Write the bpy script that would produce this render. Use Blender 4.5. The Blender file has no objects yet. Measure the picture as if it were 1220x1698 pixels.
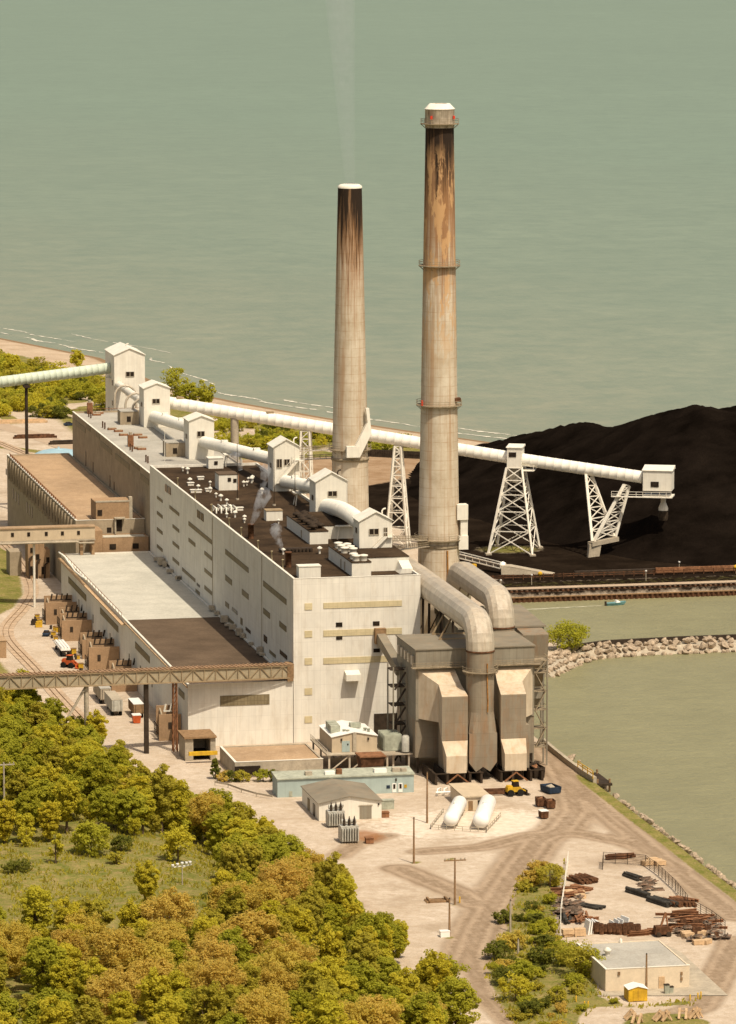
import bpy, math, random
import numpy as np
from mathutils import Vector, Matrix
random.seed(7); np.random.seed(7)
S = bpy.context.scene
COL = S.collection
R = math.radians
# ------------------------------------------------------------------ camera, world, sun, exposure
HC = 200.0; FPX = 7500.0
PITCH = math.atan(1049/FPX); YAW = math.atan(1590/(FPX/math.cos(PITCH)))
FW = Vector((math.sin(YAW)*math.cos(PITCH), math.cos(YAW)*math.cos(PITCH), -math.sin(PITCH)))
RT = Vector((math.cos(YAW), -math.sin(YAW), 0)); UP = RT.cross(FW)
EYE = Vector((-196.7, -1021.4, HC))
cam_d = bpy.data.cameras.new('camera'); cam = bpy.data.objects.new('camera', cam_d); COL.objects.link(cam)
m3 = Matrix((RT, UP, -FW)).transposed()
cam.matrix_world = Matrix.Translation(EYE) @ m3.to_4x4()
cam_d.sensor_fit = 'VERTICAL'; cam_d.sensor_height = 36; cam_d.lens = FPX/1698*36
cam_d.clip_start = 1; cam_d.clip_end = 90000
S.camera = cam
SUNV = Vector((.20, -.54, 1)).normalized()
W = bpy.data.worlds.new('World'); S.world = W; W.use_nodes = True
nt = W.node_tree; bg = nt.nodes['Background']
sky = nt.nodes.new('ShaderNodeTexSky'); sky.sky_type = 'NISHITA'; sky.sun_disc = False
sky.sun_elevation = math.asin(SUNV.z); sky.sun_rotation = math.atan2(SUNV.x, SUNV.y)
sky.dust_density = 4.0; sky.air_density = 1.0; sky.ozone_density = 0.6
tint = nt.nodes.new('ShaderNodeMix'); tint.data_type = 'RGBA'; tint.blend_type = 'MULTIPLY'; tint.inputs[0].default_value = 1; tint.inputs[7].default_value = (1.08, .97, .80, 1)
nt.links.new(sky.outputs[0], tint.inputs[6]); nt.links.new(tint.outputs[2], bg.inputs[0]); bg.inputs[1].default_value = 0.13
sl = bpy.data.lights.new('sun', 'SUN'); sl.energy = 4.3; sl.angle = R(.53); sl.color = (1, .90, .74)
so = bpy.data.objects.new('sun', sl); COL.objects.link(so)
so.rotation_euler = (-SUNV).to_track_quat('-Z', 'Y').to_euler(); so.location = (0, -300, 400)
S.view_settings.view_transform = 'Standard'; S.view_settings.look = 'None'
S.view_settings.exposure = 0.0; S.view_settings.gamma = 1.0

# picture point -> place on a level (z) or on a wall plane (X or Y); fixed survey numbers of the site
def _ray(px, py): return FW*FPX + RT*(px-610) - UP*(py-849)
def G(px, py, z=0.0):
    d = _ray(px, py); return EYE + d*((z-EYE.z)/d.z)
def VX(px, py, X): d = _ray(px, py); return EYE + d*((X-EYE.x)/d.x)
def VY(px, py, Y): d = _ray(px, py); return EYE + d*((Y-EYE.y)/d.y)

# ------------------------------------------------------------------ materials
def new_mat(name):
    m = bpy.data.materials.new(name); m.use_nodes = True
    return m, m.node_tree, m.node_tree.nodes['Principled BSDF']
def N(t, kind, **kw):
    n = t.nodes.new(kind)
    for k, v in kw.items(): setattr(n, k, v)
    return n
def mixc(t, fac, a, b, blend='MIX'):
    n = N(t, 'ShaderNodeMix', data_type='RGBA', blend_type=blend)
    for sock, val in ((n.inputs[0], fac), (n.inputs[6], a), (n.inputs[7], b)):
        if hasattr(val, 'links') or hasattr(val, 'is_linked'): t.links.new(val, sock)
        elif isinstance(val, (int, float)): sock.default_value = val
        else: sock.default_value = (*val, 1)
    return n.outputs[2]
def ramp(t, src, stops):
    n = N(t, 'ShaderNodeValToRGB'); e = n.color_ramp.elements
    while len(e) < len(stops): e.new(.5)
    for i, (p, c) in enumerate(stops):
        e[i].position = p; e[i].color = (*c, 1) if not isinstance(c, (int, float)) else (c, c, c, 1)
    t.links.new(src, n.inputs[0]); return n.outputs[0]
def coords(t, scale=(1, 1, 1), kind='Object'):
    tc = N(t, 'ShaderNodeTexCoord'); mp = N(t, 'ShaderNodeMapping'); mp.inputs['Scale'].default_value = scale
    t.links.new(tc.outputs[kind], mp.inputs[0]); return mp.outputs[0]
def noise(t, vec, scale, detail=4, rough=.6):
    n = N(t, 'ShaderNodeTexNoise'); n.inputs['Scale'].default_value = scale
    n.inputs['Detail'].default_value = detail; n.inputs['Roughness'].default_value = rough
    t.links.new(vec, n.inputs['Vector']); return n.outputs[0]
def mathn(t, op, a, b=0.0, clamp=False):
    n = N(t, 'ShaderNodeMath', operation=op, use_clamp=clamp)
    for s, v in ((n.inputs[0], a), (n.inputs[1], b)):
        if isinstance(v, (int, float)): s.default_value = v
        else: t.links.new(v, s)
    return n.outputs[0]
def bump(t, p, h, strength=.3, dist=.1):
    b = N(t, 'ShaderNodeBump'); b.inputs['Strength'].default_value = strength; b.inputs['Distance'].default_value = dist
    t.links.new(h, b.inputs['Height']); t.links.new(b.outputs[0], p.inputs['Normal'])
def surf(name, col, rough=.7, var=.16, scale=.35, streak=0.0, stain=None, stain_amt=.0, metal=0.0, panel=None, spec=.06, rib=0.0, grain=0.0):
    """painted / weathered surface: blotches, vertical run-off streaks, stains of another colour, panel seams"""
    m, t, p = new_mat(name)
    v = coords(t)
    a = noise(t, v, scale, 6, .65)
    dark = tuple(c*(1-var*1.6) for c in col); light = tuple(min(1, c*(1+var)) for c in col)
    c = mixc(t, ramp(t, a, [(.3, 0), (.7, 1)]), dark, light)
    if streak:
        vs = coords(t, (1.1, 1.1, .05)); s = noise(t, vs, 1.0, 5, .7)
        c = mixc(t, ramp(t, s, [(.42, 0), (.75, streak)]), c, tuple(x*.62 for x in (stain or col)))
    if stain and stain_amt:
        vs = coords(t, (.5, .5, .12)); s = noise(t, vs, 1.0, 6, .7)
        c = mixc(t, ramp(t, s, [(.5, 0), (.72, stain_amt)]), c, stain)
    if panel:
        sx, sz, amt = panel
        b = N(t, 'ShaderNodeTexBrick'); b.offset = 0
        b.inputs['Scale'].default_value = 1; b.inputs['Brick Width'].default_value = sx; b.inputs['Row Height'].default_value = sz
        b.inputs['Mortar Size'].default_value = .05; b.inputs['Color1'].default_value = (1, 1, 1, 1)
        b.inputs['Color2'].default_value = (1-amt*.35,)*3+(1,); b.inputs['Mortar'].default_value = (1-amt,)*3+(1,)
        tc = N(t, 'ShaderNodeTexCoord'); sp = N(t, 'ShaderNodeSeparateXYZ'); cb = N(t, 'ShaderNodeCombineXYZ')
        t.links.new(tc.outputs['Object'], sp.inputs[0])
        t.links.new(mathn(t, 'ADD', sp.outputs[0], sp.outputs[1]), cb.inputs[0]); t.links.new(sp.outputs[2], cb.inputs[1])
        t.links.new(cb.outputs[0], b.inputs['Vector'])
        c = mixc(t, 1.0, c, b.outputs[0], 'MULTIPLY')
    if grain:
        g = noise(t, v, 2.2, 3, .7); c = mixc(t, grain, c, ramp(t, g, [(.3, .35), (.7, 1.4)]), 'MULTIPLY')
    t.links.new(c, p.inputs['Base Color'])
    p.inputs['Roughness'].default_value = rough; p.inputs['Metallic'].default_value = metal
    p.inputs['Specular IOR Level'].default_value = spec
    if rib:
        w = N(t, 'ShaderNodeTexWave', wave_type='BANDS', bands_direction='X'); w.inputs['Scale'].default_value = 1/rib*.314*2
        t.links.new(v, w.inputs[0]); bump(t, p, w.outputs[1], .25, .06)
    else: bump(t, p, noise(t, v, 3.0, 3), .15, .05)
    return m
M = {}
M['white_wall'] = surf('cream_siding', (.74, .70, .61), .65, .05, .22, .16, (.42, .33, .22), .35, panel=(1.5, 3.4, .13))
M['grey_wall'] = M['white_wall']
M['house'] = surf('white_siding', (.74, .70, .60), .6, .05, .5, .2, (.5, .4, .28), .15, panel=(.9, 6, .06))
M['house_roof'] = surf('white_roof_sheet', (.72, .68, .58), .55, .08, .5)
M['roof_dark'] = surf('dark_tar_roof', (.058, .037, .021), .9, .35, .12, grain=.5)
M['roof_brown'] = surf('brown_tar_roof', (.125, .088, .058), .9, .18, .1, grain=.3)
M['roof_grey'] = surf('pale_gravel_roof', (.50, .475, .40), .9, .1, .12, stain=(.3, .26, .2), stain_amt=.25, grain=.25)
M['roof_grey2'] = surf('grey_gravel_roof', (.40, .375, .32), .9, .12, .12, stain=(.25, .2, .15), stain_amt=.3, grain=.25)
M['roof_tan'] = surf('tan_gravel_roof', (.40, .275, .165), .9, .16, .07, stain=(.52, .38, .25), stain_amt=.5, grain=.3)
M['brick_grey'] = surf('weathered_buff_brick', (.36, .29, .20), .85, .12, .3, .25, grain=.2)
M['brick_tan'] = surf('tan_brick', (.36, .235, .135), .85, .12, .3, .15, grain=.25)
M['concrete'] = surf('concrete', (.42, .36, .27), .85, .16, .4, .3, grain=.25)
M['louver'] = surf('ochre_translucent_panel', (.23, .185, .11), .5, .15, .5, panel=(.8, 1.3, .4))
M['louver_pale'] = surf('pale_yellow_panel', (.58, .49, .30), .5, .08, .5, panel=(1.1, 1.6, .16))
M['dark_glass'] = surf('dark_window', (.03, .022, .016), .25, .3, 1)
M['steel_grey'] = surf('grey_painted_steel', (.265, .24, .185), .6, .1, .25, .35, (.22, .12, .05), .18, panel=(1.6, 3.2, .2))
M['steel_pale'] = surf('pale_duct_metal', (.50, .435, .335), .36, .16, .3, .4, (.32, .17, .07), .22, spec=.55, panel=(2.6, 2.6, .18))
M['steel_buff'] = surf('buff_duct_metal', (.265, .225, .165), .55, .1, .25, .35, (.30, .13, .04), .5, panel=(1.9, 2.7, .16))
M['roof_steel'] = surf('brown_grey_roof_sheet', (.225, .195, .145), .75, .12, .2, stain=(.36, .22, .12), stain_amt=.25)
M['rust'] = surf('rusty_steel', (.12, .058, .03), .85, .5, .9)
M['rust_streak'] = surf('orange_rust_streak', (.36, .17, .05), .9, .3, .9)
M['plate_mix'] = surf('mottled_rust_and_grey_plate', (.20, .15, .11), .85, .5, .8, stain=(.20, .075, .03), stain_amt=.9)
M['rust_pale'] = surf('pale_rust', (.25, .12, .06), .85, .35, .9)
M['dark_steel'] = surf('dark_steel', (.05, .036, .025), .7, .3, .8)
M['white_steel'] = surf('white_painted_steel', (.74, .70, .60), .55, .08, .8, .2, (.4, .22, .1), .2)
M['white_tube'] = surf('white_conveyor_sheet', (.80, .77, .68), .5, .05, .4, .15, (.55, .45, .3), .2)
M['mint_tube'] = surf('pale_green_conveyor_sheet', (.56, .62, .50), .5, .08, .4, .25)
M['tan_steel'] = surf('tan_painted_steel', (.33, .25, .15), .7, .15, .5, .3, (.25, .11, .04), .3)
M['gantry_sheet'] = surf('buff_gantry_sheet', (.36, .30, .20), .75, .15, .6, .3)
M['gantry_top'] = surf('rusty_tan_roof_sheet', (.30, .19, .11), .8, .25, .8)
M['blue_wall'] = surf('pale_blue_siding', (.36, .43, .40), .6, .07, .4, .25, panel=(1.2, 6, .06))
M['cream_wall'] = surf('cream_block_wall', (.66, .55, .40), .8, .07, .5, .2, grain=.1)
M['tan_siding'] = surf('tan_siding', (.52, .42, .29), .7, .07, .5, .2, panel=(1.0, 6, .05))
M['yellow'] = surf('yellow_paint', (.62, .38, .03), .6, .2, .8, .3, (.3, .15, .05), .3)
M['orange'] = surf('orange_paint', (.52, .11, .035), .5, .2, .8)
M['tank_white'] = surf('white_tank_paint', (.82, .80, .74), .35, .04, .5, spec=.5)
M['tyre'] = surf('black_rubber', (.02, .018, .016), .9, .2, 2)
M['blue_dark'] = surf('dark_blue_paint', (.03, .045, .07), .5, .3, 1)
M['transformer'] = surf('grey_white_transformer', (.46, .45, .39), .5, .2, 1, .3, (.25, .12, .05), .2)
M['ac_grey'] = surf('grey_green_machine_paint', (.36, .37, .29), .6, .2, .8)
M['dome_blue'] = surf('pale_blue_dome_paint', (.30, .44, .50), .5, .08, .5)
M['wood'] = surf('weathered_wood', (.27, .17, .09), .85, .25, 1.2)
M['wood_pale'] = surf('pale_timber', (.55, .38, .22), .8, .2, 1)
M['chimney_ring'] = surf('weathered_gallery_steel', (.30, .24, .16), .7, .25, .8)
M['bark'] = surf('grey_brown_bark', (.12, .085, .055), .95, .3, 1.5)
M['rock'] = surf('pale_rip_rap_stone', (.42, .33, .235), .9, .3, .5, grain=.35)
M['pipe_dark'] = surf('dark_pipe', (.055, .05, .042), .6, .35, 1)
M['boat'] = surf('teal_boat_paint', (.14, .28, .28), .4, .1, 1)
M['foam'] = surf('white_foam', (.62, .58, .48), .9, .2, .4)
M['coal'] = surf('black_coal', (.0095, .0068, .0050), 1.0, .4, .06, grain=.6, spec=.0)
M['red'] = surf('red_paint', (.6, .06, .03), .5, .2, 1)
M['hopper_lit'] = surf('sunlit_hood_metal', (.56, .47, .345), .6, .1, .3, .3, (.40, .19, .06), .5)  # sunlight on the hood slopes put into a paler colour, plus rust stains

def chimney_mat(name, H, soot_top, rust_to, patch):
    m, t, p = new_mat(name)
    v = coords(t); tc = N(t, 'ShaderNodeTexCoord'); sp = N(t, 'ShaderNodeSeparateXYZ'); t.links.new(tc.outputs['Object'], sp.inputs[0])
    z = sp.outputs[2]
    base = mixc(t, ramp(t, noise(t, v, .16, 6, .7), [(.3, 0), (.7, 1)]), (.43, .35, .245), (.63, .56, .44))
    # pour joints and form lines
    b = N(t, 'ShaderNodeMath', operation='FRACT'); t.links.new(mathn(t, 'MULTIPLY', z, 1/2.3), b.inputs[0])
    j = mathn(t, 'LESS_THAN', b.outputs[0], .09)
    base = mixc(t, mathn(t, 'MULTIPLY', j, ramp(t, noise(t, v, .5, 3), [(.35, 0), (.7, .5)])), base, (.30, .17, .08))
    st = noise(t, coords(t, (.8, .8, .018)), 1.0, 6, .75)
    st2 = noise(t, coords(t, (2.4, 2.4, .05)), 1.0, 5, .7)
    wob = mathn(t, 'MULTIPLY', mathn(t, 'SUBTRACT', st, .5), 75.0)
    wob = mathn(t, 'ADD', wob, mathn(t, 'MULTIPLY', mathn(t, 'SUBTRACT', st2, .5), 30.0))
    zz = mathn(t, 'ADD', z, wob)
    # rusty run-off over the whole height, heavier near the top
    rs = ramp(t, zz, [(0, 0), (1, 1)])
    def mr(src, a, b_):
        n = N(t, 'ShaderNodeMapRange'); n.inputs['From Min'].default_value = a; n.inputs['From Max'].default_value = b_; n.clamp = True
        t.links.new(src, n.inputs[0]); return n.outputs[0]
    base = mixc(t, ramp(t, st2, [(.46, 0), (.74, .5)]), base, (.34, .20, .10))
    base = mixc(t, ramp(t, noise(t, coords(t, (.45, .45, .012)), 1.0, 4, .7), [(.54, 0), (.64, .5)]), base, (.32, .17, .07))
    base = mixc(t, mathn(t, 'MULTIPLY', mr(zz, rust_to, rust_to+22), .85), base, (.27, .125, .045))
    base = mixc(t, mr(zz, soot_top, soot_top+14), base, (.026, .016, .010))
    if patch:   # flaked paint showing pale concrete through the soot
        f = noise(t, coords(t, (.55, .55, .13)), 1.0, 5, .7)
        fl = mathn(t, 'MULTIPLY', ramp(t, f, [(.50, 0), (.55, 1)]), mr(z, rust_to-14, rust_to+4))
        fl = mathn(t, 'MULTIPLY', fl, mathn(t, 'SUBTRACT', 1.0, mr(z, H-14, H-8)))
        base = mixc(t, mathn(t, 'MULTIPLY', fl, .8), base, (.52, .315, .15))
    t.links.new(base, p.inputs['Base Color']); p.inputs['Roughness'].default_value = .9; p.inputs['Specular IOR Level'].default_value = .2
    bump(t, p, noise(t, v, 1.5, 4), .2, .1)
    return m
M['chim_tall'] = chimney_mat('stained_concrete_tall', 144, 119, 92, True)
M['chim_short'] = chimney_mat('stained_concrete_short', 119, 99, 83, False)

def leaf_mat(name, c1, c2, c3):
    m, t, p = new_mat(name)
    oi = N(t, 'ShaderNodeObjectInfo'); v = coords(t)
    c = mixc(t, ramp(t, noise(t, v, .55, 4), [(.32, 0), (.68, 1)]), c1, c2)
    c = mixc(t, ramp(t, oi.outputs['Random'], [(0, 0), (1, .7)]), c, c3)
    t.links.new(c, p.inputs['Base Color']); p.inputs['Roughness'].default_value = .8; p.inputs['Specular IOR Level'].default_value = .1
    tr = N(t, 'ShaderNodeBsdfTranslucent'); t.links.new(c, tr.inputs[0])
    mx = N(t, 'ShaderNodeMixShader'); mx.inputs[0].default_value = .6
    t.links.new(p.outputs[0], mx.inputs[1]); t.links.new(tr.outputs[0], mx.inputs[2])
    t.links.new(mx.outputs[0], t.nodes['Material Output'].inputs[0])
    return m
M['leaf_green'] = leaf_mat('spring_green_leaves', (.33, .325, .030), (.56, .51, .050), (.42, .42, .045))
M['leaf_yellow'] = leaf_mat('yellow_green_leaves', (.48, .41, .034), (.70, .60, .062), (.56, .52, .05))
M['leaf_tan'] = leaf_mat('tan_budding_leaves', (.52, .37, .075), (.72, .53, .13), (.60, .50, .08))
M['leaf_dark'] = leaf_mat('dark_green_leaves', (.12, .14, .024), (.25, .24, .036), (.20, .20, .03))
M['leaf_olive'] = leaf_mat('olive_leaves', (.38, .335, .042), (.58, .49, .064), (.46, .41, .05))

# ------------------------------------------------------------------ mesh builder
class MB:
    def __init__(s): s.v = []; s.f = []; s.sm = []; s.cuts = []
    def add(s, vs, fs, smooth=False):
        o = len(s.v); s.cuts.append((o, len(s.f))); s.v += [tuple(x) for x in vs]; s.f += [tuple(i+o for i in f) for f in fs]; s.sm += [smooth]*len(fs); return s
    def hexa(s, p): return s.add(p, [(0, 3, 2, 1), (4, 5, 6, 7), (0, 1, 5, 4), (1, 2, 6, 5), (2, 3, 7, 6), (3, 0, 4, 7)])
    def box(s, x0, x1, y0, y1, z0, z1):
        return s.hexa([(x0, y0, z0), (x1, y0, z0), (x1, y1, z0), (x0, y1, z0), (x0, y0, z1), (x1, y0, z1), (x1, y1, z1), (x0, y1, z1)])
    def prism(s, base, vec):
        n = len(base); b = [Vector(x) for x in base]; vec = Vector(vec); tp = [x+vec for x in b]
        fs = [tuple(range(n))[::-1], tuple(range(n, 2*n))] + [(i, (i+1) % n, n+(i+1) % n, n+i) for i in range(n)]
        return s.add(b+tp, fs)
    def loft(s, rings, caps=True, smooth=False):
        n = len(rings[0]); vs = [p for r in rings for p in r]; fs = []
        for k in range(len(rings)-1):
            fs += [(k*n+i, k*n+(i+1) % n, (k+1)*n+(i+1) % n, (k+1)*n+i) for i in range(n)]
        s.add(vs, fs, smooth)
        if caps:
            s.add(rings[0], [tuple(range(n))[::-1]]); s.add(rings[-1], [tuple(range(n))])
        return s
    def lathe(s, cx, cy, prof, n=24, caps=True, smooth=True):
        rings = [[(cx+r*math.cos(2*math.pi*i/n), cy+r*math.sin(2*math.pi*i/n), z) for i in range(n)] for r, z in prof]
        return s.loft(rings, caps, smooth)
    def tube(s, path, r, n=10, caps=True, smooth=True):
        P = [Vector(p) for p in path]; k = len(P)
        rr = r if isinstance(r, (list, tuple)) else [r]*k
        rings = []; prev = None
        for i in range(k):
            d = (P[min(i+1, k-1)]-P[max(i-1, 0)]).normalized()
            if prev is None:
                a = Vector((0, 0, 1)) if abs(d.z) < .9 else Vector((1, 0, 0)); a = (a - d*a.dot(d)).normalized()
            else: a = (prev - d*prev.dot(d)).normalized()
            prev = a; b = d.cross(a)
            rings.append([P[i]+(a*math.cos(2*math.pi*j/n)+b*math.sin(2*math.pi*j/n))*rr[i] for j in range(n)])
        return s.loft(rings, caps, smooth)
    def beam(s, p, q, w=.2, h=None):
        p = Vector(p); q = Vector(q); d = (q-p).normalized(); h = h or w
        a = d.cross(Vector((0, 0, 1)));
        a = Vector((1, 0, 0)) if a.length < 1e-3 else a.normalized(); b = a.cross(d)
        a *= w/2; b *= h/2
        return s.hexa([p-a-b, p+a-b, p+a+b, p-a+b, q-a-b, q+a-b, q+a+b, q-a+b])
    def build(s, name, mat, origin=(0, 0, 0)):
        me = bpy.data.meshes.new(name); o = origin
        me.from_pydata([(x[0]-o[0], x[1]-o[1], x[2]-o[2]) for x in s.v], [], s.f)
        me.polygons.foreach_set('use_smooth', s.sm); me.update(); me.materials.append(mat)
        ob = bpy.data.objects.new(name, me); COL.objects.link(ob); ob.location = o
        return ob
def part(mb, name, mat, parent, label=None):
    """child whose mesh shares its parent's origin"""
    o = Vector(ROOT[parent.name])
    me = bpy.data.meshes.new(name)
    me.from_pydata([(x[0]-o.x, x[1]-o.y, x[2]-o.z) for x in mb.v], [], mb.f); me.polygons.foreach_set('use_smooth', mb.sm); me.update()
    me.materials.append(mat); ob = bpy.data.objects.new(name, me); COL.objects.link(ob); ob.parent = parent
    ROOT[ob.name] = tuple(o)
    if label: ob['label'] = label
    return ob
ROOT = {}
def parts(mb, name, mat, parent, per=1):
    """every piece added to the builder becomes a part of its own"""
    c = mb.cuts[::per]+[(len(mb.v), len(mb.f))]
    for (v0, f0), (v1, f1) in zip(c[:-1], c[1:]):
        b = MB(); b.v = mb.v[v0:v1]; b.f = [tuple(i-v0 for i in f) for f in mb.f[f0:f1]]; b.sm = mb.sm[f0:f1]; part(b, name, mat, parent)
def tag(o, label, cat, group=None, kind=None):
    if label: o['label'] = label
    if cat: o['category'] = cat
    if group: o['group'] = group
    if kind: o['kind'] = kind
    return o
def thing(name, loc, label, cat, group=None):
    o = bpy.data.objects.new(name, None); COL.objects.link(o); o.location = loc; o.empty_display_size = .5
    ROOT[o.name] = tuple(loc); return tag(o, label, cat, group)
def solo(mb, name, mat, origin, label, cat, group=None, kind=None):
    o = mb.build(name, mat, origin); ROOT[o.name] = tuple(origin); return tag(o, label, cat, group, kind)
def copy_tree(root, loc=None, rz=None, scale=None, label=None, group=None, parent=None):
    c = root.copy(); COL.objects.link(c)
    if parent is not None: c.parent = parent
    if loc is not None: c.location = loc
    if rz is not None: c.rotation_euler = (0, 0, rz)
    if scale is not None: c.scale = scale if isinstance(scale, (tuple, list)) else (scale,)*3
    if label: c['label'] = label
    if group: c['group'] = group
    for ch in list(root.children): copy_tree(ch, parent=c)
    return c
def structure(mb, name, mat): return tag(mb.build(name, mat), None, None, None, 'structure')

# ------------------------------------------------------------------ ground, water
def px_poly(pts, z=0.0): return [(G(x, y, z).x, G(x, y, z).y) for x, y in pts]
def pip(poly, X, Y):
    ins = np.zeros(X.shape, bool); n = len(poly); j = n-1
    for i in range(n):
        xi, yi = poly[i]; xj, yj = poly[j]
        c = ((yi > Y) != (yj > Y)) & (X < (xj-xi)*(Y-yi)/((yj-yi) if yj != yi else 1e-9)+xi)
        ins ^= c; j = i
    return ins
def pdist(line, X, Y, closed=False):
    d = np.full(X.shape, 1e9); L = list(line)+([line[0]] if closed else [])
    for (x0, y0), (x1, y1) in zip(L[:-1], L[1:]):
        dx, dy = x1-x0, y1-y0; t = np.clip(((X-x0)*dx+(Y-y0)*dy)/(dx*dx+dy*dy+1e-9), 0, 1)
        d = np.minimum(d, np.hypot(X-x0-t*dx, Y-y0-t*dy))
    return d
def sm(x, a, b): t = np.clip((x-a)/(b-a), 0, 1); return t*t*(3-2*t)
LAKE = [(900, -200), (520, 150), (360, 330), (270, 455), (192, 556), (163, 610), (143, 652), (120, 708), (101, 766), (91, 885), (57, 987), (0, 1150), (-150, 1500), (-700, 2600)]
LAND = [(-1500, -1400), (57, -1400), (57, 72), (66, 88), (80, 93), (91, 104), (98, 118), (98, 124), (92, 206.6), (700, 206.6)] + LAKE[1:] + [(-1500, 2600)]
HARB = LAND[1:10]
TOE = [(-60, 420)] + px_poly([(-12, 880), (20, 905), (45, 955), (50, 985), (35, 1008), (0, 1024), (-40, 1032), (-40, 1078), (0, 1085), (40, 1128), (75, 1166), (128, 1234), (200, 1292), (300, 1350), (450, 1426), (592, 1510), (672, 1600), (725, 1698)]) + [(-30, -420), (-40, -1400), (-1500, -1400), (-1500, 420)]
HILL_H = 13.0
def value_noise(X, Y, s, seed):
    rng = np.random.RandomState(seed); T = rng.rand(64, 64)
    x = X/s; y = Y/s; i = np.floor(x).astype(int); j = np.floor(y).astype(int); fx = x-i; fy = y-j
    fx = fx*fx*(3-2*fx); fy = fy*fy*(3-2*fy)
    g = lambda a, b: T[a % 64, b % 64]
    return (g(i, j)*(1-fx)+g(i+1, j)*fx)*(1-fy)+(g(i, j+1)*(1-fx)+g(i+1, j+1)*fx)*fy
def hill(X, Y):
    d = pdist(TOE, X, Y, True)*np.where(pip(TOE, X, Y), 1, -1)
    top = HILL_H*(1-.55*sm(Y, 60, 260))
    return np.where(d > 0, top*sm(d, 0, 44) + sm(d, 5, 30)*(value_noise(X, Y, 22, 3)-.5)*2.0, 0), d
CONES = [(200, 358, 35.5, .30), (226, 362, 36.5, .31), (250, 380, 33, .31), (286, 388, 27, .31), (178, 424, 22, .26), (170, 470, 11, .22), (148, 400, 11, .24), (165, 281, 10.5, .55), (330, 392, 20, .3)]
def coal_h(X, Y):
    h = np.zeros(X.shape)
    acc = np.zeros(X.shape)
    for x, y, z, s in CONES:
        d = np.hypot((X-x)*np.where(X < x, 1.75, 1), Y-y); c = z+2.0-np.sqrt((d*s)**2+4.0); acc += np.exp(np.clip(c, -60, 60)*.55)
    h = np.log(acc+1)/.55
    n = (value_noise(X, Y, 26, 5)-.5)*3+(value_noise(X+.5*Y, Y, 10, 6)-.5)*1.6+(value_noise(X-.3*Y, Y, 5, 8)-.5)*1.5+np.random.RandomState(9).normal(0, .16, X.shape)
    return np.maximum(0, h-1.5 + n*sm(h, 2, 10))*sm(Y, 236, 246)*sm(LAKED(X, Y), 6, 30)
def LAKED(X, Y): return pdist(LAKE, X, Y)*np.where(pip(LAND, X, Y), 1, -1)
_mx = np.arange(-150, 60, 2.0); _my = np.arange(-360, 120, 2.0); _MX, _MY = np.meshgrid(_mx, _my); _MZ = None
def MZ(x, y):
    global _MZ
    if _MZ is None: _MZ = hill(_MX, _MY)[0]
    i = (x+150)/2; j = (y+360)/2; a, b = int(i), int(j); u, v = i-a, j-b
    return float((_MZ[b, a]*(1-u)+_MZ[b, a+1]*u)*(1-v)+(_MZ[b+1, a]*(1-u)+_MZ[b+1, a+1]*u)*v)
def ground_z(x, y):
    X = np.array([[float(x)]]); Y = np.array([[float(y)]])
    return float(hill(X, Y)[0][0, 0])
def grid(xs, ys):
    X, Y = np.meshgrid(xs, ys); nx, ny = len(xs), len(ys)
    idx = np.arange(nx*ny).reshape(ny, nx)
    F = np.stack([idx[:-1, :-1], idx[:-1, 1:], idx[1:, 1:], idx[1:, :-1]], -1).reshape(-1, 4)
    return X, Y, F
def grid_object(name, mat, X, Y, Z, F, attrs={}, smooth=True):
    me = bpy.data.meshes.new(name); me.vertices.add(X.size)
    me.vertices.foreach_set('co', np.stack([X.ravel(), Y.ravel(), Z.ravel()], -1).astype(np.float32).ravel())
    me.loops.add(F.size); me.loops.foreach_set('vertex_index', F.astype(np.int32).ravel())
    me.polygons.add(len(F)); me.polygons.foreach_set('loop_start', np.arange(0, F.size, 4, dtype=np.int32))
    me.polygons.foreach_set('loop_total', np.full(len(F), 4, np.int32))
    me.update(calc_edges=True); me.validate()
    me.polygons.foreach_set('use_smooth', np.full(len(me.polygons), smooth))
    for k, a in attrs.items():
        at = me.attributes.new(k, 'FLOAT', 'POINT'); at.data.foreach_set('value', a.astype(np.float32).ravel())
    me.materials.append(mat); o = bpy.data.objects.new(name, me); COL.objects.link(o); return o

GRASS_PATCH = px_poly([(884, 1425), (915, 1432), (936, 1428), (934, 1490), (928, 1552), (990, 1590), (1002, 1652), (1060, 1668), (1100, 1660), (1165, 1655), (1150, 1668), (1060, 1672), (985, 1672), (968, 1690), (975, 1720), (880, 1720), (840, 1690), (806, 1640), (800, 1605), (832, 1540), (850, 1470)])
GRASS_LOOP = px_poly([(1028, 1684), (1080, 1676), (1150, 1680), (1185, 1694), (1190, 1740), (1010, 1740)])
EDGE_GRASS = px_poly([(975, 1296), (1010, 1330), (1060, 1375), (1110, 1412), (1165, 1455), (1230, 1503), (1230, 1488), (1165, 1438), (1110, 1398), (1060, 1358), (1012, 1318), (985, 1297)])
POLE_GRASS = [px_poly([(x-30, y+3), (x, y-5), (x+24, y), (x, y+6)]) for x, y in ((690, 1430), (752, 1500), (748, 1553), (745, 1425))]
TRACKS = [([(905, 1240), (925, 1275), (945, 1310), (955, 1345), (930, 1375), (890, 1395), (865, 1430), (830, 1480), (795, 1540), (770, 1600)], 8),
          ([(925, 1262), (960, 1305), (1010, 1350), (1080, 1410), (1150, 1465), (1220, 1520)], 6),
          ([(700, 1412), (800, 1405), (880, 1385), (960, 1382), (1050, 1400), (1130, 1440)], 5),
          ([(780, 1590), (800, 1650), (850, 1698), (900, 1730)], 4), ([(660, 1440), (760, 1480), (790, 1500)], 6),
          ([(1220, 1560), (1190, 1620), (1160, 1670), (1100, 1690)], 5), ([(640, 1385), (590, 1400), (560, 1420)], 4)]
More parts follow.
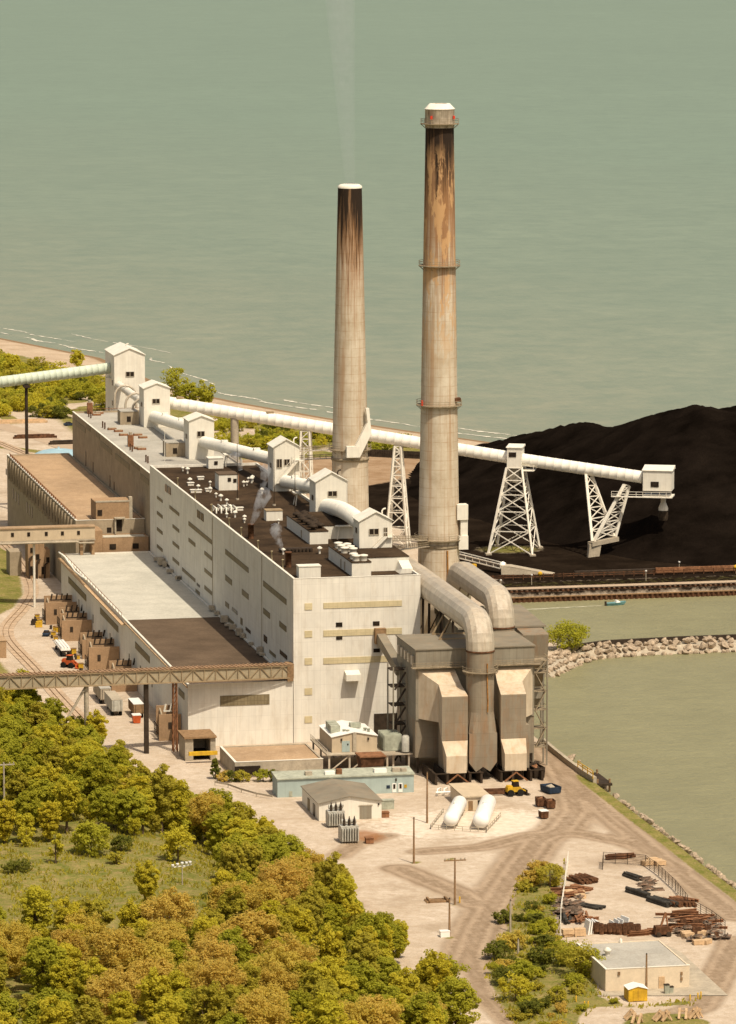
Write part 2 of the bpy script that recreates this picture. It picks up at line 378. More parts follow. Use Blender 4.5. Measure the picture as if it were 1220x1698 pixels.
def ground():
    xs = np.concatenate([np.arange(-1500, -300, 60.), np.arange(-300, -140, 8.), np.arange(-140, 57, 1.97), [57.0], np.arange(59.0, 240, 2.6), np.arange(240, 700, 12.)])
    ys = np.concatenate([np.arange(-1400, -420, 50.), np.arange(-420, -320, 6.), np.arange(-320, 206, 1.95), [206.6], np.arange(209, 640, 2.6), np.arange(640, 1250, 5.), np.arange(1260, 2600, 60.)])
    X, Y, F = grid(xs, ys)
    inside = pip(LAND, X, Y) | (pdist(HARB, X, Y) < .3) & (X <= 57.01)
    inside |= (np.abs(Y-206.6) < .01) & (X > 92) & (X < 460)
    dl = pdist(LAKE, X, Y)*np.where(inside, 1, -1); dh = pdist(HARB, X, Y)*np.where(inside, 1, -1)
    hz, hd = hill(X, Y)
    lake_side = (np.abs(dl) < np.abs(dh))
    z = hz.copy()
    z = np.where(lake_side, np.minimum(z, -2.75+.055*dl), z)
    z = np.where(~inside, np.where(lake_side, np.maximum(-9, -2.75+.055*dl), np.maximum(-7, -3.2+.9*dh)), z)
    z += np.where(inside & (z > -.5), (value_noise(X, Y, 13, 11)-.5)*.16, 0)
    inY = Y > 222
    gp = np.maximum.reduce([np.where(pip(p, X, Y), 1., 0)*sm(pdist(p, X, Y, True), 0, 2.2) for p in [GRASS_PATCH, GRASS_LOOP]+POLE_GRASS]+[np.where((X > 54.2) & (X <= 57.01), sm(-Y, 42, 60), 0)])
    wild = (value_noise(X, Y, 30, 21)*.6+value_noise(X, Y, 11, 22)*.4)
    north = sm(Y, 400, 470)*sm(dl, 28, 46)*sm(wild, .22, .40)*sm(X, 26, 44)
    bank = sm(Y, 415, 425)*(1-sm(Y, 512, 520))*sm(X, 60, 75)*(1-sm(X, 168, 178)); north = north*(1-bank)
    west = sm(hd, -1.0, 5)
    nw = np.where((X < 32) & (Y > 430), np.maximum(np.exp(-((Y-640-X*.5)/16)**2), np.exp(-((Y-545+1.5*(X-20))/7)**2))*.9*(X < 20), 0)
    dock = np.where((X > 92) & (Y > 219) & (Y < 227), 1., 0)
    towerg = np.exp(-((X-122)/13)**2-((Y-290)/11)**2)
    grass = np.maximum.reduce([gp, north, west, nw, dock*.8, towerg*.9]); grass[~inside] = 0
    sand = np.where(lake_side, 1-sm(dl, 28, 44), 0)*(Y > 300)
    sandbank = sm(Y, 425, 440)*(1-sm(Y, 512, 522))*sm(X, 60, 95)*(1-sm(X, 140, 175))
    sand = np.maximum(sand, sandbank)
    ce = X-97+.06*(Y-300)
    coalf = sm(ce + 8*(value_noise(X, Y, 12, 31)-.5), -2, 6)*sm(Y, 226, 229)*(1-sm(Y-.9*(X-110), 434, 446))*(dl > 30)
    coalf = np.maximum(coalf*(1-towerg*.75).clip(0, 1), np.where((Y > 205) & (Y < 231) & (X > 94), .62, 0))
    dirt = np.zeros(X.shape); td = np.full(X.shape, 99.)
    for pts, w in TRACKS:
        d = pdist(px_poly(pts), X, Y); td = np.minimum(td, d); dirt = np.maximum(dirt, 1-sm(d, w*.35, w*1.15))
    dirt = np.maximum(dirt, .8*np.exp(-((X-44)/11)**2-((Y+140)/9)**2))
    rustp = np.exp(-((X+4.5)/4.0)**2-((Y+105)/7.0)**2)
    m, t, p = new_mat('yard_ground')
    def at(k): n = N(t, 'ShaderNodeAttribute'); n.attribute_name = k; return n.outputs['Fac']
    v = coords(t)
    n1 = noise(t, v, .09, 7, .68); n2 = noise(t, v, .55, 5, .7); n3 = noise(t, v, 2.0, 3, .7)
    c = mixc(t, ramp(t, n1, [(.3, 0), (.72, 1)]), (.445, .36, .265), (.645, .56, .455))
    c = mixc(t, ramp(t, n2, [(.35, .55), (.65, 0)]), c, (.36, .27, .18))
    c = mixc(t, ramp(t, n3, [(.25, .35), (.7, 0)]), c, (.30, .22, .15))
    vt = noise(t, coords(t, (.5, .05, 1)), 1.0, 5, .7)
    def mask(k, amp=.9, lo=.38, hi=.62, nn=None):
        return ramp(t, mathn(t, 'ADD', at(k), mathn(t, 'MULTIPLY', mathn(t, 'SUBTRACT', nn if nn is not None else n2, .5), amp)), [(lo, 0), (hi, 1)])
    rut = N(t, 'ShaderNodeMath', operation='SINE'); t.links.new(mathn(t, 'ADD', mathn(t, 'MULTIPLY', at('td'), 2.6), mathn(t, 'MULTIPLY', n2, 5.0)), rut.inputs[0])
    dirtc = mixc(t, ramp(t, mathn(t, 'ADD', mathn(t, 'MULTIPLY', rut.outputs[0], .10), mathn(t, 'MULTIPLY', mathn(t, 'ADD', vt, n2), .5)), [(.3, 0), (.7, 1)]), (.20, .14, .088), (.38, .285, .195))
    chalk = mixc(t, ramp(t, n2, [(.35, 0), (.65, 1)]), (.58, .49, .38), (.72, .64, .53)); c = mixc(t, mathn(t, 'MULTIPLY', mask('chalk', .9), .7), c, chalk)
    c = mixc(t, ramp(t, noise(t, v, .035, 5, .7), [(.56, 0), (.66, .45)]), c, (.27, .20, .13))
    c = mixc(t, mathn(t, 'MULTIPLY', mask('dirt', 1.0, .3, .8), .9), c, dirtc)
    c = mixc(t, mathn(t, 'MULTIPLY', mask('rustp', .8, .3, .7), .7), c, (.26, .10, .03))
    sandc = mixc(t, ramp(t, n1, [(.3, 0), (.7, 1)]), (.36, .265, .175), (.50, .395, .285))
    c = mixc(t, mask('sand', .4), c, sandc); c = mixc(t, mask('wet', .3), c, (.23, .15, .085))
    g1 = noise(t, v, .16, 6, .7)
    grc = mixc(t, ramp(t, g1, [(.36, 0), (.62, 1)]), (.13, .145, .028), (.27, .225, .075))
    grc = mixc(t, ramp(t, n2, [(.46, 0), (.68, .8)]), grc, (.34, .235, .115))
    grc = mixc(t, ramp(t, n3, [(.3, .65), (.6, 0)]), grc, (.075, .085, .018))
    c = mixc(t, mathn(t, 'MULTIPLY', at('bank'), .85), c, mixc(t, ramp(t, n1, [(.3, 0), (.7, 1)]), (.20, .115, .055), (.36, .25, .155)))
    c = mixc(t, mask('grass', .8), c, grc)
    cc = mixc(t, ramp(t, n1, [(.4, 0), (.75, 1)]), (.011, .0075, .005), (.026, .018, .012))
    c = mixc(t, mask('coalf', .5), c, cc)
    t.links.new(c, p.inputs['Base Color']); p.inputs['Roughness'].default_value = 1; p.inputs['Specular IOR Level'].default_value = 0
    bump(t, p, mathn(t, 'ADD', n2, mathn(t, 'MULTIPLY', n3, .6)), .5, .35)
    o = grid_object('ground', m, X, Y, z, F, dict(bank=bank, td=td, chalk=np.exp(-((X-20)/26)**2-((Y+98)/17)**2), wet=np.where(lake_side & (Y > 300), 1-sm(dl, 3, 14), 0), grass=grass, sand=sand, coalf=coalf, dirt=dirt, rustp=rustp)); tag(o, None, None, None, 'structure')
    # coal pile
    xs = np.arange(104, 420, 1.4); ys = np.arange(234, 560, 1.6); X, Y, F = grid(xs, ys); h = coal_h(X, Y)
    keep = (h.ravel()[F] > .02).any(1)
    o = grid_object('coal_pile', M['coal'], X, Y, h-.06, F[keep]); tag(o, 'huge black coal pile rising behind the dock under the conveyor head house', 'coal pile')
def water():
    def wmat(name, c_deep, c_shal, near_line, scale):
        m, t, p = new_mat(name); v = coords(t)
        st = noise(t, coords(t, (.016, .021, 1)), 1.0, 5, .65); st2 = noise(t, coords(t, (.0011, .0018, 1)), 1.0, 4, .6)
        tc = N(t, 'ShaderNodeTexCoord'); sp = N(t, 'ShaderNodeSeparateXYZ'); t.links.new(tc.outputs['Object'], sp.inputs[0])
        c = c_deep
        if near_line:   # silt-laden shallows along the beach, clearer water far out
            a = mathn(t, 'ADD', mathn(t, 'MULTIPLY', sp.outputs[0], .90), mathn(t, 'MULTIPLY', sp.outputs[1], .43))
            a = mathn(t, 'ADD', a, mathn(t, 'MULTIPLY', mathn(t, 'SUBTRACT', st2, .5), 700.))
            n = N(t, 'ShaderNodeMapRange'); n.inputs['From Min'].default_value = 380; n.inputs['From Max'].default_value = 2300; t.links.new(a, n.inputs[0])
            c = mixc(t, ramp(t, n.outputs[0], [(0, 0), (.07, .4), (.26, .8), (.65, 1)]), c_shal, c_deep)
        c = mixc(t, ramp(t, st, [(.32, .35), (.68, 0)]), c, tuple(x*.68 for x in c_deep))
        st3 = noise(t, coords(t, (.075, .065, 1)), 1.0, 4, .7); c = mixc(t, ramp(t, st3, [(.35, .55), (.65, 0)]), c, tuple(x*.7 for x in c_deep))
        c = mixc(t, ramp(t, st2, [(.4, .3), (.65, 0)]), c, tuple(x*.8 for x in c_deep))
        t.links.new(c, p.inputs['Base Color']); p.inputs['Roughness'].default_value = .42; p.inputs['IOR'].default_value = 1.33
        p.inputs['Specular IOR Level'].default_value = .35
        w1 = noise(t, coords(t, (.06, .08, 1)), scale, 5, .65); w2 = noise(t, coords(t, (.25, .35, 1)), scale, 3, .6)
        bump(t, p, mathn(t, 'ADD', w1, mathn(t, 'MULTIPLY', w2, .35)), .55, 1.2)
        return m
    mb = MB(); mb.add([(-30000, -9000, -2.5), (60000, -9000, -2.5), (60000, 70000, -2.5), (-30000, 70000, -2.5)], [(0, 1, 2, 3)])
    structure(mb, 'lake_water', wmat('lake_water', (.203, .262, .190), (.31, .255, .165), True, 1.0))
    hp = [(50, -900), (430, -900), (430, 140), (330, 300), (330, 215), (88, 215), (85, 120), (50, 80)]
    mb = MB(); mb.add([(x, y, -2.46) for x, y in hp], [tuple(range(len(hp)))])
    structure(mb, 'harbor_water', wmat('harbor_water', (.255, .238, .128), (0, 0, 0), False, 2.5))
    # breaking surf along the beach: broken foam crests lying on the water
    L = [Vector((*p, 0)) for p in LAKE]
    mb = MB(); rng = random.Random(3)
    for off, dens in ((5, .85), (15, .5), (30, .12)):
        for a, b in zip(L[2:11], L[3:12]):
            d = (b-a); ln = d.length; d.normalize(); nrm = Vector((d.y, -d.x, 0))
            if nrm.x < 0: nrm = -nrm
            s = 0
            while s < ln:
                seg = rng.uniform(25, 110)
                if rng.random() < dens:
                    pts = []; k = 36
                    for i in range(k+1):
                        u = i/k; wv = (math.sin(math.pi*u)**.6)*max(0, rng.gauss(.55, .5))*(1.0 if off < 10 else .7)
                        c = a+d*min(ln, s+seg*u)+nrm*(off+1.3*math.sin(u*7+s)+rng.uniform(-.4, .4)); pts.append((c-nrm*wv, c+nrm*wv))
                    vs = []
                    for p, q in pts: vs += [(p.x, p.y, -2.38), (q.x, q.y, -2.33)]
                    mb.add(vs, [(2*i, 2*i+1, 2*i+3, 2*i+2) for i in range(k)])
                s += seg+rng.uniform(1, 12)
    structure(mb, 'surf', M['foam'])
ground(); water()

# ------------------------------------------------------------------ paved strips, rails, roads
def ribbon(pts, w, z, mat, name, follow=True):
    mb = MB(); P = [Vector((*p, 0)) for p in pts]; vs = []
    for i, p in enumerate(P):
        d = (P[min(i+1, len(P)-1)]-P[max(i-1, 0)]).normalized(); n = Vector((-d.y, d.x, 0))
        h = (ground_z(p.x, p.y) if follow else 0)+z
        vs += [(p.x-n.x*w/2, p.y-n.y*w/2, h), (p.x+n.x*w/2, p.y+n.y*w/2, h)]
    mb.add(vs, [(2*i, 2*i+1, 2*i+3, 2*i+2) for i in range(len(P)-1)])
    return structure(mb, name, mat)
def smooth_line(pts, n=8):
    out = []; P = [Vector((*p, 0)) for p in pts]
    for i in range(len(P)-1):
        p0, p1, p2, p3 = P[max(i-1, 0)], P[i], P[i+1], P[min(i+2, len(P)-1)]
        for k in range(n):
            u = k/n; q = .5*((2*p1)+(p2-p0)*u+(2*p0-5*p1+4*p2-p3)*u*u+(3*p1-p0-3*p2+p3)*u**3); out.append((q.x, q.y))
    return out+[pts[-1]]
M['track_bed'] = surf('brown_track_ballast', (.46, .34, .23), .95, .2, .4, grain=.3)
M['road'] = surf('worn_road', (.42, .32, .225), .9, .1, .2, grain=.2)
rail_pts = smooth_line(px_poly([(0, 898), (30, 930), (52, 975), (40, 1005), (14, 1035), (10, 1052), (20, 1070), (60, 1112), (100, 1158), (150, 1210)]))
ribbon(rail_pts, 4.2, .10, M['track_bed'], 'track_bed')
def rails(pts, name):
    mb = MB()
    for s in (-.75, .75):
        path = []
        for i, p in enumerate(pts):
            a = Vector((*pts[max(i-1, 0)], 0)); b = Vector((*pts[min(i+1, len(pts)-1)], 0)); d = (b-a).normalized(); n = Vector((-d.y, d.x, 0))
            path.append((p[0]+n.x*s, p[1]+n.y*s, ground_z(*p)+.22))
        for a, b in zip(path[:-1], path[1:]): mb.beam(a, b, .08, .14)
    return structure(mb, name, M['wood'])
rails(rail_pts, 'rails')
ribbon(px_poly([(-30, 688), (0, 706), (60, 722), (120, 745), (170, 770)]), 9, .06, M['road'], 'beach_road', False)
r2 = px_poly([(-20, 728), (0, 735), (60, 760), (120, 790)])
ribbon(r2, 5, .08, M['track_bed'], 'siding_bed', False); rails(r2, 'siding_rails')
ribbon([(x, 213.5) for x in range(92, 300, 8)], 6.5, .12, M['road'], 'dock_road', False)
mb = MB(); a = [G(x, y, .05) for x, y in ((990, 1652), (1207, 1651), (1130, 1580), (1090, 1560), (1075, 1600))]
mb.add([(p.x, p.y, .12) for p in a], [tuple(range(5))]); structure(mb, 'pavement', M['concrete'])

# ------------------------------------------------------------------ buildings
Z2 = lambda x, y: (240+x/2.5417, 740+y/2.5417)
def wall_quad_x(mb, X, a, b, h, d=.12):
    """band on the wall plane X from picture points a..b (upper edge) with height h (picture px of zoom Z2)"""
    p = VX(*Z2(*a), X); q = VX(*Z2(*b), X); r = VX(*Z2(a[0], a[1]+h), X)
    mb.box(X-d, X+.05, min(p.y, q.y), max(p.y, q.y), r.z, p.z); return mb
def band_child(name, mat, root, p0, p1, z0, z1, face):
    mb = MB()
    if face == 'x': mb.box(p0[0]-.12, p0[0]+.06, min(p0[1], p1[1]), max(p0[1], p1[1]), z0, z1)
    else: mb.box(min(p0[0], p1[0]), max(p0[0], p1[0]), p0[1]-.12, p0[1]+.06, z0, z1)
    return part(mb, name, mat, root)
def flat_building(name, label, x0, x1, y0, y1, z0, z1, wall, roof, par=.7, th=.45, cat='building', roof_parts=None):
    r = thing(name, ((x0+x1)/2, (y0+y1)/2, z0), label, cat)
    mb = MB(); o = [(x0, y0), (x1, y0), (x1, y1), (x0, y1)]; i = [(x0+th, y0+th), (x1-th, y0+th), (x1-th, y1-th), (x0+th, y1-th)]
    vs = [(x, y, z0) for x, y in o]+[(x, y, z1) for x, y in o]+[(x, y, z1) for x, y in i]+[(x, y, z1-par) for x, y in i]
    fs = []
    for k in range(4):
        n = (k+1) % 4; fs += [(k, n, 4+n, 4+k), (4+k, 4+n, 8+n, 8+k), (8+k, 8+n, 12+n, 12+k)]
    mb.add(vs, fs); part(mb, 'wall', wall, r)
    if roof_parts is None: roof_parts = [(y0+th, y1-th, roof)]
    for a, b, m in roof_parts:
        rb = MB(); rb.add([(x0+th, a, z1-par), (x1-th, a, z1-par), (x1-th, b, z1-par), (x0+th, b, z1-par)], [(0, 1, 2, 3)]); part(rb, 'roof', m, r)
    cp = MB()   # metal coping along the parapet
    cp.box(x0-.06, x0+th+.04, y0-.06, y1+.06, z1+.003, z1+.12); cp.box(x0+th+.05, x1+.06, y0-.06, y0+th, z1+.003, z1+.12)
    part(cp, 'coping', M['house_roof'] if wall is not M['brick_tan'] else M['concrete'], r)
    return r
# boiler house
bh = flat_building('boiler_house', 'long tall cream boiler house with a dark tar roof and ochre window bands', 0, 30.3, 0, 210.5, 0, 38.8, M['white_wall'], M['roof_dark'])
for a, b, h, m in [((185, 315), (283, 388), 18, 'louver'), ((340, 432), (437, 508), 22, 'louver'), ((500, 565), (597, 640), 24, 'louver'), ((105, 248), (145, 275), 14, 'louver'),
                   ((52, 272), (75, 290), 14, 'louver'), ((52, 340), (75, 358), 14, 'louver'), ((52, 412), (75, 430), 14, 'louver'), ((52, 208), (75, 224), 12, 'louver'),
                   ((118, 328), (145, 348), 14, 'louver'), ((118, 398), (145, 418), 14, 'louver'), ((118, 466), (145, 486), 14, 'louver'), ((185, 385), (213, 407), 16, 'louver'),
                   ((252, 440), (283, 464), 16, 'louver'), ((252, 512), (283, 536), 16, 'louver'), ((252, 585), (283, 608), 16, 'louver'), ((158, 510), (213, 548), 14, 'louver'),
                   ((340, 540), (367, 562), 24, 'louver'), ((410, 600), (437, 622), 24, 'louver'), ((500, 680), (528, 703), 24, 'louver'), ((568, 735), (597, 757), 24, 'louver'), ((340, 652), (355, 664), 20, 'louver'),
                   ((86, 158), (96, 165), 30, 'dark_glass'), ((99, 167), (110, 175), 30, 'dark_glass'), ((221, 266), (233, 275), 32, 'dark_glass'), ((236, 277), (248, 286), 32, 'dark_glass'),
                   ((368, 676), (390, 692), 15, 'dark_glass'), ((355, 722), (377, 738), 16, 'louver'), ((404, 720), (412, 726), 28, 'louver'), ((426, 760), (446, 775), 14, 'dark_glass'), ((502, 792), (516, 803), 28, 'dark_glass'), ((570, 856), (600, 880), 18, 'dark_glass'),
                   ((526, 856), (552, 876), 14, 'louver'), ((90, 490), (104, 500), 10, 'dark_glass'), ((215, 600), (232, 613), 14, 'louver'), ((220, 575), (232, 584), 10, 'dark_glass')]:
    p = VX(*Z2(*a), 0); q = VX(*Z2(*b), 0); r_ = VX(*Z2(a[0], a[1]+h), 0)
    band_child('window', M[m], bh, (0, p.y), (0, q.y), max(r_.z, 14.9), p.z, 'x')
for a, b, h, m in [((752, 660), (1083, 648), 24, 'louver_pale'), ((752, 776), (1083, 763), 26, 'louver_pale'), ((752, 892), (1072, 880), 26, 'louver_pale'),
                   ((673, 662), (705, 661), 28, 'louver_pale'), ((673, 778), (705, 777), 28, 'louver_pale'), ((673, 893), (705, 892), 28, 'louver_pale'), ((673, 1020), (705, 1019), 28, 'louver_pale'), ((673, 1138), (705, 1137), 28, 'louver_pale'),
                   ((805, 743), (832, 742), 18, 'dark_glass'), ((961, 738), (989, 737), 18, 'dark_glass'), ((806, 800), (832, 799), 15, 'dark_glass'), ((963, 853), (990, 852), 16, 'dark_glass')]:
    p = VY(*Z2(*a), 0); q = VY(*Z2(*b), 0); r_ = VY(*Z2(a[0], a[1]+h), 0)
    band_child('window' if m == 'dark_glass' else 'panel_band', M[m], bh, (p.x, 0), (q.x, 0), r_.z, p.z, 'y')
mb = MB(); p = VY(*Z2(845, 965), -1.2); q = VY(*Z2(906, 985), -1.2)
mb.hexa([(p.x, -2.4, q.z), (q.x, -2.4, q.z), (q.x, -.02, q.z), (p.x, -.02, q.z), (p.x, -2.4, q.z+1.5), (q.x, -2.4, q.z+1.5), (q.x, -.02, q.z+2.2), (p.x, -.02, q.z+2.2)])
part(mb, 'vent_hood', M['house'], bh)
mb = MB()   # dark base opening at the right end of the front
p = VY(612, 1205, 0); mb.box(19.2, 30.2, -.25, -.02, .2, 6.2); part(mb, 'loading_opening', M['dark_steel'], bh)
mb = MB(); mb.box(0.02, .5, 94.8, 95.6, 14.7, 38.2); mb.box(-.14, .3, 108.9, 109.5, 14.7, 38.2); mb.box(-.14, .3, 40.0, 40.25, 14.7, 38.4); parts(mb, 'expansion_joint', M['concrete'], bh)
# low wing with the pale and the dark half of its roof
lw = flat_building('turbine_wing', 'low cream wing with half pale, half dark roof along the boiler house', -25, -.15, 0, 211, 0, 14.7, M['white_wall'], None, .35, .4,
                   roof_parts=[(.4, 97, M['roof_brown']), (97.02, 210.6, M['roof_grey'])])
p = VY(*Z2(317, 1052), 0); q = VY(*Z2(525, 1087), 0); band_child('window', M['louver'], lw, (p.x, 0), (q.x, 0), q.z, p.z, 'y')
D3 = lambda x, y: (x/3.697, 880+y/3.697)
for a, b, h in [((420, 280), (528, 380), 38), ((615, 470), (725, 575), 38), ((830, 680), (918, 770), 40), ((1095, 960), (1130, 1000), 40)]:
    p = VX(*D3(*a), -25); q = VX(*D3(*b), -25); r_ = VX(*D3(a[0], a[1]+h), -25); band_child('window', M['louver'], lw, (-25, p.y), (-25, q.y), r_.z, p.z, 'x')
for yy in (52, 70, 88, 120, 150, 176): band_child('vent', M['louver'], lw, (-25, yy), (-25, yy+.8), 5, 7.2, 'x')
mb = MB(); mb.box(-26.1, -25.02, 95, 210, 13.4, 13.7); mb.box(-25.35, -25.02, 0, 95, 14.0, 14.3); parts(mb, 'gutter_ledge', M['wood_pale'], lw)
mb = MB()
for i in range(22): mb.beam((-25.1, 100+i*5, 14.82), (-25.1, 100+i*5, 15.7), .1)
mb.beam((-25.1, 100, 15.7), (-25.1, 208, 15.7), .09); part(mb, 'roof_railing', M['rust_pale'], lw)
mb = MB(); mb.tube([(-25.6-(.5 if i % 2 else 0)*.3, 211-i*6.5, 15.1+.9*math.sin(i*.9)*.5) for i in range(9)], .28, 6); part(mb, 'white_pipe', M['white_tube'], lw)
mb = MB()
rr = random.Random(4)
for i in range(26):
    y = rr.uniform(3, 205); mb.box(-1.1-rr.random()*.9, -.2, y, y+rr.uniform(.8, 2.2), 14.72, 15.2+rr.random()*1.4)
parts(mb, 'duct_outlet', M['concrete'], lw)
# grey-roofed older boiler house and its turbine hall, control block
ob = flat_building('old_boiler_house', 'tall buff brick boiler house with a pale grey roof behind the cream one', .3, 29, 211.2, 364, 0, 36.2, M['brick_grey'], M['roof_grey2'], .5)
C1 = lambda x, y: (x/4.692, 640+y/4.692)
for a, b, h in [((585, 262), (665, 328), 40), ((673, 296), (702, 322), 38), ((747, 352), (776, 378), 40), ((783, 425), (870, 490), 40), ((898, 522), (1010, 610), 42), ((1020, 572), (1084, 622), 38), ((1092, 678), (1157, 730), 42)]:
    p = VX(*C1(*a), .3); q = VX(*C1(*b), .3); r_ = VX(*C1(a[0], a[1]+h), .3); band_child('window', M['louver'], ob, (.3, p.y), (.3, q.y), r_.z, p.z, 'x')
for y, z0, z1 in ((320, 25.4, 28), (286, 25.2, 28.4), (278, 25.2, 27.5), (335, 25.2, 29.5)): band_child('door', M['dark_glass'], ob, (.3, y), (.3, y+1.1), 22.8, z1-2.2, 'x')
mb = MB(); mb.beam((.6, 364, 36.9), (29, 364, 36.9), .12)
for i in range(15): mb.beam((.6+2*i, 364, 36.2), (.6+2*i, 364, 37.0), .1)
part(mb, 'roof_railing', M['rust_pale'], ob)
th_ = flat_building('turbine_hall', 'older buff brick turbine hall with a broad tan gravel roof', -19.4, .1, 221, 371, 0, 22.4, M['brick_grey'], M['roof_tan'], .4)
for a, b, h in [((45, 642), (172, 745), 44), ((187, 775), (320, 890), 44), ((333, 912), (455, 1020), 44)]:
    p = VX(*C1(*a), -19.4); q = VX(*C1(*b), -19.4); r_ = VX(*C1(a[0], a[1]+h), -19.4); band_child('window', M['dark_glass'], th_, (-19.4, p.y), (-19.4, q.y), r_.z, p.z, 'x')
for x, y in ((105, 800), (125, 825), (146, 845), (212, 905), (233, 925), (252, 945)):
    p = VX(*C1(x, y), -19.4); band_child('window', M['dark_glass'], th_, (-19.4, p.y), (-19.4, p.y+1.2), p.z-3.2, p.z, 'x')
mb = MB()
for i in range(24):
    y = 226+i*6; mb.box(-20.1, -19.42, y, y+.5, 15.5, 22.0)
parts(mb, 'wall_pier', M['brick_grey'], th_)
mb = MB()
for i in range(36): mb.box(-19.3, -18.9, 224+i*4, 224.4+i*4, 22.42, 23.3)
mb.beam((-19.1, 224, 23.3), (-19.1, 368, 23.3), .12); part(mb, 'roof_railing', M['rust_pale'], th_)
cb = flat_building('control_building', 'tan brick control block with stepped white-edged roofs by the footbridge', -12.9, .0, 213.5, 220.8, 0, 18.4, M['brick_tan'], M['roof_grey'], .25)
mb = MB(); mb.box(-13.6, -3.6, 221.1, 231, 17.9, 27.3); part(mb, 'upper_block', M['brick_tan'], cb)
mb = MB(); mb.box(-13.7, -3.5, 221.0, 221.7, 27.303, 27.7); mb.box(-4.2, -3.3, 221.05, 223, 22.6, 28.6); part(mb, 'parapet', M['concrete'], cb)
mb = MB(); mb.box(-15.6, -13.1, 212.5, 222, 0, 20.6); part(mb, 'stair_block', M['brick_tan'], cb)
for x0, x1, z0, z1 in ((-11, -9.2, 15.1, 16.6), (-4.5, -2.8, 15.1, 16.6)): band_child('window', M['dark_glass'], cb, (x0, 213.5), (x1, 213.5), z0, z1, 'y')
for x0, x1, z0, z1 in ((-13.2, -11.9, 23.6, 25.2), (-10.6, -9.3, 18.7, 20.2), (-7.9, -6.3, 19, 22.6)): band_child('window', M['dark_glass'], cb, (x0, 221.1), (x1, 221.1), z0, z1, 'y')
mb = MB(); mb.box(-8.6, -5.6, 219.6, 221.0, 22.7, 23.1); mb.box(-8.5, -8.1, 220, 221, 18.45, 22.7); part(mb, 'door_hood', M['concrete'], cb)
# blue dome (storage tank roof) behind
mb = MB(); R0 = 9.0; cx, cy = 12.0, 480; prof = [(R0, 0), (R0, 7.0)]+[(R0*math.cos(a), 7.0+3.0*math.sin(a)) for a in [i*math.pi/2/7 for i in range(1, 7)]]+[(.4, 10.1), (.3, 10.7)]
mb.lathe(cx, cy, prof, 32); solo(mb, 'storage_tank', M['dome_blue'], (cx, cy, 0), 'pale blue domed storage tank showing behind the tan gravel roof', 'tank')

# footbridge
fb = thing('footbridge', (-40, 214, 0), 'enclosed tan footbridge with small square windows on a white post', 'footbridge')
mb = MB(); mb.box(-75, -15.7, 209.2, 212.2, 18.9, 22.2); part(mb, 'gallery', M['tan_siding'], fb)
mb = MB(); mb.box(-75, -15.65, 208.9, 212.5, 22.203, 22.55); part(mb, 'roof', M['roof_tan'], fb)
mb = MB(); mb.box(-75, -15.65, 208.7, 212.4, 18.5, 18.85); mb.tube([(-75, 208.5, 18.3), (-21, 208.5, 18.3), (-20, 208.5, 17.9), (-16, 208.5, 17.9)], .28, 8); part(mb, 'underside_pipe', M['concrete'], fb)
for x in (-62, -57.5, -53, -48.4, -43.8, -39.1, -34.6, -29.7, -25.2, -20.7): band_child('window', M['dark_glass'], fb, (x, 209.2), (x+.8, 209.2), 20.1, 21.2, 'y')
mb = MB(); mb.lathe(-32.6, 210.5, [(.34, 0), (.34, 18.5)], 10); mb.box(-33.3, -31.9, 209.3, 211.8, 17.9, 18.49); part(mb, 'post', M['white_steel'], fb)
mb = MB()
for x in (-19.8, -16.6): mb.box(x, x+.8, 209.5, 212, 0, 18.4)
part(mb, 'pier', M['brick_tan'], fb)

# rusty-tan coal gantry over the low wing
ga = thing('coal_gantry', (-28.5, -4.3, 0), 'long rusty tan lattice conveyor gantry crossing above the low wing roof', 'conveyor')
ca = Vector((-.3, .7, 17.0)); cbv = Vector((-82, -13.9, 19.4)); dv = (cbv-ca); L = dv.length; dv.normalize(); nv = Vector((-dv.y, dv.x, 0)).normalized()
mb = MB(); hw, hh = 1.15, 1.45
pt = lambda s, a, b: ca+dv*s+nv*a*hw+Vector((0, 0, b*hh))
for a in (-1, 1):
    for b in (-1, 1): mb.beam(pt(0, a*1.06, b), pt(L, a*1.06, b), .28)
    nb = 30
    for i in range(nb):
        s0 = L*i/nb; s1 = L*(i+1)/nb; mb.beam(pt(s0, a*1.08, -1), pt(s0, a*1.08, 1), .14)
        mb.beam(pt(s0, a*1.08, 1 if i % 2 else -1), pt(s1, a*1.08, -1 if i % 2 else 1), .15)
part(mb, 'truss', M['tan_steel'], ga)
mb = MB(); mb.hexa([pt(0, -.9, -.9), pt(0, .9, -.9), pt(L, .9, -.9), pt(L, -.9, -.9), pt(0, -.9, .93), pt(0, .9, .93), pt(L, .9, .93), pt(L, -.9, .93)]); part(mb, 'side_sheeting', M['gantry_sheet'], ga)
mb = MB(); mb.hexa([pt(0, -1.25, 1.12), pt(0, 1.25, 1.12), pt(L, 1.25, 1.12), pt(L, -1.25, 1.12), pt(0, -1.25, 1.2), pt(0, 1.25, 1.2), pt(L, 1.25, 1.2), pt(L, -1.25, 1.2)])
for i in range(80): s0 = L*i/80; mb.hexa([pt(s0, -1.3, 1.21), pt(s0, 1.3, 1.21), pt(s0+.35, 1.3, 1.21), pt(s0+.35, -1.3, 1.21), pt(s0, -1.3, 1.3), pt(s0, 1.3, 1.3), pt(s0+.35, 1.3, 1.3), pt(s0+.35, -1.3, 1.3)])
part(mb, 'roof', M['gantry_top'], ga)
mb = MB(); mb.box(-1.6, -.16, -.8, 2.6, 14.8, 18.9); part(mb, 'end_box', M['wood'], ga)
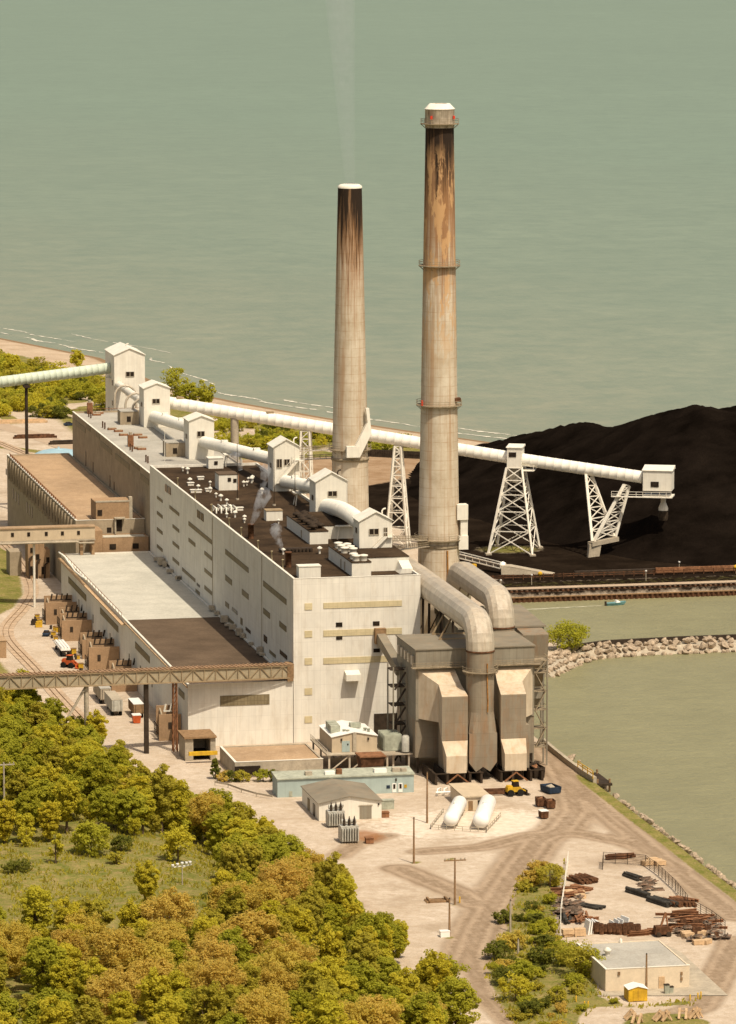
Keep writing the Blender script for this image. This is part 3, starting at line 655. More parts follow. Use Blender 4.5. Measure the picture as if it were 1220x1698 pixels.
def trestle(s, mat, w=.9, base=0.0, lab=None):
    c = pt(s, 0, -1.1); mb = MB()
    for a in (-1, 1):
        for b in (-1, 1): mb.beam((c.x+a*w*.5, c.y+b*w*.9, base), (c.x+a*w*.4, c.y+b*w*.7, c.z), .24)
    n = 8
    for i in range(n):
        z0 = base+(c.z-base)*i/n; z1 = base+(c.z-base)*(i+1)/n
        for b in (-1, 1): mb.beam((c.x-w*.45, c.y+b*w*.8, z0), (c.x+w*.45, c.y+b*w*.8, z1), .12)
        mb.beam((c.x-w*.45, c.y-w*.8, z1), (c.x-w*.45, c.y+w*.8, z0), .12)
    return part(mb, 'trestle', mat, ga, lab)
trestle(29, M['rust_pale'], lab='rusty lattice trestle')
c = pt(50.5, 0, -1.1); mb = MB(); mb.lathe(c.x, c.y, [(.55, 0), (.55, c.z)], 10); mb.beam((c.x-6.5, c.y-.5, 6), (c.x-.2, c.y, c.z-.4), .5); part(mb, 'post', M['concrete'], ga)
c = pt(36, 0, -1.1); mb = MB(); mb.box(c.x-.5, c.x+.5, c.y-.6, c.y+.6, 0, c.z); part(mb, 'post', M['dark_steel'], ga)

# ------------------------------------------------------------------ transfer houses and white belt galleries on the roofs
def transfer_house(label, x0, x1, y0, y1, z0, ze, za, wins, left=True, bent=None):
    r = thing('transfer_house', ((x0+x1)/2, (y0+y1)/2, z0), label, 'transfer house', 'white gabled conveyor transfer houses')
    xm = (x0+x1)/2
    mb = MB(); mb.prism([(x0, y0, z0), (x1, y0, z0), (x1, y0, ze), (xm, y0, za), (x0, y0, ze)], (0, y1-y0, 0)); part(mb, 'wall', M['house'], r)
    mb = MB(); s = (za-ze)/(xm-x0); t_ = .18
    for sg in (-1, 1):
        xe = xm+sg*(xm-x0+.3); zee = ze-.3*s+.03
        mb.hexa([(xe, y0-.35, zee), (xm, y0-.35, za+.03), (xm, y1+.35, za+.03), (xe, y1+.35, zee), (xe, y0-.35, zee+t_), (xm, y0-.35, za+.03+t_), (xm, y1+.35, za+.03+t_), (xe, y1+.35, zee+t_)])
    part(mb, 'roof', M['house_roof'], r)
    for (wx, wz, ww, wh) in wins:
        w = band_child('window', M['dark_glass'], r, (x0+wx, y0), (x0+wx+ww, y0), wz, wz+wh, 'y')
        mb = MB()
        for fx in (0, .5, 1): mb.box(x0+wx+ww*fx-.08, x0+wx+ww*fx+.08, y0-.2, y0-.125, wz-.08, wz+wh+.08)
        mb.box(x0+wx-.1, x0+wx+ww+.1, y0-.22, y0-.13, wz-.14, wz-.02)
        part(mb, 'frame', M['concrete'], w)
    if left: band_child('window', M['dark_glass'], r, (x0, y0+(y1-y0)*.35), (x0, y0+(y1-y0)*.6), z0+(ze-z0)*.5, z0+(ze-z0)*.5+1.3, 'x')
    return r
hA = transfer_house('tallest white gabled transfer house, farthest at the landward conveyor', 17.2, 27, 388, 407, 0, 50.9, 53, [(3.7, 44.2, 2.6, 1.4), (3.7, 38.5, 2.0, 1.3)])
for z in (30.5, 34.5, 41): band_child('window', M['dark_glass'], hA, (17.2, 391), (17.2, 393), z, z+1.6, 'x'); 
band_child('window', M['dark_glass'], hA, (17.2, 399), (17.2, 401), 31.5, 33.1, 'x')
hB = transfer_house('white transfer house on the grey roof, second from the far end', 16.3, 24.3, 323, 332, 35.72, 47.5, 49.0, [(2.6, 43.0, 2.2, 1.3)])
hC = transfer_house('white transfer house at the near edge of the grey roof', 16.9, 24.2, 245, 254, 35.72, 46.7, 48.1, [(2.4, 42.3, 2.1, 1.4)])
hD = transfer_house('white transfer house with outside stair and bridge to the shorter chimney', 24.5, 31.6, 155, 163, 38.12, 50.0, 52.0, [(.9, 44.6, 1.4, 2.2), (2.9, 45.2, 1.5, 1.5)])
hE = transfer_house('white transfer house standing in front of the shorter chimney base', 24.3, 32.6, 96, 104, 38.12, 48.4, 50.7, [(3.2, 44.7, 2.3, 1.2)])
hF = transfer_house('nearest white transfer house, standing on the penthouse at the front of the roof', 21.1, 29.1, 26, 33, 41.6, 48.1, 50.2, [(2.4, 44.9, 2.3, 1.3), (6.0, 44.4, .8, 2.0)])
mb = MB(); mb.hexa([(24.2, 25.2, 41.65), (25.2, 25.2, 41.65), (25.2, 25.95, 41.65), (24.2, 25.95, 41.65), (26.9, 25.2, 44.3), (27.9, 25.2, 44.3), (27.9, 25.95, 44.3), (26.9, 25.95, 44.3)]); mb.box(27.9, 29.1, 25.2, 25.95, 44.0, 44.3)
mb.beam((24.2, 25.25, 42.8), (26.9, 25.25, 45.3), .1); mb.beam((26.9, 25.25, 45.3), (29.1, 25.25, 45.3), .1); part(mb, 'stair', M['white_steel'], hF)
mb = MB(); mb.hexa([(25, 153.4, 40.5), (26, 153.4, 40.5), (26, 154.6, 40.5), (25, 154.6, 40.5), (30.2, 153.4, 46.5), (31.2, 153.4, 46.5), (31.2, 154.6, 46.5), (30.2, 154.6, 46.5)]); mb.box(30, 32.5, 153.4, 154.9, 46.3, 46.55)
mb.beam((25, 153.4, 42), (30.2, 153.4, 48), .1); 
for x in (30, 32.5): mb.beam((x, 153.4, 38.2), (x, 153.4, 50), .2)
part(mb, 'stair', M['white_steel'], hD)
for h_, x, y, z in ((hA, 22, 395, 52.5), (hF, 27.5, 30, 49.1), (hE, 30.8, 100, 49.4), (hD, 31, 160, 50.5)):
    mb = MB(); mb.tube([(x, y, z), (x, y, z+.9), (x+.35, y, z+1.3), (x+.9, y, z+1.4)], .2, 8); part(mb, 'roof_vent', M['dark_steel'] if h_ is hE else M['white_steel'], h_)

def gallery(label, p, q, r, rib=1.2, mat='white_tube', amp=.16, sag=0):
    p = Vector(p); q = Vector(q); n = max(4, int((q-p).length/rib)); path = []; rad = []
    for i in range(n):
        for u, a in ((0, 0), (.38, 0), (.42, amp), (.95, amp)):
            t_ = (i+u)/n; pp = p.lerp(q, t_); pp.z += sag*math.sin(math.pi*t_); path.append(pp); rad.append(r+a)
    path.append(q); rad.append(r)
    o = thing('belt_gallery', tuple((p+q)/2), label, 'conveyor', 'round white belt galleries')
    mb = MB(); mb.tube(path, rad, 18, True, True); part(mb, 'tube', M[mat], o)
    mb = MB(); d = q-p
    for u in (.3, .75):
        c_ = p.lerp(q, u); mb.box(c_.x-.9, c_.x+.9, c_.y-.7, c_.y+.7, c_.z+r*.9, c_.z+r+.45)
    parts(mb, 'hatch', M[mat], o); return o
gallery('short white belt gallery between the second and third transfer houses', (19.5, 322.9, 38.9), (19.2, 254.1, 43.6), 1.7, 1.0, amp=.05)
gC = gallery('ribbed white belt gallery rising from the grey roof to the bridge house', (21.2, 244.9, 40.6), (26.6, 163.1, 45.6), 1.55, 1.0, amp=.13)
gD = gallery('ribbed white belt gallery joining bridge house and chimney-front house', (27.6, 154.9, 40.8), (27.0, 104.1, 45.6), 1.55, 1.0, amp=.16)
gE = gallery('arched ribbed white belt gallery dipping to the nearest transfer house', (27.2, 95.9, 42.0), (24.2, 33.1, 45.4), 1.85, 1.5, amp=.22, sag=1.3)
for g_, pts in ((gC, ((23.5, 210),)), (gD, ((27.4, 128),)), (gE, ((26, 66),))):
    for x, y in pts:
        mb = MB()
        for sx in (-1, 1):
            for sy in (-1, 1): mb.beam((x+sx*2.4, y+sy*1.4, 38.15 if y < 211 else 35.8), (x+sx*1.8, y+sy*.9, 41.6), .22)
        mb.box(x-2.8, x+2.8, y-1.7, y+1.7, 41.3, 41.55); part(mb, 'support', M['white_steel'], g_)
# green-white gallery coming from the left on a tall post
lg = thing('belt_gallery', (-11, 397, 0), 'pale green round gallery on a tall dark post at the left edge', 'conveyor', 'round white belt galleries')
a_ = Vector((17.15, 397, 46.0)); b_ = Vector((-60, 397, 37.8)); mb = MB(); path = []; rad = []
for i in range(40):
    for u, e in ((0, 0), (.85, 0), (.9, .07), (.97, .07)): path.append(a_.lerp(b_, (i+u)/40)); rad.append(1.75+e)
mb.tube(path, rad, 18); part(mb, 'tube', M['mint_tube'], lg)
mb = MB(); mb.lathe(-9.7, 397, [(.55, 0), (.5, 40.6)], 12); mb.box(-10.6, -8.8, 395.2, 398.8, 40.4, 41.2); part(mb, 'post', M['dark_steel'], lg)
mb = MB(); mb.box(16.0, 17.15, 394.6, 399.4, 42.6, 43.0); mb.beam((16.0, 394.6, 44), (16, 399.4, 44), .12); part(mb, 'landing', M['white_steel'], lg)
# pipe bridge between the first two houses
pb = thing('pipe_bridge', (19, 345, 36), 'looped silver pipes and white walkway between the two farthest transfer houses', 'pipework')
mb = MB(); mb.tube([(18.5, 387.8, 41.5), (19.5, 332.2, 41.0)], 1.2, 12); part(mb, 'duct', M['house'], pb)
for k, y in enumerate((336, 350, 372)):
    mb = MB(); mb.tube([(14.8, y, 36)]+[(18.2-3.4*math.cos(a), y, 39.5+3.6*math.sin(a)) for a in [i*math.pi/8 for i in range(9)]]+[(21.6, y, 36)], .38, 8); part(mb, 'pipe_loop', M['steel_pale'], pb)

# ------------------------------------------------------------------ chimneys
def ring_gallery(root, cx, cy, z, r, w=1.15, h=1.15, mat=None, name='gallery_ring'):
    mb = MB(); n = 28; pts = lambda rr, zz: [(cx+rr*math.cos(2*math.pi*i/n), cy+rr*math.sin(2*math.pi*i/n), zz) for i in range(n)]
    mb.loft([pts(r-.1, z-.12), pts(r+w, z-.12), pts(r+w, z+.06), pts(r-.1, z+.06)], False)
    for zz in (z+h*.55, z+h):
        ring = pts(r+w-.06, zz)
        for a, b in zip(ring, ring[1:]+ring[:1]): mb.beam(a, b, .09)
    for i in range(0, n, 2):
        a = pts(r+w-.06, z)[i]; mb.beam(a, (a[0], a[1], z+h), .09)
        p_ = pts(r, z-1.1)[i]; q_ = pts(r+w, z-.1)[i]; mb.beam(p_, q_, .1)
    return part(mb, name, mat or M['chimney_ring'], root)
tc = thing('chimney', (49.4, 65, 0), 'taller rust-streaked concrete chimney with four ring galleries', 'chimney', 'power plant chimneys')
mb = MB(); mb.lathe(49.4, 65, [(5.5, 0), (5.25, 25), (5.1, 38), (4.55, 71), (4.02, 106), (3.56, 135), (3.5, 139.5)], 48); part(mb, 'shaft', M['chim_tall'], tc)
mb = MB(); mb.lathe(49.4, 65, [(3.62, 139.6), (3.62, 144.0), (3.75, 144.2), (2.5, 145.5), (1.9, 145.5), (1.9, 143)], 40, False); part(mb, 'cap', surf('sooty_white_cap', (.55, .47, .36), .8, .2, .7, .7, (.10, .05, .025), .75), tc)
mb = MB(); mb.lathe(49.4, 65, [(3.78, 144.21), (2.5, 145.53), (1.9, 145.53)], 40, False); part(mb, 'cap_top', M['house_roof'], tc)
for z, r in ((140.6, 3.62), (105.7, 4.02), (71.1, 4.55)): ring_gallery(tc, 49.4, 65, z, r)
ring_gallery(tc, 49.4, 65, 37.6, 5.1, 1.0, 1.2); mb = MB(); mb.lathe(49.4, 65, [(5.15, 35.6), (5.3, 35.6), (5.3, 36.0), (5.15, 36.0)], 40, False); mb.lathe(49.4, 65, [(5.3, 35.99), (5.3, 36.5), (5.12, 36.5)], 40, False); part(mb, 'band', M['chimney_ring'], tc)
mb = MB(); mb.tube([(50.4, 59.75, 35.2), (50.5, 59.65, 30), (50.3, 59.55, 24), (50.5, 59.45, 14)], .22, 6); part(mb, 'rusty_drain', M['rust_streak'], tc)
mb = MB(); mb.box(53.2, 56.0, 61.2, 63.8, 42.6, 46.4); part(mb, 'instrument_box', M['house'], tc)
mb = MB(); mb.box(54.2, 56.0, 61.6, 63.6, 38.6, 42.6); part(mb, 'ladder_shaft', M['house'], tc)
mb = MB(); mb.box(53.6, 56.0, 61.0, 63.9, 35.2, 38.6); part(mb, 'instrument_box', M['house'], tc)
mb = MB(); mb.box(52.0, 54.2, 61.8, 63.6, 72.0, 73.0); part(mb, 'rusty_hoist', M['rust'], tc)
for a in (-2.35, -.7): mb = MB(); mb.box(49.4+3.9*math.cos(a)-.25, 49.4+3.9*math.cos(a)+.25, 65+3.9*math.sin(a)-.25, 65+3.9*math.sin(a)+.25, 141.8, 142.6); part(mb, 'warning_lamp', M['red'], tc)
mb = MB(); mb.box(44.3, 44.8, 62.5, 63, 71.2, 72.5); part(mb, 'warning_lamp', M['red'], tc)
scn = thing('chimney', (46.2, 159, 0), 'shorter concrete chimney with soot-black top and white ladder casing', 'chimney', 'power plant chimneys')
mb = MB(); mb.lathe(46.2, 159, [(5.25, 0), (5.08, 30), (4.78, 48.5), (4.12, 78.5), (3.54, 104), (3.2, 118.6)], 48); part(mb, 'shaft', M['chim_short'], scn)
mb = MB(); mb.lathe(46.2, 159, [(3.26, 118.6), (3.26, 119.1), (2.5, 119.6), (1.8, 119.6), (1.8, 117)], 40, False); part(mb, 'cap', M['house_roof'], scn)
ring_gallery(scn, 46.2, 159, 48.6, 4.78, 1.0, 1.2); mb = MB(); mb.lathe(46.2, 159, [(4.85, 45.6), (5.1, 45.6), (5.1, 46.4), (4.85, 46.4)], 40, False); part(mb, 'band', M['chimney_ring'], scn)
mb = MB(); mb.box(44.0, 47.6, 152.6, 154.2, 47.0, 50.0); part(mb, 'casing', M['house'], scn)
mb = MB(); mb.hexa([(47.6, 152.6, 47.0), (50.8, 153.4, 53.0), (50.8, 155.0, 53.0), (47.6, 154.2, 47.0), (46.4, 152.6, 50.0), (49.8, 153.4, 56.2), (49.8, 155.0, 56.2), (46.4, 154.2, 50.0)]); part(mb, 'casing', M['house'], scn)
mb = MB(); mb.hexa([(50.2, 153.4, 53.4), (51.0, 153.4, 52.6), (51.0, 155.0, 52.6), (50.2, 155.0, 53.4), (49.5, 154, 60.0), (50.4, 154, 60.0), (50.4, 155.2, 60.0), (49.5, 155.2, 60.0)]); part(mb, 'casing', M['house'], scn)
def walkway(label, p, q, w, legs=None):
    r = thing('catwalk', p, label, 'catwalk', 'catwalks between roof and chimney'); p = Vector(p); q = Vector(q); d = (q-p).normalized(); n = Vector((-d.y, d.x, 0)).normalized()*w/2
    mb = MB(); mb.hexa([p-n, q-n, q+n, p+n, p-n+Vector((0, 0, .2)), q-n+Vector((0, 0, .2)), q+n+Vector((0, 0, .2)), p+n+Vector((0, 0, .2))]); part(mb, 'deck', M['steel_pale'], r)
    for s in (-1, 1):
        mb = MB()
        for z in (.65, 1.2): mb.beam(p+n*s+Vector((0, 0, z)), q+n*s+Vector((0, 0, z)), .1)
        k = int((q-p).length/1.5)
        for i in range(k+1): a = p.lerp(q, i/k)+n*s; mb.beam(a, a+Vector((0, 0, 1.2)), .08)
        part(mb, 'railing', M['chimney_ring'], r)
    return r
walkway('catwalk from the bridge house to the shorter chimney', (31.6, 158.6, 48.2), (41.6, 158.9, 48.4), 1.6)
walkway('upper pale duct walkway beside the shorter chimney catwalk', (31.6, 160.6, 45.6), (41.6, 160.3, 45.9), 1.2)
walkway('steel catwalk from the penthouse to the taller chimney', (29.6, 31, 42.4), (45.2, 61.5, 37.6), 1.6)
walkway('lower pipe catwalk between penthouse and the taller chimney', (30.4, 36, 39.0), (45.6, 61, 36.2), 1.4)

# ------------------------------------------------------------------ long stacking conveyor to the coal pile
u_ = Vector((.926, -.378, 0)); v_ = Vector((.378, .926, 0))
P0 = Vector((24.3, 328, 42.6)); P1 = Vector((123.5, 288, 27.8)); P2 = Vector((159.0, 273.6, 23.0))
lc = thing('stacking_conveyor', (123.5, 288, 0), 'long straight white tube conveyor running behind both chimneys to the coal pile', 'conveyor')
mb = MB(); path = []; rad = []
for a, b, n in ((P0, P1, 44), (P1, P2, 16)):
    for i in range(n):
        for w_, e in ((0, 0), (.9, 0), (.93, .07), (.98, .07)): path.append(a.lerp(b, (i+w_)/n)); rad.append(1.85+e)
mb.tube(path+[P2], rad+[1.85], 20); part(mb, 'tube', M['white_tube'], lc)
mb = MB()
for s in (.04, .3): c = P0.lerp(P1, s); mb.box(c.x-1.4, c.x+.8, c.y-.7, c.y+.7, c.z+1.8, c.z+2.3)
parts(mb, 'hatch', M['tan_steel'], lc)
def xform(o, pts): return [o+u_*x+v_*y+Vector((0, 0, z)) for x, y, z in pts]
def ubox(mb, o, x0, x1, y0, y1, z0, z1): return mb.hexa(xform(o, [(x0, y0, z0), (x1, y0, z0), (x1, y1, z0), (x0, y1, z0), (x0, y0, z1), (x1, y0, z1), (x1, y1, z1), (x0, y1, z1)]))
o_ = Vector((123.5, 288, 0))
mb = MB(); ubox(mb, o_, -2.2, 2.2, -2.9, 2.9, 25.2, 31.3); part(mb, 'tower_cabin', M['house'], lc)
mb = MB(); mb.hexa(xform(o_, [(-2.5, -3.2, 31.33), (2.5, -3.2, 31.33), (2.5, 3.2, 31.33), (-2.5, 3.2, 31.33), (-2.5, -3.2, 31.5), (2.5, -3.2, 31.5), (2.5, 3.2, 31.9), (-2.5, 3.2, 31.9)])); part(mb, 'cabin_roof', M['house_roof'], lc)
mb = MB(); ubox(mb, o_, -1.6, .6, -3.05, -2.88, 28.6, 30.0); part(mb, 'window', M['dark_glass'], lc)
mb = MB(); ubox(mb, o_, -1.5, 1.4, -2.2, 2.2, 20.8, 25.2); part(mb, 'chute_box', M['steel_grey'], lc)
mb = MB(); ubox(mb, o_, 2.2, 6.0, -3.3, 2.0, 24.4, 24.6)
for x, y in ((2.3, -3.2), (5.9, -3.2), (5.9, 1.9)): c = xform(o_, [(x, y, 24.5), (x, y, 26)]); mb.beam(*c, .12)
c = xform(o_, [(2.3, -3.2, 26), (5.9, -3.2, 26), (5.9, 1.9, 26)]); mb.beam(c[0], c[1], .12); mb.beam(c[1], c[2], .12); part(mb, 'platform', M['white_steel'], lc)
def lattice(root, base, top, n, w=.42, wb=.2, name='lattice_tower', closed=True, mat='white_steel'):
    """four-legged (or two-legged) braced tower between two quads of points"""
    mb = MB(); k = len(base); B = [Vector(x) for x in base]; T = [Vector(x) for x in top]
    for b, t in zip(B, T): mb.beam(b, t, w)
    # panels shrink upward in proportion to the width
    lv = [0]; s = 1.0
    for i in range(n): lv.append(lv[-1]+s); s *= .86
    lv = [x/lv[-1] for x in lv]
    for i in range(n):
        for j in range(k if closed and k > 2 else k-1):
            a, b = j, (j+1) % k
            p0, p1 = B[a].lerp(T[a], lv[i]), B[a].lerp(T[a], lv[i+1]); q0, q1 = B[b].lerp(T[b], lv[i]), B[b].lerp(T[b], lv[i+1])
            mb.beam(p1, q1, wb)
            m0 = p0.lerp(q0, .5)
            if n <= 6: mb.beam(p0, q1, wb); mb.beam(q0, p1, wb)
            elif i % 2: mb.beam(p0, q1, wb)
            else: mb.beam(q0, p1, wb)
    return part(mb, name, M[mat], root)
bq = xform(o_, [(-6.5, -11.0, .2), (6.8, -11.0, .2), (6.6, 5.6, .2), (-6.5, 6.5, .2)]); tq = xform(o_, [(-2.3, -2.9, 25.3), (2.3, -2.9, 25.3), (2.3, 2.9, 25.3), (-2.3, 2.9, 25.3)])
lattice(lc, bq, tq, 5, .55, .26)
for b in bq: mb = MB(); mb.box(b.x-.9, b.x+.9, b.y-.9, b.y+.9, -.6, .5); part(mb, 'footing', M['concrete'], lc)
# slim trestle between the chimneys
cs = P0.lerp(P1, .665); bz = 0.0
for kk, (sx, fx) in enumerate(((.665, .9),)):
    B4 = xform(Vector((cs.x, cs.y, 0)), [(-3.4, -3.0, 0), (3.4, -3.0, 0), (3.2, 3.0, 0), (-3.2, 3.0, 0)]); T4 = xform(Vector((cs.x, cs.y, 0)), [(-.9, -1.1, cs.z-1.9), (.9, -1.1, cs.z-1.9), (.9, 1.1, cs.z-1.9), (-.9, 1.1, cs.z-1.9)])
    lattice(lc, B4, T4, 9, .6, .3, 'trestle')
cs = P0.lerp(P1, .40); B4 = xform(Vector((cs.x, cs.y, 0)), [(-2.4, -2, 0), (2.4, -2, 0), (2.4, 2, 0), (-2.4, 2, 0)]); T4 = xform(Vector((cs.x, cs.y, 0)), [(-1.3, -1.1, cs.z-1.9), (1.3, -1.1, cs.z-1.9), (1.3, 1.1, cs.z-1.9), (-1.3, 1.1, cs.z-1.9)])
lattice(lc, B4, T4, 8, .5, .25, 'trestle')
cs = P0.lerp(P1, .195); mb = MB(); mb.lathe(cs.x, cs.y, [(1.25, 0), (1.25, cs.z-1.6)], 20); part(mb, 'concrete_post', M['concrete'], lc)
# V-shaped legs on a concrete beam, then the head house
F1 = Vector((142.6, 269.6, 4.7)); F2 = Vector((150.6, 274.6, 5.2))
tl = [P1.lerp(P2, .56)+v_*s*1.5-Vector((0, 0, 1.5)) for s in (-1, 1)]; trr = [P2+u_*-5.2+v_*s*1.7-Vector((0, 0, 2.1)) for s in (-1, 1)]
def vleg(f1, f2, t1, t2, n):
    mb = MB(); 
    for f, t in ((f1, t1), (f2, t2)): mb.beam(f, t, .75)
    for i in range(n):
        a0, a1 = f1.lerp(t1, i/n), f1.lerp(t1, (i+1)/n); b0, b1 = f2.lerp(t2, i/n), f2.lerp(t2, (i+1)/n)
        mb.beam(a1, b1, .28); mb.beam(a0, b1, .25); mb.beam(b0, a1, .25)
    return part(mb, 'raking_leg', M['white_steel'], lc)
tl[1] = tl[0]+Vector((2.2, 1.2, -.4)); trr[1] = trr[0]+Vector((1.9, 1.4, -.6))
vleg(F1, F2, tl[0], tl[1], 6); vleg(F1+Vector((.5, .1, 0)), F2+Vector((.5, .1, 0)), trr[0], trr[1], 6)
mb = MB(); mb.beam(F1+Vector((-.8, -.5, -.75)), F2+Vector((1.0, .6, -.75)), 2.0, 1.3); part(mb, 'concrete_beam', M['concrete'], lc)
mb = MB(); mb.hexa([(F1.x-1.6, F1.y-1.4, -1), (F1.x+2.2, F1.y+.4, -1), (F1.x+1.6, F1.y+1.6, -1), (F1.x-1.8, F1.y-.2, -1), (F1.x-1.1, F1.y-1.2, 4), (F1.x+3.2, F1.y+1.0, 4), (F1.x+2.8, F1.y+2.2, 4), (F1.x-1.3, F1.y, 4)]); part(mb, 'concrete_pier', M['concrete'], lc)
hh_ = Vector((163.4, 271.8, 0))
mb = MB(); ubox(mb, hh_, -4.2, 4.4, -3.4, 3.4, 19.4, 25.4); part(mb, 'head_house', M['house'], lc)
mb = MB(); mb.hexa(xform(hh_, [(-4.5, -3.7, 25.43), (4.7, -3.7, 25.43), (4.7, 3.7, 25.43), (-4.5, 3.7, 25.43), (-4.5, -3.7, 25.6), (4.7, -3.7, 25.6), (4.7, 3.7, 26.4), (-4.5, 3.7, 26.4)])); part(mb, 'head_roof', M['house_roof'], lc)
mb = MB(); ubox(mb, hh_, -1.8, .6, -3.55, -3.38, 20.6, 22.2); part(mb, 'window', M['dark_glass'], lc)
mb = MB(); ubox(mb, hh_, -13.5, 4.6, -5.0, -3.5, 17.5, 17.7)
for x in (-13.4, -11, -8.5, -6, -4, -1.5, 1, 3, 4.5): c = xform(hh_, [(x, -4.9, 17.6), (x, -4.9, 19.2)]); mb.beam(*c, .12)
for z in (18.4, 19.2): c = xform(hh_, [(-13.4, -4.9, z), (4.5, -4.9, z)]); mb.beam(*c, .12)
ubox(mb, hh_, -4.4, 4.6, -3.5, 3.6, 17.3, 17.69); part(mb, 'walkway', M['white_steel'], lc)
mb = MB(); cc = hh_+u_*1.6; mb.lathe(cc.x, cc.y, [(.8, 17.3), (.8, 15.6)], 16); mb.lathe(cc.x, cc.y, [(.82, 15.59), (1.45, 13.9), (1.45, 13.2)], 16); part(mb, 'discharge_chute', M['white_steel'], lc)
mb = MB(); mb.lathe(cc.x, cc.y, [(1.42, 13.2), (1.55, 11.4), (1.3, 10.2)], 16); part(mb, 'rubber_skirt', M['dark_steel'], lc)

# ------------------------------------------------------------------ precipitators and flue ducts
pr1 = thing('precipitator', (33.7, -32, 0), 'front grey precipitator with rust-streaked inlet hoppers and walkway', 'precipitator', 'grey steel precipitators')
x0, x1, y0, y1 = 20.0, 47.5, -41.6, -21.5
mb = MB(); mb.box(x0, x1, y0, y1, 12.2, 28.2); part(mb, 'casing', M['steel_grey'], pr1)
mb = MB(); mb.box(x0-.25, x1+.25, y0-.25, y1+.25, 28.203, 28.45); part(mb, 'roof', M['roof_steel'], pr1)
mb = MB(); mb.prism([(x0-.02, y0+.2, 3.6), (x0+7.5, y0+.2, 3.6), (x0+7.5, y0+.2, 12.19), (x0-.02, y0+.2, 12.19)], (0, 19.5, 0)); mb.box(x0+18.5, x1, y0+.2, y1-.2, 3.6, 12.19); parts(mb, 'lower_casing', M['steel_buff'], pr1)
mb = MB(); mb.box(x0+7.5, x0+18.5, y0+4, y1-.3, 3, 12.19); part(mb, 'ash_hopper', M['steel_grey'], pr1)
for xx in (x0+.6, x0+9, x0+18, x1-.5):
    for yy in (y0+.6, y0+10, y1-.6): mb = MB(); mb.beam((xx, yy, 0), (xx, yy, 12.3), .5); part(mb, 'support_leg', M['dark_steel'], pr1)
mb = MB(); mb.box(x0-1.2, x1+1.2, y0-1.4, y0-.02, 24.2, 24.4)
for i in range(20): x = x0-1.1+i*(x1-x0+2.2)/19; mb.beam((x, y0-1.35, 24.3), (x, y0-1.35, 25.4), .1)
for z in (24.9, 25.4): mb.beam((x0-1.1, y0-1.35, z), (x1+1.1, y0-1.35, z), .1)
part(mb, 'walkway', M['chimney_ring'], pr1)
mb = MB()
for i in range(5):
    for z in (21.5+i*0.1, ): mb.box(x0-.5, x0-.02, y0+2+i*3.6, y0+3.2+i*3.6, 24.6, 26.6)
parts(mb, 'side_hatch', M['steel_pale'], pr1)
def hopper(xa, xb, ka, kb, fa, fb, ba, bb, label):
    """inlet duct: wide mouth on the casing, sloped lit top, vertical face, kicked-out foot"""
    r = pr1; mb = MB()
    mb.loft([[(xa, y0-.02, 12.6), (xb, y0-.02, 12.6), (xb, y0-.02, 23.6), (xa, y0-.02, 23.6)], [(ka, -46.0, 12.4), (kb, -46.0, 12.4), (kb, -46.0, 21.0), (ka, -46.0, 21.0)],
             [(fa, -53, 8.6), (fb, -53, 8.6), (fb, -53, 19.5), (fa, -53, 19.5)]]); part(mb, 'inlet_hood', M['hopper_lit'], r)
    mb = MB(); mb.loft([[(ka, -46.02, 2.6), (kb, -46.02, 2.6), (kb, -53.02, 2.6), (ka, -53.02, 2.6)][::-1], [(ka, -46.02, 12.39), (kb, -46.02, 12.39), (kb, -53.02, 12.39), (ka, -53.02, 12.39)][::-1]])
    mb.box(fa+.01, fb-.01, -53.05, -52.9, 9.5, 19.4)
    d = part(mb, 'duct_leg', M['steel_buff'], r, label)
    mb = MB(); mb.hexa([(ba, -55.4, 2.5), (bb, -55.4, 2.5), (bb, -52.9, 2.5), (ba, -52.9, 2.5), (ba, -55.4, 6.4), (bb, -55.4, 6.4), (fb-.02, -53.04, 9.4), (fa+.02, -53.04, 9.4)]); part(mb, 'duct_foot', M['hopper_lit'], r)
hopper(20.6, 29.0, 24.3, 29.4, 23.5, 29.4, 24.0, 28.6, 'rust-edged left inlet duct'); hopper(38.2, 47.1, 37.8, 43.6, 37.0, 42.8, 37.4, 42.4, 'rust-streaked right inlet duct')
fd = thing('flue_duct', (33.0, -49.5, 0), 'nearer fat round flue duct bending down in front of the precipitator', 'flue duct', 'large round flue ducts')
def arc(c, a, b, r, n=9):
    return [Vector(c)+Vector(a)*r*math.cos(t)+Vector(b)*r*math.sin(t) for t in [i*math.pi/2/n for i in range(n+1)]]
cx, cy = 33.0, -49.6
mb = MB(); n = 24
mb.lathe(cx, cy, [(3.15, 15.5), (3.15, 29.0)], n); part(mb, 'riser', M['steel_buff'], fd)
mb = MB(); ringc = [(cx+3.15*math.cos(2*math.pi*(i+.5)/n), cy+3.15*math.sin(2*math.pi*(i+.5)/n), 15.5) for i in range(n)]
sq = []
for i in range(n):
    a = 2*math.pi*(i+.5)/n; s = 3.2/max(abs(math.cos(a)), abs(math.sin(a))); sq.append((cx+s*math.cos(a), cy+s*math.sin(a), 10.8))
mb.loft([sq, ringc], False)
part(mb, 'square_to_round', M['steel_buff'], fd)
mb = MB(); mb.prism([(cx-3.2, cy-3.2, 10.8), (cx-3.2, cy-3.2, 4.2), (cx-1.6, cy-3.2, 2.1), (cx, cy-3.2, 3.2), (cx+1.6, cy-3.2, 2.1), (cx+3.2, cy-3.2, 4.2), (cx+3.2, cy-3.2, 10.8)], (0, 6.4, 0)); part(mb, 'square_leg', M['steel_buff'], fd)
ring_gallery(fd, cx, cy, 24.5, 3.15, .9, 1.0)
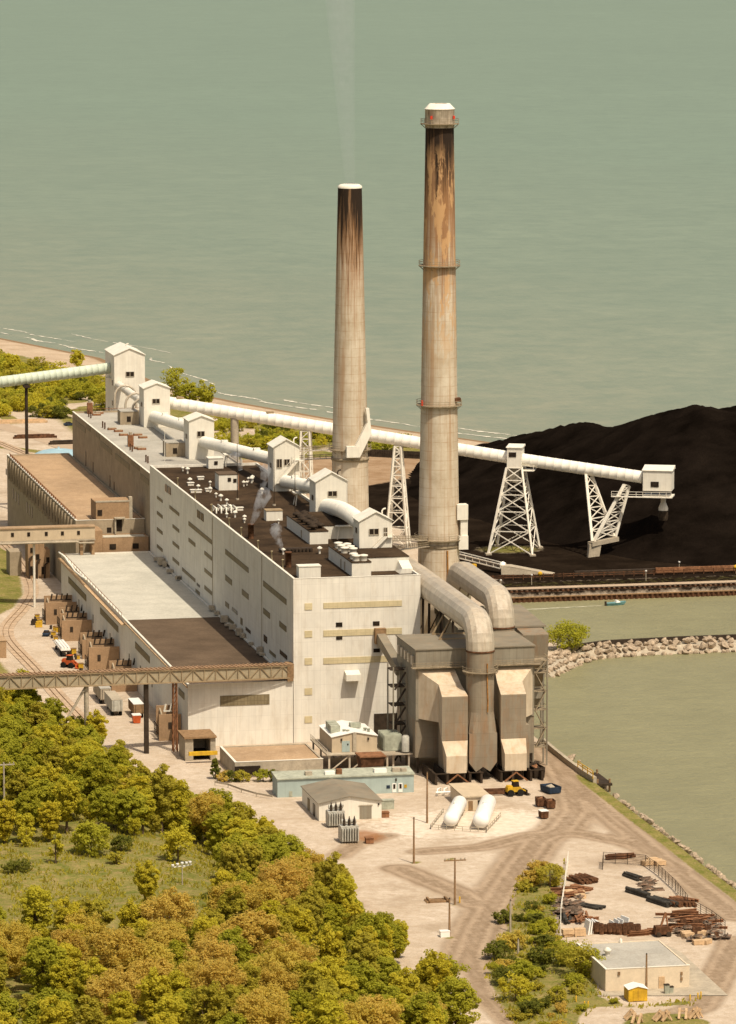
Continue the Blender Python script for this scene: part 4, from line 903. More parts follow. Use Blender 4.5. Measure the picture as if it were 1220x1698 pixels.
mb = MB(); mb.lathe(cx, cy, [(3.16, 28.9), (3.28, 28.9), (3.28, 29.25), (3.16, 29.25)], 28, False); part(mb, 'flange', M['rust'], fd)
mb = MB(); mb.tube([(cx+.9, cy-3.2, 26.6), (cx+.9, cy-3.2, 22), (cx+1.05, cy-3.2, 18), (cx+1.0, cy-3.2, 15.6)], .16, 6); part(mb, 'rusty_drain', M['rust_streak'], fd)
rb = 5.6
path = [Vector((cx, cy, 29.3))]+arc((cx, cy+rb, 29.6), (0, -1, 0), (0, 0, 1), rb, 7)+[Vector((cx+1.0, 20, 35.0)), Vector((34.2, 60, 34.5)), Vector((34.6, 146, 33.5)), Vector((36.5, 154, 32.5)), Vector((42, 158, 31.5))]
mb = MB(); mb.tube(path, 3.2, 16, True, False); part(mb, 'bend', M['steel_pale'], fd)
fd2 = thing('flue_duct', (45.2, -18.6, 0), 'farther fat round flue duct bending down behind the nearer one', 'flue duct', 'large round flue ducts')
cx, cy = 45.2, -18.6
path = [Vector((cx, cy, 29.3))]+arc((cx, cy+rb, 29.6), (0, -1, 0), (0, 0, 1), rb, 7)+[Vector((46.0, 22, 35.0)), Vector((46.4, 27.5, 34.2)), Vector((47, 31.5, 32.0)), Vector((47.5, 35, 28)), Vector((48.2, 45, 22)), Vector((49, 60, 19))]
mb = MB(); mb.tube(path, 3.2, 16, True, False); part(mb, 'bend', M['steel_pale'], fd2)
mb = MB(); mb.lathe(cx, cy, [(3.15, 10), (3.15, 28.9)], 24); part(mb, 'riser', M['steel_buff'], fd2)
mb = MB(); mb.lathe(cx, cy, [(3.16, 28.9), (3.28, 28.9), (3.28, 29.25), (3.16, 29.25)], 28, False); part(mb, 'flange', M['rust'], fd2)
for f_, ys, x_ in ((fd, (-30, -23), 33.6), (fd2, (4, 13), 45.7)):
    for y in ys:
        mb = MB()
        for s in (-1, 1): mb.beam((x_+s*5.6, y, 28.5 if y > -22 or y < -24 else 28.5), (x_+s*2.4, y+1.5, 33.2), .28)
        mb.beam((x_-5.6, y, 28.6), (x_+5.6, y, 28.6), .3); part(mb, 'saddle_frame', M['tan_steel'], f_)
for y in (-12, 0, 20, 42):
    mb = MB()
    for s in (-1, 1): mb.beam((33.9+s*1.5-.2, y, 0), (33.9+s*1.5, y, 32.0), .5)
    for i in range(4): mb.beam((32.3, y, 4+i*7), (35.4, y, 10+i*7), .25)
    if y > 8: mb.hexa([(32, y-.4, 31.7), (35.6, y-.4, 31.7), (35.6, y+.4, 31.7), (32, y+.4, 31.7), (32, y-.4, 32.2), (35.6, y-.4, 32.2), (35.6, y+.4, 32.2), (32, y+.4, 32.2)])
    part(mb, 'trestle', M['dark_steel'], fd)
pr2 = thing('precipitator', (45, -2, 0), 'rear grey precipitator with brown sloping roof beside the inlet bush', 'precipitator', 'grey steel precipitators')
mb = MB(); mb.box(36.2, 56.6, -14, 10, 11, 27.9); part(mb, 'casing', M['steel_grey'], pr2)
mb = MB(); mb.hexa([(36, -14.4, 27.903), (57, -14.4, 27.903), (57, 10.4, 27.903), (36, 10.4, 27.903), (36, -14.4, 28.3), (57, -14.4, 28.3), (57, 10.4, 29.3), (36, 10.4, 29.3)]); part(mb, 'roof', M['roof_steel'], pr2)
mb = MB(); mb.hexa([(49.8, -21, 27), (56, -21, 27), (56, -14.02, 27), (49.8, -14.02, 27), (50, -21, 27.3), (56, -21, 27.3), (56, -14.02, 27.8), (50, -14.02, 27.8)]); mb.hexa([(52.5, -20, 20), (56, -20, 20), (56, -14.02, 14), (52.5, -14.02, 14), (50, -21, 26.98), (56, -21, 26.98), (56, -14.02, 26.98), (50, -14.02, 26.98)]); part(mb, 'inlet_hood', M['steel_buff'], pr2)
for xx in (41, 48.5, 56.2):
    for yy in (-13.6, -2, 9.6): mb = MB(); mb.beam((xx, yy, 0), (xx, yy, 11.1), .5); part(mb, 'support_leg', M['steel_grey'], pr2)
for i in range(3): mb = MB(); cxx = 42.5+i*5.6; mb.hexa([(cxx-.6, -8, 4), (cxx+.6, -8, 4), (cxx+.6, 4, 4), (cxx-.6, 4, 4), (cxx-2.7, -13.5, 10.99), (cxx+2.7, -13.5, 10.99), (cxx+2.7, 9.5, 10.99), (cxx-2.7, 9.5, 10.99)]); part(mb, 'ash_hopper', M['steel_grey'], pr2)
for lab_x in (21.4, 29.2, 36.4, 43.2):
    mb = MB(); mb.box(lab_x, lab_x+.5, -55.5, -42, 0, 2.4); mb.box(lab_x+2.6, lab_x+3.1, -55.5, -42, 0, 2.4); mb.box(lab_x-.1, lab_x+3.3, -55.6, -55.2, 2.403, 2.6); part(mb, 'base_frame', M['dark_steel'], pr1)
for lab_x in (24.2, 37.6):  # dark boxes added to deepen the shade in the recess under the inlet ducts
    mb = MB(); mb.box(lab_x, lab_x+4.6, -53.5, -47, .05, 2.3); part(mb, 'recess_shade_box', M['dark_steel'], pr1)
    mb = MB(); mb.beam((lab_x-.2, -55.4, .2), (lab_x+2.4, -55.4, 2.2), .3); mb.beam((lab_x+5, -55.4, .2), (lab_x+2.4, -55.4, 2.2), .3); part(mb, 'brace', M['rust_pale'], pr1)
# stair tower on the right flank
st = thing('stair_tower', (50.5, -36, 0), 'open steel stair tower on the water side of the precipitator', 'stair tower')
for i, z in enumerate((4.2, 8.5, 12.8, 17.1, 21.4, 24.2)):
    mb = MB(); mb.box(48.0, 51.4, -38.5, -35.0, z, z+.18); mb.beam((51.35, -38.45, z+1.1), (51.35, -35, z+1.1), .1); mb.beam((48.4, -38.45, z+1.1), (51.35, -38.45, z+1.1), .1); mb.beam((51.35, -38.45, z), (51.35, -38.45, z+1.2), .1); part(mb, 'landing', M['chimney_ring'], st)
    if i: mb = MB(); zp = (4.2, 8.5, 12.8, 17.1, 21.4)[i-1]; mb.beam((48.6 if i % 2 else 50.9, -38.2, zp), (50.9 if i % 2 else 48.6, -38.2, z), .8, .2); part(mb, 'flight', M['chimney_ring'], st)
for x, y in ((48.1, -38.4), (51.3, -38.4), (51.3, -35.1), (48.1, -35.1)): mb = MB(); mb.beam((x, y, 0), (x, y, 24.3), .3); part(mb, 'post', M['steel_grey'], st)
st2 = thing('stair_tower', (17.5, -31, 0), 'tangled steel stair and pipework on the building side of the precipitator', 'stair tower')
for i, z in enumerate((5.5, 9.5, 13.8, 18, 21.8)):
    mb = MB(); mb.box(16.6, 19.8, -33+i*.6, -29+i*.6, z, z+.2); mb.beam((16.65, -33, z+1.1), (19.8, -33, z+1.1), .12); mb.beam((16.65, -33, z), (16.65, -33, z+1.2), .12); part(mb, 'landing', M['dark_steel'], st2)
    mb = MB(); mb.beam((17, -33.2, z-4.0), (19.6, -32.8, z), .7, .2); part(mb, 'flight', M['dark_steel'], st2)
for x, y in ((16.7, -33), (19.7, -33), (16.7, -27), (19.7, -27)): mb = MB(); mb.beam((x, y, 0), (x, y, 23), .3); part(mb, 'post', M['steel_grey'], st2)
# sloping conveyor chute between the main front wall and the precipitator
sg = thing('sloping_chute', (18, -12, 0), 'enclosed brown sloping chute from the main front wall to the precipitator', 'chute')
p = Vector((20.6, -.1, 24.6)); q = Vector((20.3, -24, 20.5))
mb = MB(); mb.beam(p, q, 2.0, 2.2); part(mb, 'casing', M['roof_steel'], sg)
mb = MB(); mb.box(19.2, 21.8, -1.6, -.06, 23.0, 26.6); part(mb, 'collar', M['wood'], sg)

# ------------------------------------------------------------------ things on the roofs
C5 = lambda x, y: (400+x/3.8125, 720+y/3.8125)
ZR = 38.12
def roof_box(name, label, x0, x1, y0, y1, z0, z1, cat='penthouse', roof='roof_dark', wall='house'):
    r = thing(name, ((x0+x1)/2, (y0+y1)/2, z0), label, cat)
    mb = MB(); mb.box(x0, x1, y0, y1, z0, z1); part(mb, 'wall', M[wall], r)
    mb = MB(); mb.box(x0-.12, x1+.12, y0-.12, y1+.12, z1+.003, z1+.22); part(mb, 'roof', M[roof], r); return r
p1 = roof_box('penthouse', 'long white penthouse with round fan vents at the front of the roof', 15.0, 19.6, 5.3, 33, ZR, 41.3)
mb = MB(); mb.box(14.86, 14.99, 13, 14, ZR, 40.4); mb.box(14.86, 14.99, 17.5, 18.4, ZR, 40.4); parts(mb, 'door', M['concrete'], p1)
p2 = roof_box('penthouse', 'broad white penthouse under the nearest transfer house', 19.75, 30.1, 12, 36, ZR, 41.35)
p3 = roof_box('penthouse', 'long white penthouse crowded with dark fans in mid roof', 15.3, 19.9, 58, 88, ZR, 41.2)
mb = MB(); mb.box(15.16, 15.29, 68, 69, ZR, 40.2); part(mb, 'door', M['concrete'], p3)
p4 = roof_box('penthouse', 'white penthouse wall behind the dark fans below the arched gallery', 20.05, 30.1, 66, 90, ZR, 41.4)
roof_box('roof_hut', 'plain white box hut at the front roof edge', 2.4, 7.6, 5.5, 8.5, ZR, 40.7, 'hut', 'house_roof')
roof_box('roof_hut', 'small white box hut in the middle of the dark roof', 12.4, 16.6, 100.5, 104, ZR, 40.6, 'hut', 'tan_steel')
hu = roof_box('roof_hut', 'white two-window hut with a rusty red side on the dark roof', 10.6, 15.8, 160, 166, ZR, 42.3, 'hut', 'roof_brown')
for x, z in ((13.0, 40.5), (14.5, 40.2)): band_child('window', M['dark_glass'], hu, (x, 160), (x+.9, 160), z, z+1.0, 'y')
mb = MB(); mb.box(15.83, 16.1, 160.2, 165.8, ZR, 42.2); part(mb, 'rusty_side', M['rust_pale'], hu)
hu = roof_box('roof_hut', 'little white hut with one window below the grey-roof transfer house', 15.6, 19.8, 205, 208.5, ZR, 40.9, 'hut', 'house_roof'); band_child('window', M['dark_glass'], hu, (17.2, 205), (18.2, 205), 39.2, 40.2, 'y')
for lab, x, y in (('buff brick stair head beside the second transfer house', 10.5, 331), ('buff brick stair head beside the third transfer house', 11.6, 252)):
    s_ = roof_box('roof_shed', lab, x, x+5.2, y, y+7, 35.72, 39.6, 'roof shed', 'roof_grey2', 'brick_grey'); band_child('window', M['dark_glass'], s_, (x+1.8, y), (x+3, y), 36.6, 38.2, 'y')
    mb = MB(); mb.box(x-.3, x+.5, y-.35, y-.02, 35.73, 39.6); mb.box(x+4.6, x+5.5, y-.35, y-.02, 35.73, 39.6); parts(mb, 'pilaster', M['brick_grey'], s_)
mb = MB(); mb.box(19.0, 19.5, 256, 322, 35.72, 36.5); solo(mb, 'roof_kerb', M['house_roof'], (19, 290, 35.7), 'straight white kerb dividing the grey gravel roof', 'kerb')
mb = MB(); mb.hexa([(26.8, 7, ZR), (30, 7, ZR), (30, 11.8, ZR), (26.8, 11.8, ZR), (27.5, 7, 39.3), (30, 7, 39.3), (30, 11.8, 40.6), (27.5, 11.8, 40.6)]); solo(mb, 'roof_hatch', M['house'], (28, 9, ZR), 'sloping white hatch at the front right roof corner', 'hatch')
# repeated small roof fittings: one of each kind, then copies
def copies(proto, spots, label=None, group=None, scale=None):
    for i, (x, y, z) in enumerate(spots):
        sc = (1 if scale is None else scale[i % len(scale)])
        if i == 0: proto.location = (x, y, z); proto.scale = (sc,)*3
        else: copy_tree(proto, (x, y, z), scale=sc)
def proto_thing(name, label, cat, group): return thing(name, (0, 0, 0), label, cat, group)
fv = proto_thing('fan_vent', 'squat white drum fan on the front penthouse roof', 'roof fan', 'white drum fans on the front penthouse')
mb = MB(); mb.lathe(0, 0, [(.85, 0), (.85, 1.0), (1.05, 1.05), (1.05, 1.35), (.3, 1.5)], 16); part(mb, 'drum', M['house'], fv)
copies(fv, [(16.2+dx, 6.6+dy, 41.53) for dx, dy in ((.2, 0.6), (2.0, .6), (.2, 3.6), (1.9, 12), (.1, 13.5), (1.9, 15.5), (.1, 17.5), (1.9, 19.5), (.2, 21.5))])
df = proto_thing('fan_vent', 'dark ribbed fan cowl on the mid-roof penthouse', 'roof fan', 'dark fans on the mid-roof penthouse')
mb = MB(); mb.lathe(0, 0, [(.5, 0), (.5, .5), (1.15, .6), (1.15, 1.1), (.2, 1.5)], 14); part(mb, 'cowl', M['dark_steel'], df)
copies(df, [(16.5+(i % 2)*1.9+.3*(i % 3), 60+i*2.2, 41.43) for i in range(12)])
wv = proto_thing('roof_vent', 'small white capped roof vent on the dark roof', 'roof vent', 'white capped vents on the dark boiler house roof')
mb = MB(); mb.lathe(0, 0, [(.22, 0), (.22, 1.1)], 10); part(mb, 'pipe', M['house'], wv)
mb = MB(); mb.lathe(0, 0, [(.55, 1.08), (.55, 1.3), (.08, 1.6)], 12); part(mb, 'cap', M['house'], wv)
px_spots = [(15, 330), (45, 300), (70, 300), (130, 375), (235, 565), (495, 755), (265, 760), (20, 560)]
spots = [tuple(G(*C5(x, y), ZR)) for x, y in px_spots]
spots += [tuple(G(240+x/2.5417, 740+y/2.5417, ZR)) for x, y in ((190, 160), (225, 185), (160, 105), (180, 115), (275, 195), (300, 215), (320, 230), (345, 245), (430, 165), (450, 155), (360, 270), (345, 300), (380, 300), (420, 315), (275, 165))]
copies(wv, [p for p in spots if .5 < p[0] < 29 and 1 < p[1] < 209], scale=[1, .8, 1.15])
bv = proto_thing('roof_box_vent', 'low white box vent on the dark roof', 'roof vent', 'low white box vents on the dark roof')
mb = MB(); mb.box(-.8, .8, -.6, .6, 0, .7); part(mb, 'box', M['house'], bv); mb = MB(); mb.box(-.95, .95, -.75, .75, .703, .85); part(mb, 'lid', M['house_roof'], bv)
copies(bv, [tuple(G(240+x/2.5417, 740+y/2.5417, ZR)) for x, y in ((193, 165), (225, 195), (268, 190), (340, 262), (235, 140), (205, 195), (400, 270))])
rs = proto_thing('steam_stack', 'rusty red steam stack at the left roof edge', 'stack', 'rusty stacks along the left roof edge')
mb = MB(); mb.lathe(0, 0, [(.75, 0), (.75, 3.4), (.9, 3.4), (.9, 3.7), (.6, 3.7)], 14); part(mb, 'pipe', M['rust'], rs)
copies(rs, [tuple(G(*C5(60, 660), ZR)), tuple(G(*C5(297, 840), ZR))])
pp = proto_thing('vent_pipe', 'thin buff vent pipe on the roof edge', 'pipe', 'thin vent pipes along the roof edge')
mb = MB(); mb.lathe(0, 0, [(.16, 0), (.16, 2.1), (.28, 2.12), (.28, 2.3)], 8); part(mb, 'pipe', M['louver_pale'], pp)
copies(pp, [(1.3, y, ZR) for y in (20, 34, 52, 75, 92, 118, 143, 171)])
mb = MB(); mb.tube([(1, 58, 0)]+[(0, 0, 0)], .1) if False else None
dk = thing('cooling_coil', (9.2, 47, ZR), 'long low dark coil of ducts lying across the roof', 'ductwork')
mb = MB(); mb.box(5.6, 13.6, 46, 48, ZR+.25, ZR+.9); part(mb, 'duct', M['dark_steel'], dk)
for i in range(9): mb = MB(); mb.lathe(6+i*.9, 45.6, [(.38, ZR), (.38, ZR+.8)], 10); part(mb, 'pot', M['dark_steel'], dk)
pl = thing('pipe_rack', (5, 118, ZR), 'tangle of white pipes on a frame near the left roof edge', 'pipework')
for i in range(5): mb = MB(); mb.tube([(2.2+i*1.3, 116, ZR+.1), (2.2+i*1.3, 116, ZR+1.4+.3*(i % 2)), (2.2+i*1.3, 121, ZR+1.4+.3*(i % 2)), (2.2+i*1.3, 121, ZR+.1)], .2, 6); part(mb, 'pipe', M['house'], pl)
mb = MB(); mb.box(1.8, 8.2, 117.6, 117.9, ZR+.9, ZR+1.1); mb.box(1.8, 8.2, 119.6, 119.9, ZR+.9, ZR+1.1); parts(mb, 'rail', M['house'], pl)
an = proto_thing('antenna_mast', 'thin grey mast on the roof behind the dark fans', 'mast', 'thin masts on the boiler house roof')
mb = MB(); mb.lathe(0, 0, [(.13, 0), (.07, 15)], 8); part(mb, 'pole', M['dark_steel'], an); mb = MB(); mb.lathe(0, 0, [(.45, 0), (.45, .4)], 8); part(mb, 'base', M['concrete'], an)
copies(an, [(18.2, 92, ZR), (19.6, 128, ZR), (12.2, 141, ZR)])
bp = proto_thing('chimney_stub', 'brick stub stack on the grey gravel roof', 'stack', 'brick stub stacks on the grey gravel roof')
mb = MB(); mb.box(-.8, .8, -.8, .8, 0, 3.4); part(mb, 'shaft', M['rust_pale'], bp); mb = MB(); mb.lathe(0, 0, [(.5, 3.4), (.5, 4.2)], 10); part(mb, 'flue', M['concrete'], bp)
c2 = lambda x, y: tuple(G(x/4.692, 640+y/4.692, 35.75))
copies(bp, [c2(698, 215), c2(1015, 470)])
sp_ = proto_thing('vent_pipe', 'paired rusty vent pipe on the grey gravel roof', 'pipe', 'rusty vent pipes on the grey gravel roof')
mb = MB(); mb.lathe(0, 0, [(.22, 0), (.22, 2.0)], 8); part(mb, 'pipe', M['rust'], sp_)
copies(sp_, [c2(x, y) for x, y in ((798, 325), (815, 335), (1012, 500), (1028, 510), (1135, 590), (1150, 600), (690, 240), (706, 250))])
sk = proto_thing('roof_skylight', 'small weathered skylight curb on the grey gravel roof', 'skylight', 'skylight curbs on the grey gravel roof')
mb = MB(); mb.box(-1.3, 1.3, -.8, .8, 0, .5); part(mb, 'curb', M['rust_pale'], sk); mb = MB(); mb.box(-1.1, 1.1, -.65, .65, .503, .7); part(mb, 'glazing', M['concrete'], sk)
copies(sk, [c2(x, y) for x, y in ((770, 215), (750, 228), (920, 355), (960, 385), (1075, 488), (1100, 495), (870, 340), (1070, 385), (1110, 405))])
mb = MB(); mb.lathe(4.8, 214, [(.12, 35.7), (.07, 48)], 8); solo(mb, 'antenna_mast', M['white_steel'], (4.8, 214, 35.7), 'thin white pole standing at the near edge of the grey roof', 'mast')
# low front annex with flat tan roof
ax = flat_building('front_annex', 'single-storey annex with a flat tan roof at the foot of the front wall', -20.8, -.6, -38, -18.6, 0, 3.5, M['concrete'], M['roof_tan'], .25)
mb = MB(); mb.box(-20.9, -15, -38.3, -38.02, .6, 2.6); part(mb, 'window_strip', M['dark_glass'], ax)
pu = thing('pump_house', (-25, -14, 0), 'open concrete intake house with yellow crane beam below the gantry trestle', 'pump house')
mb = MB(); mb.box(-28.5, -26.6, -16.5, -8, 0, 5.2); mb.box(-22.6, -21.4, -16.5, -8, 0, 5.2); mb.box(-26.59, -22.61, -9, -8, 0, 5.2); parts(mb, 'wall', M['concrete'], pu)
mb = MB(); mb.box(-28.8, -21.2, -17, -7.8, 5.203, 5.6); part(mb, 'roof', M['wood'], pu)
mb = MB(); mb.box(-28.2, -21.6, -20.2, -19.2, 1.9, 2.7); part(mb, 'crane_beam', M['yellow'], pu)
mb = MB(); mb.box(-26.4, -22.8, -16.2, -9.2, 1.2, 1.5); part(mb, 'floor', M['dark_steel'], pu)

# ------------------------------------------------------------------ transformer bays along the low wing
def transformer(loc, label, s=1.0, group=None):
    t = thing('transformer', loc, label, 'transformer', group); x, y, z = loc
    mb = MB(); mb.box(x-1.6*s, x+1.6*s, y-1.1*s, y+1.1*s, z+.3, z+3.0*s); part(mb, 'tank', M['transformer'], t)
    mb = MB()
    for sd in (-1, 1):
        for i in range(7): mb.box(x-1.5*s+i*.46*s, x-1.5*s+i*.46*s+.16*s, y+sd*1.12*s-(.75*s if sd < 0 else 0), y+sd*1.12*s+(.75*s if sd > 0 else 0), z+.6, z+2.7*s)
    parts(mb, 'radiator_fin', M['transformer'], t)
    mb = MB(); mb.tube([(x-1.3*s, y, z+3.7*s), (x+1.3*s, y, z+3.7*s)], .42*s, 10); part(mb, 'conservator', M['transformer'], t)
    for i in range(3): mb = MB(); mb.lathe(x-.9*s+i*.9*s, y-.5*s, [(.2*s, z+3.0*s), (.28*s, z+3.3*s), (.16*s, z+3.5*s), (.26*s, z+3.8*s), (.13*s, z+4.3*s), (.05*s, z+4.7*s)], 8); part(mb, 'bushing', M['dark_steel'], t)
    return t
bays = [('farthest tan brick transformer bay with white pipes on top', 180, 6.0, -33.6), ('tan brick transformer bay with low lean-to roof', 166, 5.0, -31.5), ('pale brick transformer bay with one dark window', 152, 5.6, -33.2),
        ('middle tan brick transformer bay beside the flatbed trailer', 124, 5.0, -31.8), ('large tan brick transformer bay with stepped wall', 104, 6.4, -33), ('tan brick transformer bay behind the gantry', 75, 5.8, -31.6), ('nearest tan brick transformer bay with white-capped walls', 9, 6.2, -30.4)]
for lab, y, h, xl in bays:
    b = thing('transformer_bay', ((xl-25)/2, y, 0), lab, 'transformer bay', 'brick bays along the low wing')
    mb = MB(); mb.box(xl, -25.15, y, y+.5, 0, h); part(mb, 'end_wall', M['brick_tan'], b)
    mb = MB(); mb.box(xl+.8, -25.15, y+9, y+9.5, 0, h*1.08); part(mb, 'back_wall', M['brick_tan'], b)
    mb = MB(); mb.prism([(xl+1.5, y+.51, 0), (xl+1.5, y+8.99, 0), (xl+1.5, y+8.99, h), (xl+1.5, y+5, h*.75), (xl+1.5, y+.51, h*.7)], (.35, 0, 0)); part(mb, 'side_wall', M['brick_grey'], b)
    mb = MB()
    for i in range(6): mb.beam((xl+.2, y+.8+i*1.5, 0), (xl+.2, y+.8+i*1.5, 3.2), .14)
    for z in (1.6, 3.2): mb.beam((xl+.2, y+.8, z), (xl+.2, y+8.3, z), .12)
    part(mb, 'fence', M['dark_steel'], b)
    mb = MB()
    for i in range(4): mb.beam((xl+2+i*1.4, y+4.5, h), (xl+2.4+i*1.4, y+4.7, h+1.7), .3)
    mb.beam((xl+1.8, y+4.5, h), (-26, y+4.5, h), .3); part(mb, 'bushing_rack', M['dark_steel'] if y > 20 else M['white_steel'], b)
    mb = MB(); mb.box(xl+2.2, xl+3.0, y-.12, y-.02, h*.45, h*.7); part(mb, 'wall_fitting', M['dark_steel'], b)
    transformer((xl+4.6, y+5, 0), 'grey transformer inside the ' + lab, .95)
blk = thing('stepped_block', (-24, 300, 0), 'stepped tan brick block at the left edge above the footbridge', 'brick block')
for i in range(4): p = G(12+i*9, 878, 0); mb = MB(); mb.box(-27.5+i*1.6, -25.95+i*1.6, 262, 268, 0, 14-i*1.9); part(mb, 'step', M['brick_tan'], blk)
mb = MB(); mb.box(-32, -28.6, 268, 276, 0, 7); part(mb, 'annex', M['brick_grey'], blk)
for x, z, w, h in ((-27, 1, 1.4, 2.6), (-25.2, 5.5, 1.0, 1.6), (-23.6, 1.2, 1.2, 2.2), (-22.2, 4.6, .9, 1.5), (-26.8, 7.6, 1.0, 1.4)): mb = MB(); mb.box(x, x+w, 261.85, 261.98, z, z+h); part(mb, 'opening', M['dark_glass'], blk)
for i in range(3): mb = MB(); mb.tube([(-27.2+i*2.2, 261.2, 0), (-27.2+i*2.2, 261.2, 6-i), (-26.2+i*2.2, 261.6, 6.6-i)], .25, 8); part(mb, 'pipe', M['dark_steel'], blk)
sb_ = roof_box('switch_hut', 'brown-roofed brick switch hut at the left edge by the track curve', -55.5, -50.8, 130, 138, 0, 4.4, 'hut', 'roof_tan', 'brick_tan')

cab = thing('equipment_cabinet', (0, 0, 0), 'small yellow-brown equipment cabinet at the foot of a brick bay', 'cabinet', 'equipment cabinets along the brick bays')
mb = MB(); mb.box(-.6, .6, -.5, .5, .1, 1.5); part(mb, 'body', M['yellow'], cab); mb = MB(); mb.box(-.7, .7, -.6, .6, 1.503, 1.6); part(mb, 'lid', M['wood'], cab)
cr_ = random.Random(8); copies(cab, [(xl-.9+cr_.uniform(-.5, .3), y+cr_.uniform(-1, 9), 0) for _, y, h, xl in bays[:6] for _k in range(3)], scale=[1, .7, .85])
drm = thing('oil_drum', (0, 0, 0), 'dark oil drum standing beside the brick bays', 'drum', 'oil drums along the brick bays')
mb = MB(); mb.lathe(0, 0, [(.3, 0), (.3, .9), (.26, .92)], 12); part(mb, 'barrel', M['dark_steel'], drm); mb = MB(); mb.lathe(0, 0, [(.32, .45), (.32, .5)], 12); part(mb, 'hoop', M['rust'], drm)
copies(drm, [(xl-1.2+cr_.uniform(-.8, .4), y+cr_.uniform(-2, 9), 0) for _, y, h, xl in bays[:6] for _k in range(3)], scale=[1, 1.1])
# ------------------------------------------------------------------ vehicles and trailers along the left yard
def wheel(parent, x, y, z, r, w, axis='x', name='wheel'):
    mb = MB(); d = Vector((w/2, 0, 0)) if axis == 'x' else Vector((0, w/2, 0)); c = Vector((x, y, z))
    mb.tube([c-d, c+d], r, 14); return part(mb, name, M['tyre'], parent)
def box_trailer(label, x, y, L, mat, roof, w=2.6, h=2.8):
    t = thing('box_trailer', (x, y, 0), label, 'trailer', 'trailers parked along the brick bays'); x0, x1 = x-w/2, x+w/2; y0, y1 = y, y+L
    mb = MB(); mb.box(x0, x1, y0, y1, 1.2, 1.2+h)
    for i in range(int(L/1.2)): mb.box(x0-.05, x0-.001, y0+.5+i*1.2, y0+.58+i*1.2, 1.25, 1.15+h)
    part(mb, 'body', mat, t)
    mb = MB(); mb.box(x0-.04, x1+.04, y0-.04, y1+.04, 1.203+h, 1.28+h); part(mb, 'roof', roof, t)
    mb = MB(); mb.box(x0+.08, x-.03, y0-.07, y0-.005, 1.35, 1.05+h); mb.box(x+.03, x1-.08, y0-.07, y0-.005, 1.35, 1.05+h); parts(mb, 'door', mat, t)
    mb = MB(); mb.box(x0+.4, x0+.5, y0-.13, y0-.075, 1.4, 1+h); mb.box(x1-.5, x1-.4, y0-.13, y0-.075, 1.4, 1+h); parts(mb, 'lock_bar', M['dark_steel'], t)
    for yy in (y0+1.2, y0+2.4): 
        for s in (-1, 1): wheel(t, x+s*(w/2-.3), yy, .52, .52, .5)
    mb = MB(); mb.box(x-.9, x-.7, y1-2.2, y1-2, 0, 1.2); mb.box(x+.7, x+.9, y1-2.2, y1-2, 0, 1.2); parts(mb, 'landing_leg', M['dark_steel'], t)
    return t
box_trailer('ribbed silver-white box trailer, nearest in the row', -35.2, 42, 12.5, M['transformer'], M['concrete'])
box_trailer('dull grey box trailer parked behind the silver one', -35.6, 58, 12.5, M['concrete'], M['roof_grey2'])
t_ = box_trailer('white-roofed low trailer beside the orange bin', -30.6, 38, 8.5, M['wood'], M['tank_white'], 2.5, 2.3)
ft = thing('flatbed_trailer', (-35.6, 130, 0), 'long white-topped flatbed trailer by the middle bay', 'trailer')
mb = MB(); mb.box(-36.8, -34.3, 128, 142, 1.7, 2.1); part(mb, 'deck', M['tank_white'], ft)
for i in range(3): mb = MB(); mb.box(-36.6+i*.8, -36.0+i*.8, 128.3, 141, 2.13, 2.5); part(mb, 'load', M['tank_white'], ft)
mb = MB(); mb.box(-36.5, -34.6, 128.1, 141.9, 1.2, 1.68); part(mb, 'chassis', M['dark_steel'], ft)
for yy in (129.5, 131, 139.5):
    for s in (-1, 1): wheel(ft, -35.55+s*.95, yy, .55, .55, .4)
def loader(label, x, y, rz, mat):
    t = thing('loader', (0, 0, 0), label, 'loader')
    mb = MB(); mb.box(-1.9, 1.2, -.75, .75, .9, 2.0); mb.prism([(-1.9, -.6, 2.001), (-.6, -.6, 2.001), (-.8, -.6, 2.35), (-1.7, -.6, 2.35)], (0, 1.2, 0)); part(mb, 'body', mat, t)
    mb = MB(); mb.prism([(-.5, -.65, 2.01), (.9, -.65, 2.01), (.7, -.65, 3.2), (-.4, -.65, 3.2)], (0, 1.3, 0)); cab = part(mb, 'cab', M['dark_glass'], t)
    mb = MB(); mb.box(-.55, .85, -.75, .75, 3.203, 3.33); part(mb, 'cab_roof', mat, cab)
    for xx in (-1.25, 1.05):
        for s in (-1, 1): wheel(t, xx, s*.95, .75, .75, .5, 'y')
    for s in (-1, 1): mb = MB(); mb.beam((.9, s*.55, 1.9), (2.5, s*.55, .9), .25); part(mb, 'lift_arm', mat, t)
    mb = MB(); mb.prism([(2.45, -1.25, .2), (3.4, -1.25, .2), (3.3, -1.25, .35), (2.65, -1.25, .45), (2.6, -1.25, 1.3), (2.45, -1.25, 1.3)], (0, 2.5, 0)); part(mb, 'bucket', M['dark_steel'] if mat is M['yellow'] else mat, t)
    t.location = (x, y, 0); t.rotation_euler = (0, 0, rz); return t
loader('orange-red wheel loader by the bays', -36.9, 112, -.7, M['orange'])
g = G(853, 1319); loader('yellow wheel loader parked in front of the right inlet duct', g.x, g.y, .15, M['yellow'])
